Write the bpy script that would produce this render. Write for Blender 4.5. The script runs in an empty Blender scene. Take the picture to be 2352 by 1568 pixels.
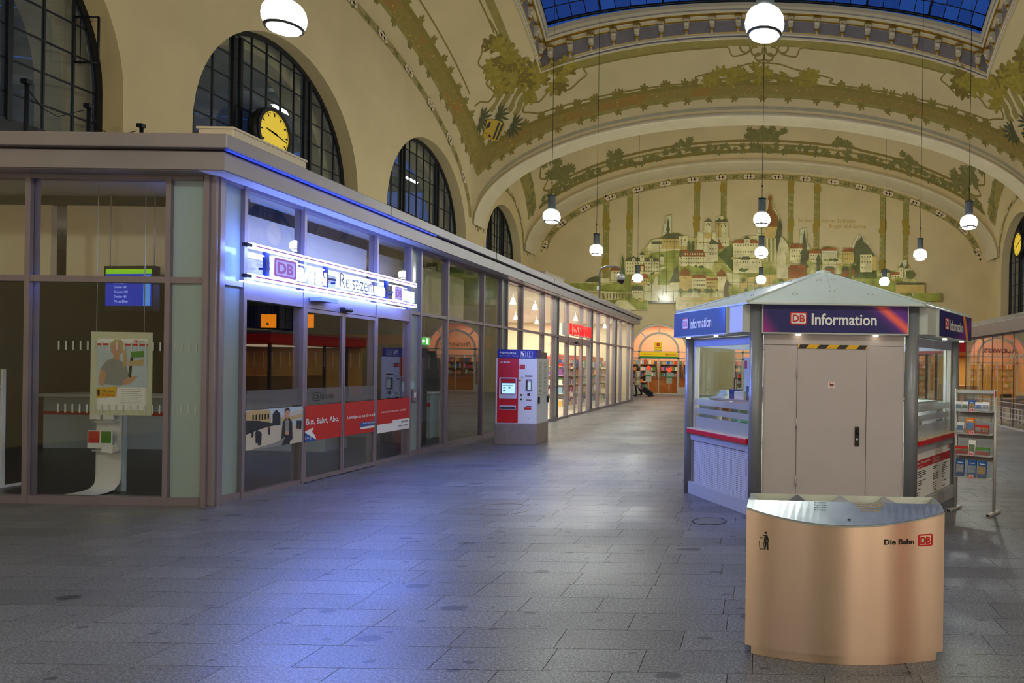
import bpy, math, random
from math import sin, cos, pi, radians, sqrt, atan2, hypot
from mathutils import Vector, Matrix
random.seed(7)
S = bpy.context.scene
COL = S.collection

# ------------------------------------------------------------------ camera
cam = bpy.data.objects.new('camera', bpy.data.cameras.new('camera'))
COL.objects.link(cam); S.camera = cam
cam.matrix_world = Matrix.Translation((0, 0, 1.65)) @ Matrix.Rotation(radians(90), 4, 'X') @ Matrix.Rotation(radians(0.8), 4, 'Z')
cam.data.sensor_width = 36.0
cam.data.lens = 36.0 * 1650 / 2352
cam.data.shift_x = -569 / 2352          # a shifted (perspective corrected) lens
cam.data.shift_y = 63 / 2352
cam.data.clip_end = 300
# ------------------------------------------------------------------ world, exposure
S.view_settings.view_transform = 'Standard'
S.view_settings.look = 'None'
S.view_settings.exposure = 0.0
S.view_settings.gamma = 1.0
S.view_settings.use_curve_mapping = False
S.cycles.max_bounces = 8
S.cycles.diffuse_bounces = 4
S.cycles.glossy_bounces = 4
S.cycles.transparent_max_bounces = 24
S.cycles.caustics_reflective = False
S.cycles.caustics_refractive = False
S.cycles.sample_clamp_indirect = 6.0
S.cycles.filter_width = 1.2
W = bpy.data.worlds.new('dusk sky'); S.world = W; W.use_nodes = True
bg = W.node_tree.nodes['Background']
bg.inputs[0].default_value = (0.013, 0.055, 0.24, 1)
bg.inputs[1].default_value = 1.0

LAMP = 122.0      # radiance of the pendant globes

# ------------------------------------------------------------------ helpers
def hx(s):
    s = s.lstrip('#')
    r = [int(s[i:i + 2], 16) / 255 for i in (0, 2, 4)]
    return tuple(v / 12.92 if v <= 0.04045 else ((v + 0.055) / 1.055) ** 2.4 for v in r)

MATS = {}
def mat(name, col, rough=0.55, metal=0.0, spec=0.5, noise=None, bump=None, emit=None, trans=None, coat=0.0):
    """procedural material; noise=(amount, scale), bump=(strength, scale), emit=(colour, strength)"""
    if name in MATS: return MATS[name]
    if isinstance(col, str): col = hx(col)
    m = bpy.data.materials.new(name); m.use_nodes = True
    nt = m.node_tree; b = nt.nodes['Principled BSDF']
    b.inputs['Base Color'].default_value = (*col, 1)
    b.inputs['Roughness'].default_value = rough
    b.inputs['Metallic'].default_value = metal
    b.inputs['Specular IOR Level'].default_value = spec
    if coat: b.inputs['Coat Weight'].default_value = coat; b.inputs['Coat Roughness'].default_value = 0.05
    if noise or bump:
        tc = nt.nodes.new('ShaderNodeNewGeometry')
    if noise:
        n = nt.nodes.new('ShaderNodeTexNoise'); n.inputs['Scale'].default_value = noise[1]; n.inputs['Detail'].default_value = 6
        nt.links.new(tc.outputs['Position'], n.inputs['Vector'])
        mx = nt.nodes.new('ShaderNodeMix'); mx.data_type = 'RGBA'
        a = noise[0]
        mx.inputs[6].default_value = (*[max(0, c * (1 - a)) for c in col], 1)
        mx.inputs[7].default_value = (*[min(1, c * (1 + a)) for c in col], 1)
        rp = nt.nodes.new('ShaderNodeMapRange'); rp.inputs[1].default_value = 0.3; rp.inputs[2].default_value = 0.7
        nt.links.new(n.outputs['Fac'], rp.inputs[0]); nt.links.new(rp.outputs[0], mx.inputs[0])
        nt.links.new(mx.outputs[2], b.inputs['Base Color'])
    if bump:
        n2 = nt.nodes.new('ShaderNodeTexNoise'); n2.inputs['Scale'].default_value = bump[1]; n2.inputs['Detail'].default_value = 4
        nt.links.new(tc.outputs['Position'], n2.inputs['Vector'])
        bp = nt.nodes.new('ShaderNodeBump'); bp.inputs['Strength'].default_value = bump[0]; bp.inputs['Distance'].default_value = 0.02
        nt.links.new(n2.outputs['Fac'], bp.inputs['Height']); nt.links.new(bp.outputs[0], b.inputs['Normal'])
    if emit:
        e = hx(emit[0]) if isinstance(emit[0], str) else emit[0]
        b.inputs['Emission Color'].default_value = (*e, 1); b.inputs['Emission Strength'].default_value = emit[1]
    MATS[name] = m
    return m

def glass(name, tint=(0.93, 0.97, 0.96), ior=1.5, rough=0.0, body=0.0, bodycol=(0.5, 0.6, 0.6)):
    """sheet glass: clear transmission plus fresnel reflection (body: a little haze / frost)"""
    if name in MATS: return MATS[name]
    m = bpy.data.materials.new(name); m.use_nodes = True
    nt = m.node_tree; nt.nodes.clear()
    out = nt.nodes.new('ShaderNodeOutputMaterial')
    tr = nt.nodes.new('ShaderNodeBsdfTransparent'); tr.inputs[0].default_value = (*tint, 1)
    gl = nt.nodes.new('ShaderNodeBsdfGlossy'); gl.inputs['Roughness'].default_value = rough; gl.inputs[0].default_value = (1, 1, 1, 1)
    fr = nt.nodes.new('ShaderNodeFresnel'); fr.inputs['IOR'].default_value = ior
    # keep the same fresnel on the back side of each sheet
    geo = nt.nodes.new('ShaderNodeNewGeometry')
    mxi = nt.nodes.new('ShaderNodeMix'); mxi.data_type = 'FLOAT'
    mxi.inputs[2].default_value = ior; mxi.inputs[3].default_value = 1.0 / ior
    nt.links.new(geo.outputs['Backfacing'], mxi.inputs[0]); nt.links.new(mxi.outputs[0], fr.inputs['IOR'])
    base = tr.outputs[0]
    if body:
        df = nt.nodes.new('ShaderNodeBsdfDiffuse'); df.inputs[0].default_value = (*bodycol, 1)
        tl = nt.nodes.new('ShaderNodeBsdfTranslucent'); tl.inputs[0].default_value = (*bodycol, 1)
        ad = nt.nodes.new('ShaderNodeMixShader'); ad.inputs[0].default_value = 0.35
        nt.links.new(df.outputs[0], ad.inputs[1]); nt.links.new(tl.outputs[0], ad.inputs[2])
        mb_ = nt.nodes.new('ShaderNodeMixShader'); mb_.inputs[0].default_value = body
        nt.links.new(tr.outputs[0], mb_.inputs[1]); nt.links.new(ad.outputs[0], mb_.inputs[2])
        base = mb_.outputs[0]
    mx = nt.nodes.new('ShaderNodeMixShader')
    nt.links.new(fr.outputs[0], mx.inputs[0]); nt.links.new(base, mx.inputs[1]); nt.links.new(gl.outputs[0], mx.inputs[2])
    nt.links.new(mx.outputs[0], out.inputs[0])
    MATS[name] = m
    return m

class MB:
    """collects faces, builds ONE mesh object"""
    def __init__(s): s.v = []; s.f = []; s.m = []; s.s = []
    def add(s, vs, fs, mi=0, sm=False):
        o = len(s.v); s.v += [tuple(p) for p in vs]
        for f in fs: s.f.append(tuple(i + o for i in f)); s.m.append(mi); s.s.append(sm)
        return s
    def poly(s, pts, mi=0): return s.add(pts, [range(len(pts))], mi)
    def box(s, x0, y0, z0, x1, y1, z1, mi=0):
        if x0 > x1: x0, x1 = x1, x0
        if y0 > y1: y0, y1 = y1, y0
        if z0 > z1: z0, z1 = z1, z0
        v = [(x0, y0, z0), (x1, y0, z0), (x1, y1, z0), (x0, y1, z0), (x0, y0, z1), (x1, y0, z1), (x1, y1, z1), (x0, y1, z1)]
        return s.add(v, [(0, 3, 2, 1), (4, 5, 6, 7), (0, 1, 5, 4), (1, 2, 6, 5), (2, 3, 7, 6), (3, 0, 4, 7)], mi)
    def cyl(s, p0, p1, r0, r1=None, n=16, mi=0, caps=True):
        r1 = r0 if r1 is None else r1
        p0 = Vector(p0); p1 = Vector(p1); d = (p1 - p0).normalized()
        a = d.orthogonal().normalized(); b = d.cross(a)
        v = [p0 + (a * cos(2 * pi * i / n) + b * sin(2 * pi * i / n)) * r0 for i in range(n)]
        v += [p1 + (a * cos(2 * pi * i / n) + b * sin(2 * pi * i / n)) * r1 for i in range(n)]
        s.add(v, [(i, (i + 1) % n, n + (i + 1) % n, n + i) for i in range(n)], mi, True)
        if caps:
            o = len(s.v) - 2 * n
            s.f.append(tuple(o + i for i in reversed(range(n)))); s.m.append(mi); s.s.append(False)
            s.f.append(tuple(o + n + i for i in range(n))); s.m.append(mi); s.s.append(False)
        return s
    def tube(s, pts, r, n=8, mi=0):
        pts = [Vector(p) for p in pts]; rings = []
        a = None
        for i, p in enumerate(pts):
            d = (pts[min(i + 1, len(pts) - 1)] - pts[max(i - 1, 0)]).normalized()
            a = d.orthogonal().normalized() if a is None else (a - d * a.dot(d)).normalized()
            b = d.cross(a)
            rings += [p + (a * cos(2 * pi * k / n) + b * sin(2 * pi * k / n)) * r for k in range(n)]
        fs = [(i * n + k, i * n + (k + 1) % n, (i + 1) * n + (k + 1) % n, (i + 1) * n + k) for i in range(len(pts) - 1) for k in range(n)]
        s.add(rings, fs, mi, True)
        o = len(s.v) - len(rings)
        s.f += [tuple(o + k for k in reversed(range(n))), tuple(o + len(rings) - n + k for k in range(n))]; s.m += [mi, mi]; s.s += [False, False]
        return s
    def lathe(s, prof, c=(0, 0), n=24, mi=0, sm=True):
        v = [(c[0] + r * cos(2 * pi * k / n), c[1] + r * sin(2 * pi * k / n), z) for r, z in prof for k in range(n)]
        return s.add(v, [(i * n + k, i * n + (k + 1) % n, (i + 1) * n + (k + 1) % n, (i + 1) * n + k) for i in range(len(prof) - 1) for k in range(n)], mi, sm)
    def prism(s, pts, h, fn, mi=0, mside=None):
        """2D outline pts extruded by h; fn(u, v, w) -> world"""
        n = len(pts)
        v = [fn(u, w, 0) for u, w in pts] + [fn(u, w, h) for u, w in pts]
        s.add(v, [tuple(range(n)), tuple(reversed(range(n, 2 * n)))], mi)
        o = len(s.v) - 2 * n
        for i in range(n):
            s.f.append((o + i, o + (i + 1) % n, o + n + (i + 1) % n, o + n + i)); s.m.append(mi if mside is None else mside); s.s.append(False)
        return s
    def xf(s, M):
        s.v = [tuple(M @ Vector(p)) for p in s.v]; return s
    def join(s, o, mi=0):
        k = len(s.v); s.v += o.v
        s.f += [tuple(i + k for i in f) for f in o.f]; s.m += [m + mi for m in o.m]; s.s += o.s
        return s
    def build(s, name, m, parent=None, world=False, bevel=0, tint=None):
        if world and parent is not None:
            l = parent.location; s.v = [(x - l.x, y - l.y, z - l.z) for x, y, z in s.v]
        me = bpy.data.meshes.new(name); me.from_pydata(s.v, [], s.f)
        for q in (m if isinstance(m, (list, tuple)) else [m]): me.materials.append(q)
        if len(me.polygons) == len(s.m):
            me.polygons.foreach_set('material_index', s.m); me.polygons.foreach_set('use_smooth', s.s)
        if tint is not None:
            a = me.color_attributes.new('tint', 'FLOAT_COLOR', 'CORNER')
            for p in me.polygons:
                t = tint[p.index]
                for li in p.loop_indices: a.data[li].color = (t, t, t, 1)
        me.update()
        o = bpy.data.objects.new(name, me); COL.objects.link(o)
        if parent is not None: o.parent = parent
        if bevel:
            bv = o.modifiers.new('bevel', 'BEVEL'); bv.width = bevel; bv.segments = 2; bv.limit_method = 'ANGLE'; bv.angle_limit = radians(50)
        return o

def tag(o, label=None, cat=None, group=None, kind=None):
    if label: o['label'] = label
    if cat: o['category'] = cat
    if group: o['group'] = group
    if kind: o['kind'] = kind
    return o
def thing(name, label, cat, loc=(0, 0, 0), rz=0.0, group=None):
    o = bpy.data.objects.new(name, None); COL.objects.link(o)
    o.location = loc; o.rotation_euler = (0, 0, rz); o.empty_display_size = 0.2
    return tag(o, label, cat, group)
def copy_tree(o, parent=None):
    c = o.copy(); COL.objects.link(c)
    if parent is not None: c.parent = parent
    for ch in [x for x in bpy.data.objects if x.parent == o]: copy_tree(ch, c)
    return c
def struct(o, label=None): return tag(o, label, kind='structure')

def curve2d(splines, extrude=0.0, bevel=0.0, res=2):
    """filled outline(s) with holes -> (verts, faces) in the XY plane, thickness 2*extrude along Z"""
    cu = bpy.data.curves.new('tmp', 'CURVE'); cu.dimensions = '2D'; cu.fill_mode = 'BOTH'; cu.extrude = extrude
    for pts in splines:
        sp = cu.splines.new('POLY'); sp.points.add(len(pts) - 1)
        for i, p in enumerate(pts): sp.points[i].co = (p[0], p[1], 0, 1)
        sp.use_cyclic_u = True
    ob = bpy.data.objects.new('tmp', cu)
    me = bpy.data.meshes.new_from_object(ob)
    r = [tuple(v.co) for v in me.vertices], [tuple(p.vertices) for p in me.polygons]
    bpy.data.objects.remove(ob); bpy.data.curves.remove(cu); bpy.data.meshes.remove(me)
    return r
_txt = {}
def text2d(s, size=1.0, bold=0.0, extrude=0.0, align='LEFT', sx=1.0, shear=0.0):
    k = (s, size, bold, extrude, align, sx, shear)
    if k in _txt: return _txt[k]
    cu = bpy.data.curves.new('tmp', 'FONT'); cu.body = s; cu.size = size; cu.offset = bold; cu.extrude = extrude; cu.align_x = align
    cu.resolution_u = 3; cu.shear = shear
    ob = bpy.data.objects.new('tmp', cu)
    me = bpy.data.meshes.new_from_object(ob)
    r = [(v.co.x * sx, v.co.y, v.co.z) for v in me.vertices], [tuple(p.vertices) for p in me.polygons]
    bpy.data.objects.remove(ob); bpy.data.curves.remove(cu); bpy.data.meshes.remove(me)
    _txt[k] = r
    return r
def text_w(s, **k):
    v, _ = text2d(s, **k); xs = [p[0] for p in v] or [0]
    return min(xs), max(xs)
def text_into(mb, s, fn, fit=None, mi=0, **k):
    """adds lettering to mb; fn(u, v, w) maps text plane to the object; fit=(u0,u1) stretches it to a width"""
    v, f = text2d(s, **k)
    if fit:
        a, b = text_w(s, **k); q = (fit[1] - fit[0]) / max(1e-6, b - a)
        v = [(fit[0] + (x - a) * q, y, z) for x, y, z in v]
    return mb.add([fn(*p) for p in v], f, mi)
def rrect(x0, y0, x1, y1, r, n=5):
    pts = []
    for cx, cy, a0 in ((x1 - r, y0 + r, -90), (x1 - r, y1 - r, 0), (x0 + r, y1 - r, 90), (x0 + r, y0 + r, 180)):
        for i in range(n + 1):
            a = radians(a0 + 90 * i / n); pts.append((cx + r * cos(a), cy + r * sin(a)))
    return pts
def railway_logo(mb, fn, x, y, w, h, red=0, white=1, d=0.002):
    """white rounded box, red frame and the two red letters"""
    fr = w * 0.075
    v, f = curve2d([rrect(x, y, x + w, y + h, h * 0.16)]); mb.add([fn(a, b, d) for a, b, c in v], f, white)
    v, f = curve2d([rrect(x, y, x + w, y + h, h * 0.16), rrect(x + fr, y + fr, x + w - fr, y + h - fr, h * 0.1)])
    mb.add([fn(a, b, 2 * d) for a, b, c in v], f, red)
    text_into(mb, 'DB', lambda a, b, c: fn(a, y + h * 0.5 + (b - 0.345) * h * 0.78, 2 * d), fit=(x + w * 0.15, x + w * 0.86), mi=red, size=1.0, bold=0.035)
    return mb
def ellipse_pts(cx, cy, rx, ry, a0=0, a1=360, n=32):
    return [(cx + rx * cos(radians(a0 + (a1 - a0) * i / n)), cy + ry * sin(radians(a0 + (a1 - a0) * i / n))) for i in range(n + 1)]
def clip_convex(poly, clip):
    """Sutherland-Hodgman; clip is a convex counter-clockwise outline"""
    out = list(poly)
    for i in range(len(clip)):
        a, b = clip[i], clip[(i + 1) % len(clip)]
        inp, out = out, []
        if not inp: return []
        side = lambda p: (b[0] - a[0]) * (p[1] - a[1]) - (b[1] - a[1]) * (p[0] - a[0])
        for j in range(len(inp)):
            p, q = inp[j], inp[(j + 1) % len(inp)]; sp, sq = side(p), side(q)
            if sp >= 0: out.append(p)
            if (sp >= 0) != (sq >= 0):
                t = sp / (sp - sq); out.append((p[0] + (q[0] - p[0]) * t, p[1] + (q[1] - p[1]) * t))
    return out
def poly_area(p): return abs(sum(p[i][0] * p[(i + 1) % len(p)][1] - p[(i + 1) % len(p)][0] * p[i][1] for i in range(len(p)))) / 2

# ------------------------------------------------------------------ materials
CREAM = mat('cream plaster', '#d3bf8f', 0.8, noise=(0.06, 0.7), bump=(0.08, 60))
CREAM_W = mat('pale cream stucco', '#d6c9a6', 0.7, noise=(0.05, 1.2))
STONE_BAND = mat('grey green stucco', '#a9a284', 0.8, noise=(0.08, 1.5))
WHITE = mat('white paint', '#e4e4e0', 0.45)
WHITE_PLAST = mat('white plastic', '#e8e8ea', 0.35)
FRAME = mat('taupe aluminium', '#8b818c', 0.38, 0.35, noise=(0.05, 3))
FASCIA = mat('grey fascia sheet', '#918b92', 0.42, 0.35, noise=(0.08, 1.5))
SOFFIT = mat('pale soffit sheet', '#d9d7d8', 0.4)
BLACK = mat('black iron', '#15171b', 0.5, 0.2)
DARK = mat('dark plastic', '#1c1d20', 0.45)
STEEL = mat('brushed steel', '#b9b6b2', 0.3, 1.0, noise=(0.06, 8))
ALU = mat('satin aluminium', '#c4c3c2', 0.4, 0.45)
RED = mat('traffic red', '#c4161c', 0.4)
REDP = mat('red print', '#c9231d', 0.5)
NAVY = mat('navy print', '#10107a', 0.4)
BLACKP = mat('black print', '#0c0c0e', 0.5)
WHITEP = mat('white print', '#f2f2f2', 0.5)
GLASS = glass('clear shop glass')
GLASS_D = glass('tinted shop glass', tint=(0.93, 0.95, 0.95))
FROST = glass('frosted glass', tint=(0.7, 0.85, 0.83), rough=0.12, body=0.88, bodycol=(0.46, 0.58, 0.56))
PANE_OLD = glass('dusty veiled window glass', tint=(0.80, 0.84, 0.84), body=0.18, bodycol=(0.42, 0.50, 0.53))  # dust body raised into a grey veil to brighten the panes
# ================================================================== HALL
WX = 13.9; YF, YB = -2.0, 44.0
ZS = 8.4
# ---- floor -----------------------------------------------------------------
def granite():
    m = bpy.data.materials.new('granite slabs'); m.use_nodes = True; nt = m.node_tree; b = nt.nodes['Principled BSDF']
    N = nt.nodes.new; L = nt.links.new
    geo = N('ShaderNodeNewGeometry')
    n1 = N('ShaderNodeTexNoise'); n1.inputs['Scale'].default_value = 70; n1.inputs['Detail'].default_value = 5; n1.inputs['Roughness'].default_value = 0.8
    L(geo.outputs['Position'], n1.inputs['Vector'])
    r1 = N('ShaderNodeValToRGB'); e = r1.color_ramp.elements
    e[0].position = 0.34; e[0].color = (*hx('#3a3d45'), 1); e[1].position = 0.66; e[1].color = (*hx('#9b9ea6'), 1)
    k = r1.color_ramp.elements.new(0.5); k.color = (*hx('#64676f'), 1)
    L(n1.outputs['Fac'], r1.inputs[0])
    # large dark inclusions, drawn out along the slabs
    mp = N('ShaderNodeMapping'); mp.inputs['Scale'].default_value = (1.0, 1.7, 1.0); mp.inputs['Rotation'].default_value = (0, 0, 0.25)
    nd = N('ShaderNodeTexNoise'); nd.inputs['Scale'].default_value = 5; nd.inputs['Detail'].default_value = 3
    L(geo.outputs['Position'], nd.inputs['Vector'])
    ad = N('ShaderNodeMix'); ad.data_type = 'VECTOR'; ad.inputs[0].default_value = 0.06
    L(geo.outputs['Position'], ad.inputs[4]); L(nd.outputs['Color'], ad.inputs[5])
    L(ad.outputs[1], mp.inputs['Vector'])
    fac = None
    for sc, thr, keep in ((1.6, 0.17, 0.62), (4.0, 0.16, 0.70)):
        vo = N('ShaderNodeTexVoronoi'); vo.inputs['Scale'].default_value = sc; vo.voronoi_dimensions = '2D'
        L(mp.outputs[0], vo.inputs['Vector'])
        sep = N('ShaderNodeSeparateColor'); L(vo.outputs['Color'], sep.inputs[0])
        rad = N('ShaderNodeMapRange'); rad.inputs[1].default_value = keep; rad.inputs[2].default_value = 1.0; rad.inputs[3].default_value = 0.0; rad.inputs[4].default_value = thr
        L(sep.outputs[0], rad.inputs[0])
        lt = N('ShaderNodeMath'); lt.operation = 'SUBTRACT'; L(rad.outputs[0], lt.inputs[0]); L(vo.outputs['Distance'], lt.inputs[1])
        st = N('ShaderNodeMapRange'); st.inputs[1].default_value = 0.0; st.inputs[2].default_value = 0.02; L(lt.outputs[0], st.inputs[0])
        if fac is None: fac = st.outputs[0]
        else:
            mxm = N('ShaderNodeMath'); mxm.operation = 'MAXIMUM'; L(fac, mxm.inputs[0]); L(st.outputs[0], mxm.inputs[1]); fac = mxm.outputs[0]
    sc_ = N('ShaderNodeMath'); sc_.operation = 'MULTIPLY'; sc_.inputs[1].default_value = 0.85; L(fac, sc_.inputs[0])
    mx = N('ShaderNodeMix'); mx.data_type = 'RGBA'; L(sc_.outputs[0], mx.inputs[0]); L(r1.outputs[0], mx.inputs[6]); mx.inputs[7].default_value = (*hx('#3c3e46'), 1)
    at = N('ShaderNodeAttribute'); at.attribute_name = 'tint'
    mu = N('ShaderNodeMix'); mu.data_type = 'RGBA'; mu.blend_type = 'MULTIPLY'; mu.inputs[0].default_value = 1.0
    L(mx.outputs[2], mu.inputs[6]); L(at.outputs['Color'], mu.inputs[7])
    # worn, slightly brownish zones
    n3 = N('ShaderNodeTexNoise'); n3.inputs['Scale'].default_value = 0.55; n3.inputs['Detail'].default_value = 4
    L(geo.outputs['Position'], n3.inputs['Vector'])
    rr = N('ShaderNodeMapRange'); rr.inputs[1].default_value = 0.35; rr.inputs[2].default_value = 0.7; rr.inputs[3].default_value = 0.31; rr.inputs[4].default_value = 0.48
    L(n3.outputs['Fac'], rr.inputs[0])
    wr = N('ShaderNodeMix'); wr.data_type = 'RGBA'; wr.blend_type = 'MULTIPLY'
    wv = N('ShaderNodeMapRange'); wv.inputs[1].default_value = 0.4; wv.inputs[2].default_value = 0.75; L(n3.outputs['Fac'], wv.inputs[0]); L(wv.outputs[0], wr.inputs[0])
    L(mu.outputs[2], wr.inputs[6]); wr.inputs[7].default_value = (0.92, 0.88, 0.82, 1)
    L(wr.outputs[2], b.inputs['Base Color']); L(rr.outputs[0], b.inputs['Roughness'])
    bp = N('ShaderNodeBump'); bp.inputs['Strength'].default_value = 0.06; bp.inputs['Distance'].default_value = 0.004
    L(n1.outputs['Fac'], bp.inputs['Height']); L(bp.outputs[0], b.inputs['Normal'])
    b.inputs['Specular IOR Level'].default_value = 0.30
    return m
GRANITE = granite()
GROUT = mat('dark joint mortar', '#34312f', 0.9)
fb = MB().box(-WX, YF, -0.3, WX, YB + 6, -0.004)
floor = struct(fb.build('floor', GROUT))
TH = radians(0.8)
def px_of(x, y, z):
    a = 1650 * x / y; b = -1650 * (z - 1.65) / y
    return 1745 + cos(TH) * a - sin(TH) * b, 847 + sin(TH) * a + cos(TH) * b
rt = random.Random(3)
tiles = []
y = YF; r = 0
while y < YB:
    x = -WX - rt.random() * 0.7
    while x < WX:
        l = rt.choice((0.52, 0.62, 0.62, 0.74, 0.86))
        tiles.append((max(x, -WX), y, min(x + l, WX), min(y + 0.31, YB), 0.86 + 0.28 * rt.random() if rt.random() < 0.8 else 0.75 + 0.4 * rt.random()))
        x += l
    y += 0.31; r += 1
vis = []
for i, t in enumerate(tiles):
    cx, cy = (t[0] + t[2]) / 2, (t[1] + t[3]) / 2
    if cy > 2.2:
        u, v = px_of(cx, cy, 0)
        if -60 < u < 2410 and v < 1590 and not (cx < -6.3 and cy > 8.2): vis.append((cy, i))
vis.sort(); near = set(i for _, i in vis[:296])
def tile_into(mb, t):
    g = 0.0022
    x0, y0, x1, y1 = t[0] + g, t[1] + g, t[2] - g, t[3] - g
    if x1 - x0 < 0.02: return False
    v = [(x0, y0, -0.02), (x1, y0, -0.02), (x1, y1, -0.02), (x0, y1, -0.02), (x0, y0, 0), (x1, y0, 0), (x1, y1, 0), (x0, y1, 0)]
    mb.add(v, [(4, 5, 6, 7), (0, 1, 5, 4), (1, 2, 6, 5), (2, 3, 7, 6), (3, 0, 4, 7)]); return True
rest = MB(); rtint = []
for i, t in enumerate(tiles):
    if i in near:
        m1 = MB()
        if tile_into(m1, t): m1.build('floor_tile', GRANITE, floor, tint=[t[4]] * 5)
    elif tile_into(rest, t): rtint += [t[4]] * 5
tag(rest.build('distant_floor_tiles', GRANITE, floor, tint=rtint), kind='stuff')

# ---- vault surface -----------------------------------------------------------
class Bay:
    def __init__(s, yc, hy, ay, k=0.0): s.yc, s.hy, s.ay, s.k = yc, hy, ay, k
    def p(s, t, f, off=0.0):
        """t: angle across the hall, f: angle along the hall (degrees)"""
        def q(t, f):
            T, Fq = radians(t), radians(f)
            return Vector((WX * sin(T), s.yc + s.hy * sin(Fq), ZS + 5.6 * cos(T) + s.ay * cos(Fq) - s.k * cos(T) * cos(Fq)))
        P = q(t, f)
        if off:
            n = (q(t + .2, f) - q(t - .2, f)).cross(q(t, f + .2) - q(t, f - .2)).normalized()
            if n.z > 0: n = -n
            P = P + n * off
        return P
    def scale(s, t, f):
        return max(0.02, (s.p(t + .2, f) - s.p(t - .2, f)).length / 0.4), max(0.02, (s.p(t, f + .2) - s.p(t, f - .2)).length / 0.4)
BC = Bay(21.0, 13.6, 5.9, 0.3)
BE = Bay(39.0, 3.2, 3.2)
BF = Bay(3.0, 3.2, 3.2)
CT, CF = 47.0, 59.7      # the roof light's opening in the central bay
def vault_mesh(bay, hole=False):
    mb = MB(); n = 60
    ts = [-90 + 180 * i / n for i in range(n + 1)]; fs = list(ts)
    if hole:
        ts = sorted(set([round(t, 3) for t in ts if abs(abs(t) - CT) > 1.2] + [-CT, CT])); fs = sorted(set([round(f, 3) for f in fs if abs(abs(f) - CF) > 1.2] + [-CF, CF]))
    V = [bay.p(t, f) for f in fs for t in ts]; F = []
    w = len(ts)
    for j in range(len(fs) - 1):
        for i in range(w - 1):
            if hole and -CT <= ts[i] and ts[i + 1] <= CT and -CF <= fs[j] and fs[j + 1] <= CF: continue
            F.append((j * w + i, j * w + i + 1, (j + 1) * w + i + 1, (j + 1) * w + i))
    return mb.add(V, F, 0, True)
ceiling = struct(vault_mesh(BC, True).build('ceiling', CREAM))
vault_mesh(BE).build('vault_bay', CREAM, ceiling)
vault_mesh(BF).build('vault_bay', CREAM, ceiling)

# ---- moulded ribs between the bays ---------------------------------------------
def rib(name, y0, y1, front=True, back=True):
    # profile (t between inner and outer ellipse, y)
    pr = [(1.0, y0), (0.72, y0), (0.66, y0 - .05), (0.42, y0 - .05), (0.36, y0 - .1), (0.12, y0 - .1), (0.0, y0 - 0.02), (-0.02, y0 + .12), (-0.02, y1 - .12), (0.0, y1 + .02),
          (0.12, y1 + .1), (0.36, y1 + .1), (0.42, y1 + .05), (0.66, y1 + .05), (0.72, y1), (1.0, y1)]
    mb = MB(); n = 72; V = []
    for i in range(n + 1):
        a = radians(180 * i / n)
        for t, y in pr:
            rx = 13.80 + 0.10 * t; rz = 5.38 + 0.30 * t
            V.append((-rx * cos(a), y, ZS + rz * sin(a)))
    w = len(pr)
    F = [(i * w + j, i * w + j + 1, (i + 1) * w + j + 1, (i + 1) * w + j) for i in range(n) for j in range(w - 1)]
    mb.add(V, F)
    return struct(mb.build(name, CREAM_W))
rib1 = rib('trim_1', 34.6, 35.8)
rib2 = rib('trim_2', 42.2, 44.0)
rib3 = rib('trim_3', 6.2, 7.4)
rib4 = rib('trim_4', -2.0, -0.2)
# grey painted band on the vault beside the front rib
def band(bay, name, m, f0, f1, t0=-88, t1=88, along='t', off=0.012, parent=None, n=80, wob=None):
    mb = MB(); V = []
    for i in range(n + 1):
        s = t0 + (t1 - t0) * i / n
        a, b = (f0(s), f1(s))
        V += [bay.p(s, a, off), bay.p(s, b, off)] if along == 't' else [bay.p(a, s, off), bay.p(b, s, off)]
    mb.add(V, [(2 * i, 2 * i + 2, 2 * i + 3, 2 * i + 1) for i in range(n)], 0, True)
    return mb.build(name, m, parent or ceiling)

# ---- roof light -------------------------------------------------------------------
def curve_pt(side, s, up=0.0, inn=0.0):
    """point on the opening's edge: side 0 far, 1 near, 2 at -x, 3 at +x; s in degrees"""
    if up > .3: up = .3 + (up - .3) * (1 - .30 * cos(radians(90 * s / (CT if side < 2 else CF))))
    if side in (0, 1):
        sg = 1 if side == 0 else -1; p = BC.p(s, sg * CF); return Vector((p.x * (1 - inn / 10.2), p.y - sg * inn, p.z + up))
    sg = -1 if side == 2 else 1; p = BC.p(sg * CT, s); return Vector((p.x - sg * inn, 21 + (p.y - 21) * (1 - inn / 11.7), p.z + up))
GREYF = mat('grey frieze paint', '#8d8684', 0.7, noise=(0.1, 2))
GOLD = mat('gilded stucco', '#b08a2a', 0.4, 0.5)
cornice = None
prof = [(-.42, -.02, 0), (-.42, -.16, 0), (-.30, -.20, 0), (-.24, -.12, 1), (-.20, -.12, 1), (-.16, -.22, 0), (-.02, -.22, 0), (0.02, -.10, 2), (0.0, 0.02, 0), (0.03, 0.06, 0), (0.03, 0.12, 1),
        (0.05, 0.14, 2), (0.05, 0.66, 2), (0.10, 0.68, 1), (0.10, 0.73, 1), (0.12, 0.75, 0), (0.14, 0.86, 0), (0.22, 0.88, 1), (0.22, 0.93, 1), (0.28, 0.96, 0), (0.34, 1.06, 2), (0.40, 1.10, 0), (0.44, 1.22, 0), (0.44, 1.40, 0)]
prof = [(u * (.6 if z < 0 else 1), z * (.5 if z < 0 else 1.25), m) for u, z, m in prof]
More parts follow.
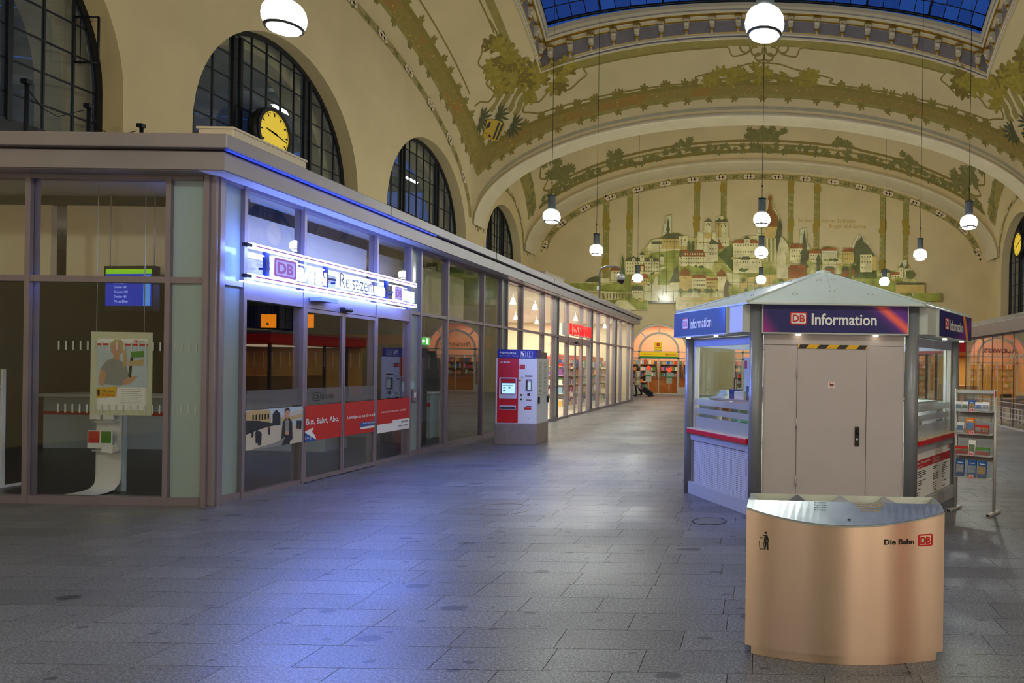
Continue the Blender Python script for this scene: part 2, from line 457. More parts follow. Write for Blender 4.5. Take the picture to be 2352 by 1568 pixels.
for side in range(4):
    mb = MB(); n = 48; lim = CT if side < 2 else CF
    for j in range(len(prof) - 1):
        V = []
        for i in range(n + 1):
            s = -lim + 2 * lim * i / n
            V += [curve_pt(side, s, prof[j][1], prof[j][0]), curve_pt(side, s, prof[j + 1][1], prof[j + 1][0])]
        mb.add(V, [(2 * i, 2 * i + 2, 2 * i + 3, 2 * i + 1) for i in range(n)], prof[j][2])
    o = mb.build('trim_%d' % (5 + side), [CREAM_W, GOLD, GREYF]); struct(o)
    # gilded consoles, one object each
    if side == 1: continue
    proto = None
    cnt = 19 if side == 0 else 22
    for i in range(cnt):
        s = (-lim + 2 * lim * (i + 0.5) / cnt)
        if side > 1 and s < 4: continue
        P = curve_pt(side, s, 0.14, 0.05)
        if proto is None:
            b = MB()
            b.box(-.13, -.02, .56, .13, .20, .66); b.box(-.16, -.02, .66, .16, .24, .74, 1)
            b.box(-.11, 0, .30, .11, .13, .56); b.cyl((-.12, .12, .48), (.12, .12, .48), .075, n=10)
            b.box(-.08, 0, .12, .08, .08, .30); b.cyl((-.09, .07, .15), (.09, .07, .15), .06, n=10, mi=1)
            b.box(-.05, 0, .02, .05, .05, .12); b.cyl((0, .05, .62), (0, .2, .58), .07, .03, n=8, mi=1)
            proto = b.build('console_bracket', [CREAM_W, GOLD], o); q = proto
        else:
            q = proto.copy(); COL.objects.link(q)
        q.location = P
        q.rotation_euler = (0, 0, {0: pi, 2: -pi / 2, 3: pi / 2}[side])
# glazing: panes and bars following the roof light's curve
def glz(t, f): return BC.p(t, f) + Vector((0, 0, 1.62 - .42 * cos(radians(90 * t / CT))))
GT, GF = CT - 2.1, CF - 3.0
sky = struct(bpy.data.objects.new('window_9', None)); COL.objects.link(sky); sky['label'] = 'curved glass roof light with iron bars showing dusk blue sky'
NT, NF = 28, 26
SKYGL = glass('roof light glass', tint=(0.78, 0.9, 1.0), body=0.03, bodycol=(0.1, 0.2, 0.5))
SKYGL2 = glass('roof light glass greyed', tint=(0.52, 0.62, 0.78), body=0.03, bodycol=(0.1, 0.2, 0.5))
tg = [-GT + 2 * GT * i / NT for i in range(NT + 1)]; fg = [-GF + 2 * GF * i / NF for i in range(NF + 1)]
far = MB()
rs = random.Random(5)
for j in range(NF):
    for i in range(NT):
        q = [glz(tg[i], fg[j]), glz(tg[i + 1], fg[j]), glz(tg[i + 1], fg[j + 1]), glz(tg[i], fg[j + 1])]
        if j >= NF - 10:
            MB().poly(q).build('glass_pane', SKYGL2 if rs.random() < 0.45 else SKYGL, sky)
        else: far.poly(q)
tag(far.build('overhead_panes', SKYGL, sky), kind='stuff')
for i in range(NT + 1):
    r = 0.06 if i % 4 == 0 else 0.022
    MB().tube([glz(tg[i], f) - Vector((0, 0, 0.03)) for f in fg], r, 4).build('glazing_bar', BLACK, sky)
for j in range(NF + 1):
    MB().tube([glz(t, fg[j]) - Vector((0, 0, 0.03)) for t in tg], 0.022 if j < NF else 0.07, 4).build('glazing_bar', BLACK, sky)

# ---- walls with arched windows -------------------------------------------------------
WINS = [(12.0, 3.6), (21.1, 3.6), (30.2, 3.6), (38.9, 2.68)]
WSP = 7.42
def arched(yc, r, z0, sp=WSP, n=28): return [(yc - r, z0), (yc + r, z0)] + ellipse_pts(yc, sp, r, r, 0, 180, n)
def wall_side(name, sx, z0):
    sp = [[(YF - .5, 0), (YB + .5, 0), (YB + .5, 16), (YF - .5, 16)]]
    for yc, r in WINS: sp.append(arched(yc, r, z0, WSP if r > 3 else 7.6))
    v, f = curve2d(sp, 0.35)
    V = [(sx * (WX + 0.35 + c), a, b) for a, b, c in v]
    mb = MB().add(V, f)
    return struct(mb.build(name, CREAM))
wall_left = wall_side('wall_left', -1, 5.0)
wall_right = wall_side('wall_right', 1, 3.4)
# outer leaf of the wall: the outer reveals seen through the panes
def wall_outer(sx, z0, parent):
    sp = [[(YF - .5, 0), (YB + .5, 0), (YB + .5, 16), (YF - .5, 16)]]
    for yc, r in WINS: sp.append(arched(yc, r - 0.38, z0, WSP if r > 3 else 7.6))
    v, f = curve2d(sp, 0.3)
    MB().add([(sx * (WX + 1.25 + c), a, b) for a, b, c in v], f).build('outer_leaf', CREAM, parent)
wall_outer(-1, 5.0, wall_left); wall_outer(1, 3.4, wall_right)

def window(idx, sx, yc, r, z0, sp, cols, zst, mull, label):
    X = sx * (WX + 0.5)
    W_ = struct(bpy.data.objects.new('window_%d' % idx, None)); COL.objects.link(W_); W_['label'] = label
    W_.location = (X, yc, z0)
    out = arched(0, r, 0, sp - z0); inn = arched(0, r - .14, .14, sp - z0)
    v, f = curve2d([out, inn], 0.05)
    fn = lambda a, b, c: (c, a, b)
    MB().add([fn(*p) for p in v], f).build('window_frame', BLACK, W_)
    clip = arched(0, r - .13, .13, sp - z0)
    ys = sorted(set([-r] + [-r + .0 + 0] + mull + cols + [r]))
    hgt = lambda y: sp - z0 + sqrt(max(0, (r - .1) ** 2 - y * y))
    for y in mull:
        m = MB()
        for d in (-.17, .10): m.box(-.07, y + d, .1, .07, y + d + .09, hgt(abs(y) + .1))
        m.build('mullion', BLACK, W_)
    for y in cols: MB().box(-.025, y - .018, .1, .025, y + .018, hgt(y)).build('glazing_bar', BLACK, W_)
    zz = []; z = zst
    while z < sp - z0 + r - .25:
        zz.append(z)
        hw = r - .12 if z <= sp - z0 else sqrt(max(.01, (r - .12) ** 2 - (z - sp + z0) ** 2))
        MB().box(-.022, -hw, z - .016, .022, hw, z + .016).build('glazing_bar', BLACK, W_)
        z += zst
    zs = [0] + zz + [sp - z0 + r]
    for i in range(len(ys) - 1):
        for j in range(len(zs) - 1):
            q = clip_convex([(ys[i], zs[j]), (ys[i + 1], zs[j]), (ys[i + 1], zs[j + 1]), (ys[i], zs[j + 1])], clip)
            if len(q) > 2 and poly_area(q) > 0.01:
                MB().poly([(0, a, b) for a, b in q]).build('glass_pane', PANE_OLD, W_)
    return W_
def cols_for(r, m):
    c = [m * k / 2.5 for k in (-1.5, -.5, .5, 1.5)]
    y = m + 0.28 + .55
    while y < r - .1: c += [y, -y]; y += .62
    return c
for k, (yc, r) in enumerate(WINS):
    m = 1.52 if r > 3 else 0.95
    sp = WSP if r > 3 else 7.6
    MB().box(-WX - .56, yc - r, 5.0, -WX - .44, yc + r, 6.08).build('spandrel_panel', BLACK, wall_left)
    window(1 + k, -1, yc, r, 6.08, sp, cols_for(r, m), .64 if k != 2 else .85, [-m, m], ['tall arched iron window above the shop roof with an open vent sash', 'arched iron window behind the yellow clock above the shop roof', 'arched iron window left of the moulded vault rib', 'small arched iron window beyond the moulded vault rib'][k])
    window(5 + k, 1, yc, r, 3.4, sp, cols_for(r, m), .64, [-m, m], ['first', 'second', 'third', 'end bay'][k] + ' arched iron window in the far side wall')
# the open hopper sash of the first window
sash = MB()
for a, b in (((0, 0), (0, .95)), ((0, .95), (.5, .95)), ((.5, .95), (.5, 0)), ((.5, 0), (0, 0))):
    sash.tube([(a[0], 0, a[1]), (b[0], 0, b[1])], .022, 4)
w1 = bpy.data.objects['window_1']
so = sash.build('hopper_sash', BLACK, w1); so.location = (0.0, 3.0, 1.77)
MB().box(-.01, -.004, 0, .01, .004, 1).build('sash_stay', BLACK, w1).location = (0.12, 3.0, 1.72)

# end walls
DOORX = (-6.2, 0.15, 6.2); DR, DSP = 1.80, 2.62
sp = [[(-WX - .8, 0), (WX + .8, 0), (WX + .8, 16), (-WX - .8, 16)]]
for dx in DOORX: sp.append([(dx - DR, 0), (dx + DR, 0)] + ellipse_pts(dx, DSP, DR, DR - .08, 0, 180, 28))
v, f = curve2d(sp, 0.2)
wall_back = struct(MB().add([(a, YB + .2 + c, b) for a, b, c in v], f).build('wall_back', CREAM))
sp = [[(-WX - .8, 0), (WX + .8, 0), (WX + .8, 16), (-WX - .8, 16)]]
v, f = curve2d(sp, 0.2)
wall_front = struct(MB().add([(a, YF - .2 + c, b) for a, b, c in v], f).build('wall_front', CREAM))
# dark timber doors, out of view; pane glow added to light bin and kiosk
WOOD_D = mat('dark oak', '#3a2a1c', 0.45, noise=(0.2, 6))
DOORG = mat('plain door glass', '#20242a', 0.05)
for i, x in enumerate((-8.5, -3.2, 2.1, 7.4)):
    d = struct(MB().box(x - 1.6, YF, 0, x + 1.6, YF + .08, 3.4).build('door_%d' % (5 + i), WOOD_D))
    for s in (-1, 1): MB().box(x + s * .8 - .55, YF + .08, 1.0, x + s * .8 + .55, YF + .1, 3.0).build('door_pane', (mat('dim added glow glass', '#b0a090', 0.2, emit=((1.0, .88, .74), 2.2)) if i == 1 else mat('added glow glass', '#c9a070', 0.2, emit=((1.0, .84, .66), 5.2))), d)

pl_ = MB().box(4.5, YF, .4, 4.9, YF + .06, 3.0).build('added_red_glow', mat('added red glow', '#e02020', .3, emit=((1.0, .10, .06), 1.7)), wall_front)  # unseen glowing panel, added for a red streak on the bin front
# ================================================================== PAINTED VAULT DECORATION (flat print on the plaster)
OLIVE = mat('olive paint', '#9a8b4a', 0.85, noise=(0.12, 3))
OLIVE_D = mat('dark olive paint', '#8a7a36', 0.85, noise=(0.12, 3))
LEAF_Y = mat('yellow green leaf paint', '#9c8a34', 0.85, noise=(0.2, 4))
LEAF_G = mat('green leaf paint', '#7f7a44', 0.85, noise=(0.2, 5))
LEAF_D = mat('dark green leaf paint', '#5a5a36', 0.85, noise=(0.2, 5))
LINE_P = mat('ochre line paint', '#8d7b3c', 0.85)
ROSE = mat('rose petal paint', '#e3cfae', 0.85)
ROSE_D = mat('rose heart paint', '#c08a62', 0.85)
GOLDP = mat('yellow gold paint', '#c7a42c', 0.7)
def floral():
    m = bpy.data.materials.new('floral band paint'); m.use_nodes = True; nt = m.node_tree; b = nt.nodes['Principled BSDF']
    N = nt.nodes.new; L = nt.links.new
    g = N('ShaderNodeNewGeometry')
    v1 = N('ShaderNodeTexVoronoi'); v1.inputs['Scale'].default_value = 3.2; v1.feature = 'DISTANCE_TO_EDGE'; L(g.outputs['Position'], v1.inputs['Vector'])
    r1 = N('ShaderNodeValToRGB'); r1.color_ramp.interpolation = 'CONSTANT'; e = r1.color_ramp.elements
    e[0].position = 0; e[0].color = (*hx('#9a8840'), 1); e[1].position = 0.035; e[1].color = (*hx('#987c3a'), 1)
    k = e.new(0.11); k.color = (*hx('#8f7f3c'), 1)
    L(v1.outputs['Distance'], r1.inputs[0])
    n = N('ShaderNodeTexNoise'); n.inputs['Scale'].default_value = 0.55; L(g.outputs['Position'], n.inputs['Vector'])
    mr = N('ShaderNodeMapRange'); mr.inputs[1].default_value = .54; mr.inputs[2].default_value = .62; L(n.outputs['Fac'], mr.inputs[0])
    mx = N('ShaderNodeMix'); mx.data_type = 'RGBA'; L(mr.outputs[0], mx.inputs[0]); L(r1.outputs[0], mx.inputs[6])
    r2 = N('ShaderNodeValToRGB'); r2.color_ramp.interpolation = 'CONSTANT'; e = r2.color_ramp.elements
    e[0].position = 0; e[0].color = (*hx('#8b8430'), 1); e[1].position = 0.03; e[1].color = (*hx('#a0783a'), 1)
    L(v1.outputs['Distance'], r2.inputs[0]); L(r2.outputs[0], mx.inputs[7])
    v2 = N('ShaderNodeTexVoronoi'); v2.inputs['Scale'].default_value = 4.2; L(g.outputs['Position'], v2.inputs['Vector'])
    lt = N('ShaderNodeMath'); lt.operation = 'LESS_THAN'; lt.inputs[1].default_value = 0.13; L(v2.outputs['Distance'], lt.inputs[0])
    m2 = N('ShaderNodeMix'); m2.data_type = 'RGBA'; L(lt.outputs[0], m2.inputs[0]); L(mx.outputs[2], m2.inputs[6]); m2.inputs[7].default_value = (*hx('#cdb044'), 1)
    L(m2.outputs[2], b.inputs['Base Color']); b.inputs['Roughness'].default_value = 0.8
    return m
FLORAL = floral()

def leaf_shape(n=5, l=1.0):
    """oak-like leaf with rounded lobes, unit size, stem at the origin pointing +v"""
    pts = []
    for i in range(n):
        a = -1.35 + 2.7 * i / (n - 1); r = l * (1 - 0.26 * abs(a))
        if i: pts.append((0.58 * r * sin(a - .34), 0.58 * r * cos(a - .34) + .1))
        for da, k in ((-.17, .86), (-.07, .98), (.07, .98), (.17, .86)): pts.append((k * r * sin(a + da), k * r * cos(a + da) + .1))
    return [(0, 0)] + pts
LEAF = leaf_shape()
def at(bay, t, f, du, dv, off):
    su, sv = bay.scale(t, f)
    return bay.p(t + du / su, f + dv / sv, off)
def leaf_on(mb, bay, t, f, size, rot, mi, off):
    """a leaf drawn as a fan in the vault surface around (t, f)"""
    P = []
    for u, v in LEAF:
        u *= size; v *= size
        P.append(at(bay, t, f, u * cos(rot) - v * sin(rot), u * sin(rot) + v * cos(rot), off))
    C0 = at(bay, t, f, -.35 * size * sin(rot), .35 * size * cos(rot), off)
    n = len(P)
    mb.add([C0] + P, [(0, 1 + i, 1 + (i + 1) % n) for i in range(n)], mi)
def line_on(mb, bay, pts, w, mi=0, off=0.013, sub=5, smooth=True):
    """painted line through (t, f) points, w in metres"""
    Q = []
    n = len(pts)
    for i in range(n - 1):
        p0, p1, p2, p3 = pts[max(i - 1, 0)], pts[i], pts[i + 1], pts[min(i + 2, n - 1)]
        for k in range(sub):
            u = k / sub
            if smooth:
                Q.append(tuple(.5 * (2 * p1[c] + (p2[c] - p0[c]) * u + (2 * p0[c] - 5 * p1[c] + 4 * p2[c] - p3[c]) * u * u + (3 * p1[c] - p0[c] - 3 * p2[c] + p3[c]) * u ** 3) for c in (0, 1)))
            else: Q.append((p1[0] + (p2[0] - p1[0]) * u, p1[1] + (p2[1] - p1[1]) * u))
    Q.append(pts[-1])
    V = []
    for i, (t, f) in enumerate(Q):
        a, b = Q[max(i - 1, 0)], Q[min(i + 1, len(Q) - 1)]
        su, sv = bay.scale(t, f)
        du, dv = (b[0] - a[0]) * su, (b[1] - a[1]) * sv; l = hypot(du, dv) or 1
        nx, ny = -dv / l * w / 2, du / l * w / 2
        V += [at(bay, t, f, nx, ny, off), at(bay, t, f, -nx, -ny, off)]
    mb.add(V, [(2 * i, 2 * i + 2, 2 * i + 3, 2 * i + 1) for i in range(len(Q) - 1)], mi)

# frame bands of the central bay (far side, and both walls)
edge = lambda s: 83.2 - 4.6 * (abs(s) / 79) ** 6
inner = lambda s: 76.8 - 5.0 * (abs(s) / 72) ** 4
Tm = 79.0
for nm, sg in (('t', 1),):
    band(BC, 'painted_band', OLIVE, lambda s: edge(s), lambda s: edge(s) - 1.6, -78.6, 78.6, 't', 0.012)
    band(BC, 'painted_band', FLORAL, lambda s: edge(s) - 1.6, lambda s: edge(s) - 5.4 - 2.2 * (abs(s) / 79) ** 4, -77.6, 77.6, 't', 0.012)
    band(BC, 'painted_band', OLIVE_D, lambda s: edge(s) - 5.4 - 2.2 * (abs(s) / 79) ** 4, lambda s: edge(s) - 6.9 - 2.4 * (abs(s) / 79) ** 4, -74, 74, 't', 0.012)
for sg in (-1, 1):
    band(BC, 'painted_band', OLIVE, lambda s: sg * edge(s), lambda s: sg * (edge(s) - 1.6), -78.6, 78.6, 'f', 0.016)
    band(BC, 'painted_band', FLORAL, lambda s: sg * (edge(s) - 1.6), lambda s: sg * (edge(s) - 7.2 - 1.2 * (abs(s) / 79) ** 4), -77.4, 77.4, 'f', 0.016)
    band(BC, 'painted_band', OLIVE_D, lambda s: sg * (edge(s) - 7.2 - 1.2 * (abs(s) / 79) ** 4), lambda s: sg * (edge(s) - 9.0 - 1.4 * (abs(s) / 79) ** 4), -74, 74, 'f', 0.016)
band(BC, 'grey_band', STONE_BAND, lambda s: 90, lambda s: 87.0, -80, 80, 't', 0.01)
# scalloped leaf edging
mb = MB(); rl = random.Random(2)
for s in range(-70, 71, 5):
    for k in range(3): leaf_on(mb, BC, s + rl.uniform(-1, 1), edge(s) - (1.0 if k % 2 else 6.6), .32, rl.uniform(-.6, .6) + (0 if k % 2 else pi), 0, .02)
    for sg in (-1, 1):
        for k in range(2): leaf_on(mb, BC, sg * (edge(s) - (1.2 if k else 8.6)), s + rl.uniform(-1, 1), .30, rl.uniform(-.5, .5) + (-sg * pi / 2 if k else sg * pi / 2), 0, .02)
mb.build('painted_leaf_edging', OLIVE_D, ceiling)
# green border around the roof light and thin contour lines
for sg in (-1, 1):
    mb = MB(); line_on(mb, BC, [(sg * 53.2, f) for f in range(-40, 55, 6)], .34, off=.012, smooth=False); mb.build('painted_border', OLIVE, ceiling)
    mb = MB(); line_on(mb, BC, [(sg * 55.4, f) for f in range(-34, 47, 6)], .07, off=.012, smooth=False); mb.build('painted_line', LINE_P, ceiling)
    mb = MB(); line_on(mb, BC, [(sg * 70.3, f) for f in range(-54, 58, 6)], .07, off=.013, smooth=False); mb.build('painted_line', LINE_P, ceiling)
mb = MB(); line_on(mb, BC, [(t, 61.9) for t in range(-44, 45, 4)], .34, off=.012, smooth=False); mb.build('painted_border', OLIVE, ceiling)
for sg in (-1, 1):
    mb = MB(); line_on(mb, BC, [(sg * t, 63.4) for t in range(37, 6, -3)] + [(sg * 6, 66.5), (sg * 3, 65.5)], .07); mb.build('painted_line', LINE_P, ceiling)
    mb = MB(); line_on(mb, BC, [(sg * 50, 73.8), (sg * 42, 74.6), (sg * 34, 75.2), (sg * 24, 75.6), (sg * 16, 75.8), (sg * 13, 75), (sg * 13.5, 73.6), (sg * 10, 72.3), (sg * 6, 71), (sg * 3, 69.4), (0, 69)], .07); mb.build('painted_line', LINE_P, ceiling)
def scroll(mb, bay, t, f, r, sx):
    pts = []
    for i in range(9):
        a = radians(200 - 40 * i); q = r * (1 - .08 * i); su, sv = bay.scale(t, f)
        pts.append((t + sx * q * cos(a) / su, f + q * sin(a) / sv))
    line_on(mb, bay, pts, .09)
mb = MB()
for sg in (-1, 1):
    scroll(mb, BC, sg * 1.6, 64.4, .35, sg); scroll(mb, BC, sg * 3.4, 63.6, .3, -sg); scroll(mb, BC, sg * 1.0, 66.6, .28, sg)
mb.build('painted_scrollwork', LINE_P, ceiling)

def corner(sx):
    tr = [((-64.9, 63.2), (-62, 62.4), (-60.5, 60.6), (-57.9, 60.0), (-56, 57)), ((-61.7, 64.8), (-55.9, 61.0), (-54, 58)), ((-58.7, 67.5), (-53.7, 62.5), (-51.5, 61)), ((-57.4, 69.8), (-55.6, 68.6), (-54.6, 66.6), (-52.4, 65.0), (-48, 64))]
    mb = MB()
    for t in tr: line_on(mb, BC, [(-sx * a, b) for a, b in t], .26, off=.014)
    line_on(mb, BC, [(-sx * a, b) for a, b in ((-58, 51), (-57.5, 54), (-55.2, 55.5), (-54.8, 58))], .3, off=.014)
    mb.build('painted_trunk', OLIVE, ceiling)
    pale = MB()
    for t in tr[1:]:
        line_on(pale, BC, [(-sx * (a - 1.1), b - 1.1) for a, b in t], .10, off=.02)
    pale.build('painted_trunk_light', CREAM, ceiling)
    mb = MB(); q = random.Random(11 if sx < 0 else 12)
    cl = [(-55.4, 48.2), (-58.9, 50.8), (-55.7, 51.0), (-57.2, 47.5), (-54.7, 54.8), (-51.7, 56.8), (-58.9, 57.5), (-53.9, 59.5), (-48.9, 60.2), (-47.4, 63.0), (-44.2, 62.2), (-42.9, 66.0), (-39.9, 63.5), (-50.7, 65.0), (-53.7, 51.8), (-51, 61), (-46, 61.2), (-41.6, 62.6), (-56, 53), (-49.5, 58.6), (-52, 58), (-60.5, 56.8)]
    for i, (t, f) in enumerate(cl):
        for k in range(2):
            leaf_on(mb, BC, -sx * (t + q.uniform(-1.0, 1.0)), f + q.uniform(-1.0, 1.0), q.uniform(.55, .78), q.uniform(0, 2 * pi), (i + k) % 3 != 0, .022 + .002 * k + .0004 * i)
    d = MB()
    for t, f in cl:
        for k in range(3): 
            su, sv = BC.scale(t, f); tt, ff = -sx * (t + q.uniform(-1.4, 1.4)), f + q.uniform(-1.4, 1.4)
            d.poly([at(BC, tt, ff, .028 * cos(a), .028 * sin(a), .05) for a in (0, 1.05, 2.1, 3.14, 4.2, 5.25)])
    mb.build('painted_tree_crown', [mat('brown olive leaf paint', '#7c6c2a', .85), LEAF_Y], ceiling); d.build('painted_blossom', GOLDP, ceiling)  # two leaf colours alternate through the painted crown
    mb = MB()
    for t, f, r0 in ((-69.7, 63.0, .75), (-63.0, 66.2, 0.78), (-58.7, 72.8, .8)):
        for k in range(9):
            a = (k - 4) * .42 - .78; a = a if sx < 0 else -a; l = .74 - .05 * abs(k - 4)
            tip = lambda u, w: at(BC, -sx * t, f, u * -sin(a) * l + w * cos(a), u * cos(a) * l + w * sin(a), .03 + .002 * k)
            mb.poly([tip(-.25, 0), tip(.35, .045), tip(.62, .06), tip(1, 0), tip(.62, -.06), tip(.35, -.045)])
    mb.build('painted_palmette', LEAF_D, ceiling)
    # contour line around the tree
    mb = MB()
    line_on(mb, BC, [(-sx * a, b) for a, b in ((-55.2, 40), (-54.9, 46.0), (-58.7, 44.5), (-61.2, 47.0), (-63.2, 49.0), (-60.7, 53.5), (-63.2, 55.0), (-61.7, 59.0), (-64.7, 60.2), (-67.2, 58.5), (-70.3, 58))], .075)
    line_on(mb, BC, [(-sx * a, b) for a, b in ((-37.0, 63.3), (-36.4, 65.8), (-38.2, 67.2), (-41.2, 69.2), (-45.9, 67.2), (-49.2, 69.5), (-52.7, 67.8), (-54.4, 70.2), (-52.4, 71.8), (-49.9, 73.8))], .075)
    mb.build('painted_line', LINE_P, ceiling)
    # coat of arms
    ce = Vector((-65.9, 69.6)); ux = Vector((4.0, 3.2)) * .72; uy = Vector((-3.1, 3.0)) * .78   # shield axes in (t, f)
    ux, uy = Vector((3.1, 3.1)), Vector((-2.4, 2.4))
    fnp = lambda u, v, o: BC.p(-sx * (ce.x + (ux.x * u + uy.x * v) * 1.0), ce.y + (ux.y * u + uy.y * v) * 1.0, o)
    sh = [(-1, -.72), (-.55, -.9), (0, -.95), (.55, -.9), (1, -.72), (1, .8), (.5, .92), (0, .8), (-.5, .92), (-1, .8)]
    a = MB(); a.poly([fnp(u, v, .065) for u, v in sh], 0)
    if sx < 0:
        for x in (.32, .72): a.poly([fnp(u, v, .08) for u, v in ((x - .1, -.8), (x + .1, -.8), (x + .1, .75), (x - .1, .75))], 1)
        lion = [(-.75, -.6), (-.55, -.65), (-.5, -.3), (-.35, -.1), (-.1, -.5), (.0, -.4), (-.15, .05), (.05, .2), (-.05, .3), (-.25, .2), (-.2, .45), (.0, .6), (-.15, .7), (-.4, .6), (-.45, .3), (-.65, .5), (-.8, .45), (-.6, .2), (-.7, -.1), (-.9, .1), (-.92, -.2)]
        v, f = curve2d([lion]); a.add([fnp(p[0], p[1], .08) for p in v], f, 1)
    else:
        for y in (-.7, -.38, -.06, .26, .58): a.poly([fnp(u, v, .08) for u, v in ((-.95, y), (.95, y), (.95, y + .17), (-.95, y + .17))], 1)
        a.poly([fnp(u, v, .09) for u, v in ((-1, .8), (-.7, .9), (1, -.6), (.9, -.75))], 2)
    a.build('painted_coat_of_arms', [GOLDP, BLACKP, mat('heraldic green', '#1f4a24', .8)], ceiling)
corner(-1); corner(1)
# leafy ornament in the middle of the far side
mb = MB(); q = random.Random(4)
for i in range(46):
    t = q.uniform(-11, 11); f = 74.6 - 3.6 * (1 - (abs(t) / 11) ** .8) * q.random() - .2
    leaf_on(mb, BC, t, f, q.uniform(.36, .5), q.uniform(-1.2, 1.2) + (pi if q.random() < .3 else 0), 0, .024 + .0006 * i)
mb.build('painted_leaf_spray', LEAF_Y, ceiling)
mb = MB()
for sg in (-1, 1):
    line_on(mb, BC, [(0, 74.4), (sg * 2.4, 74.6), (sg * 3.2, 76.2), (sg * 5, 76.8), (sg * 7, 76.4)], .16, off=.05)
    line_on(mb, BC, [(sg * 9, 75.3), (sg * 5, 74.5), (sg * 2, 73.2)], .08, off=.05)
mb.build('painted_scrollwork', OLIVE_D, ceiling)

# end bay: green garland band and corner trees
for sg in (1,):
    band(BE, 'painted_band', OLIVE_D, lambda s: 84.0 - 3 * (abs(s) / 70) ** 4, lambda s: 80.5 - 3 * (abs(s) / 70) ** 4, -70, 70, 't', .012)
    band(BE, 'painted_band', OLIVE, lambda s: 76.8 - 3 * (abs(s) / 70) ** 4, lambda s: 74.8 - 3 * (abs(s) / 70) ** 4, -68, 68, 't', .012)
    mb = MB(); q = random.Random(8)
    for i in range(64):
        s = -66 + 132 * i / 63
        for k in range(2 if abs(s) > 2 else 6): leaf_on(mb, BE, s + q.uniform(-.5, .5), 78.6 - 3 * (abs(s) / 70) ** 4 + q.uniform(-1.9, .5) + (1.5 if i % 3 else 0), .34, q.uniform(0, 6.28), 0, .02 + .0004 * i)
    mb.build('painted_leaf_garland', LEAF_G, ceiling)
    for off_, dv in ((0, 0), (.0, -1.4)):
        mb = MB(); line_on(mb, BE, [(s, 72.2 + dv * .7 - 2.6 * (abs(s) / 66) ** 4 - (1.2 if abs(abs(s) - 20) < 3 or abs(abs(s) - 38) < 3 else 0)) for s in range(-62, 63, 3)], .08); mb.build('painted_line', LINE_P, ceiling)
    mb = MB()
    for s0, n in ((-38, 10), (-20, 8), (0, 34), (20, 8), (38, 10)):
        for k in range(n):
            w = 5 if s0 == 0 else 2
            leaf_on(mb, BE, s0 + q.uniform(-w, w), (66.5 if s0 == 0 else 69.0) + q.uniform(-3.5, 2.5) * (1.6 if s0 == 0 else .6), .34, q.uniform(0, 6.28), 0, .03 + .0005 * k)
    mb.build('painted_small_trees', LEAF_G, ceiling)
for sg in (-1, 1):
    band(BE, 'painted_band', OLIVE, lambda s: sg * 80, lambda s: sg * 72, -70, 76, 'f', .014)
    mb = MB(); q = random.Random(9)
    for i in range(44): leaf_on(mb, BE, sg * (75.5 + q.uniform(-2.2, 2.2)), -10 + 84 * i / 43, .3, q.uniform(0, 6.28), 0, .02 + .0005 * i)
    mb.build('painted_leaf_garland', LEAF_G, ceiling)
    mb = MB()
    for t0, f0, n in ((60, 58, 16), (62, 40, 12), (56, 66, 14)):
        for k in range(n): leaf_on(mb, BE, sg * (t0 + q.uniform(-2.6, 2.6)), f0 + q.uniform(-5, 5), .4, q.uniform(0, 6.28), 0, .03 + .0005 * k)
    mb.build('painted_small_trees', LEAF_G, ceiling)
    mb = MB(); line_on(mb, BE, [(sg * a, b) for a, b in ((66, 10), (66, 40), (67.5, 52), (64, 60), (66.5, 66), (62, 72), (56, 70))], .1); mb.build('painted_line', LINE_P, ceiling)

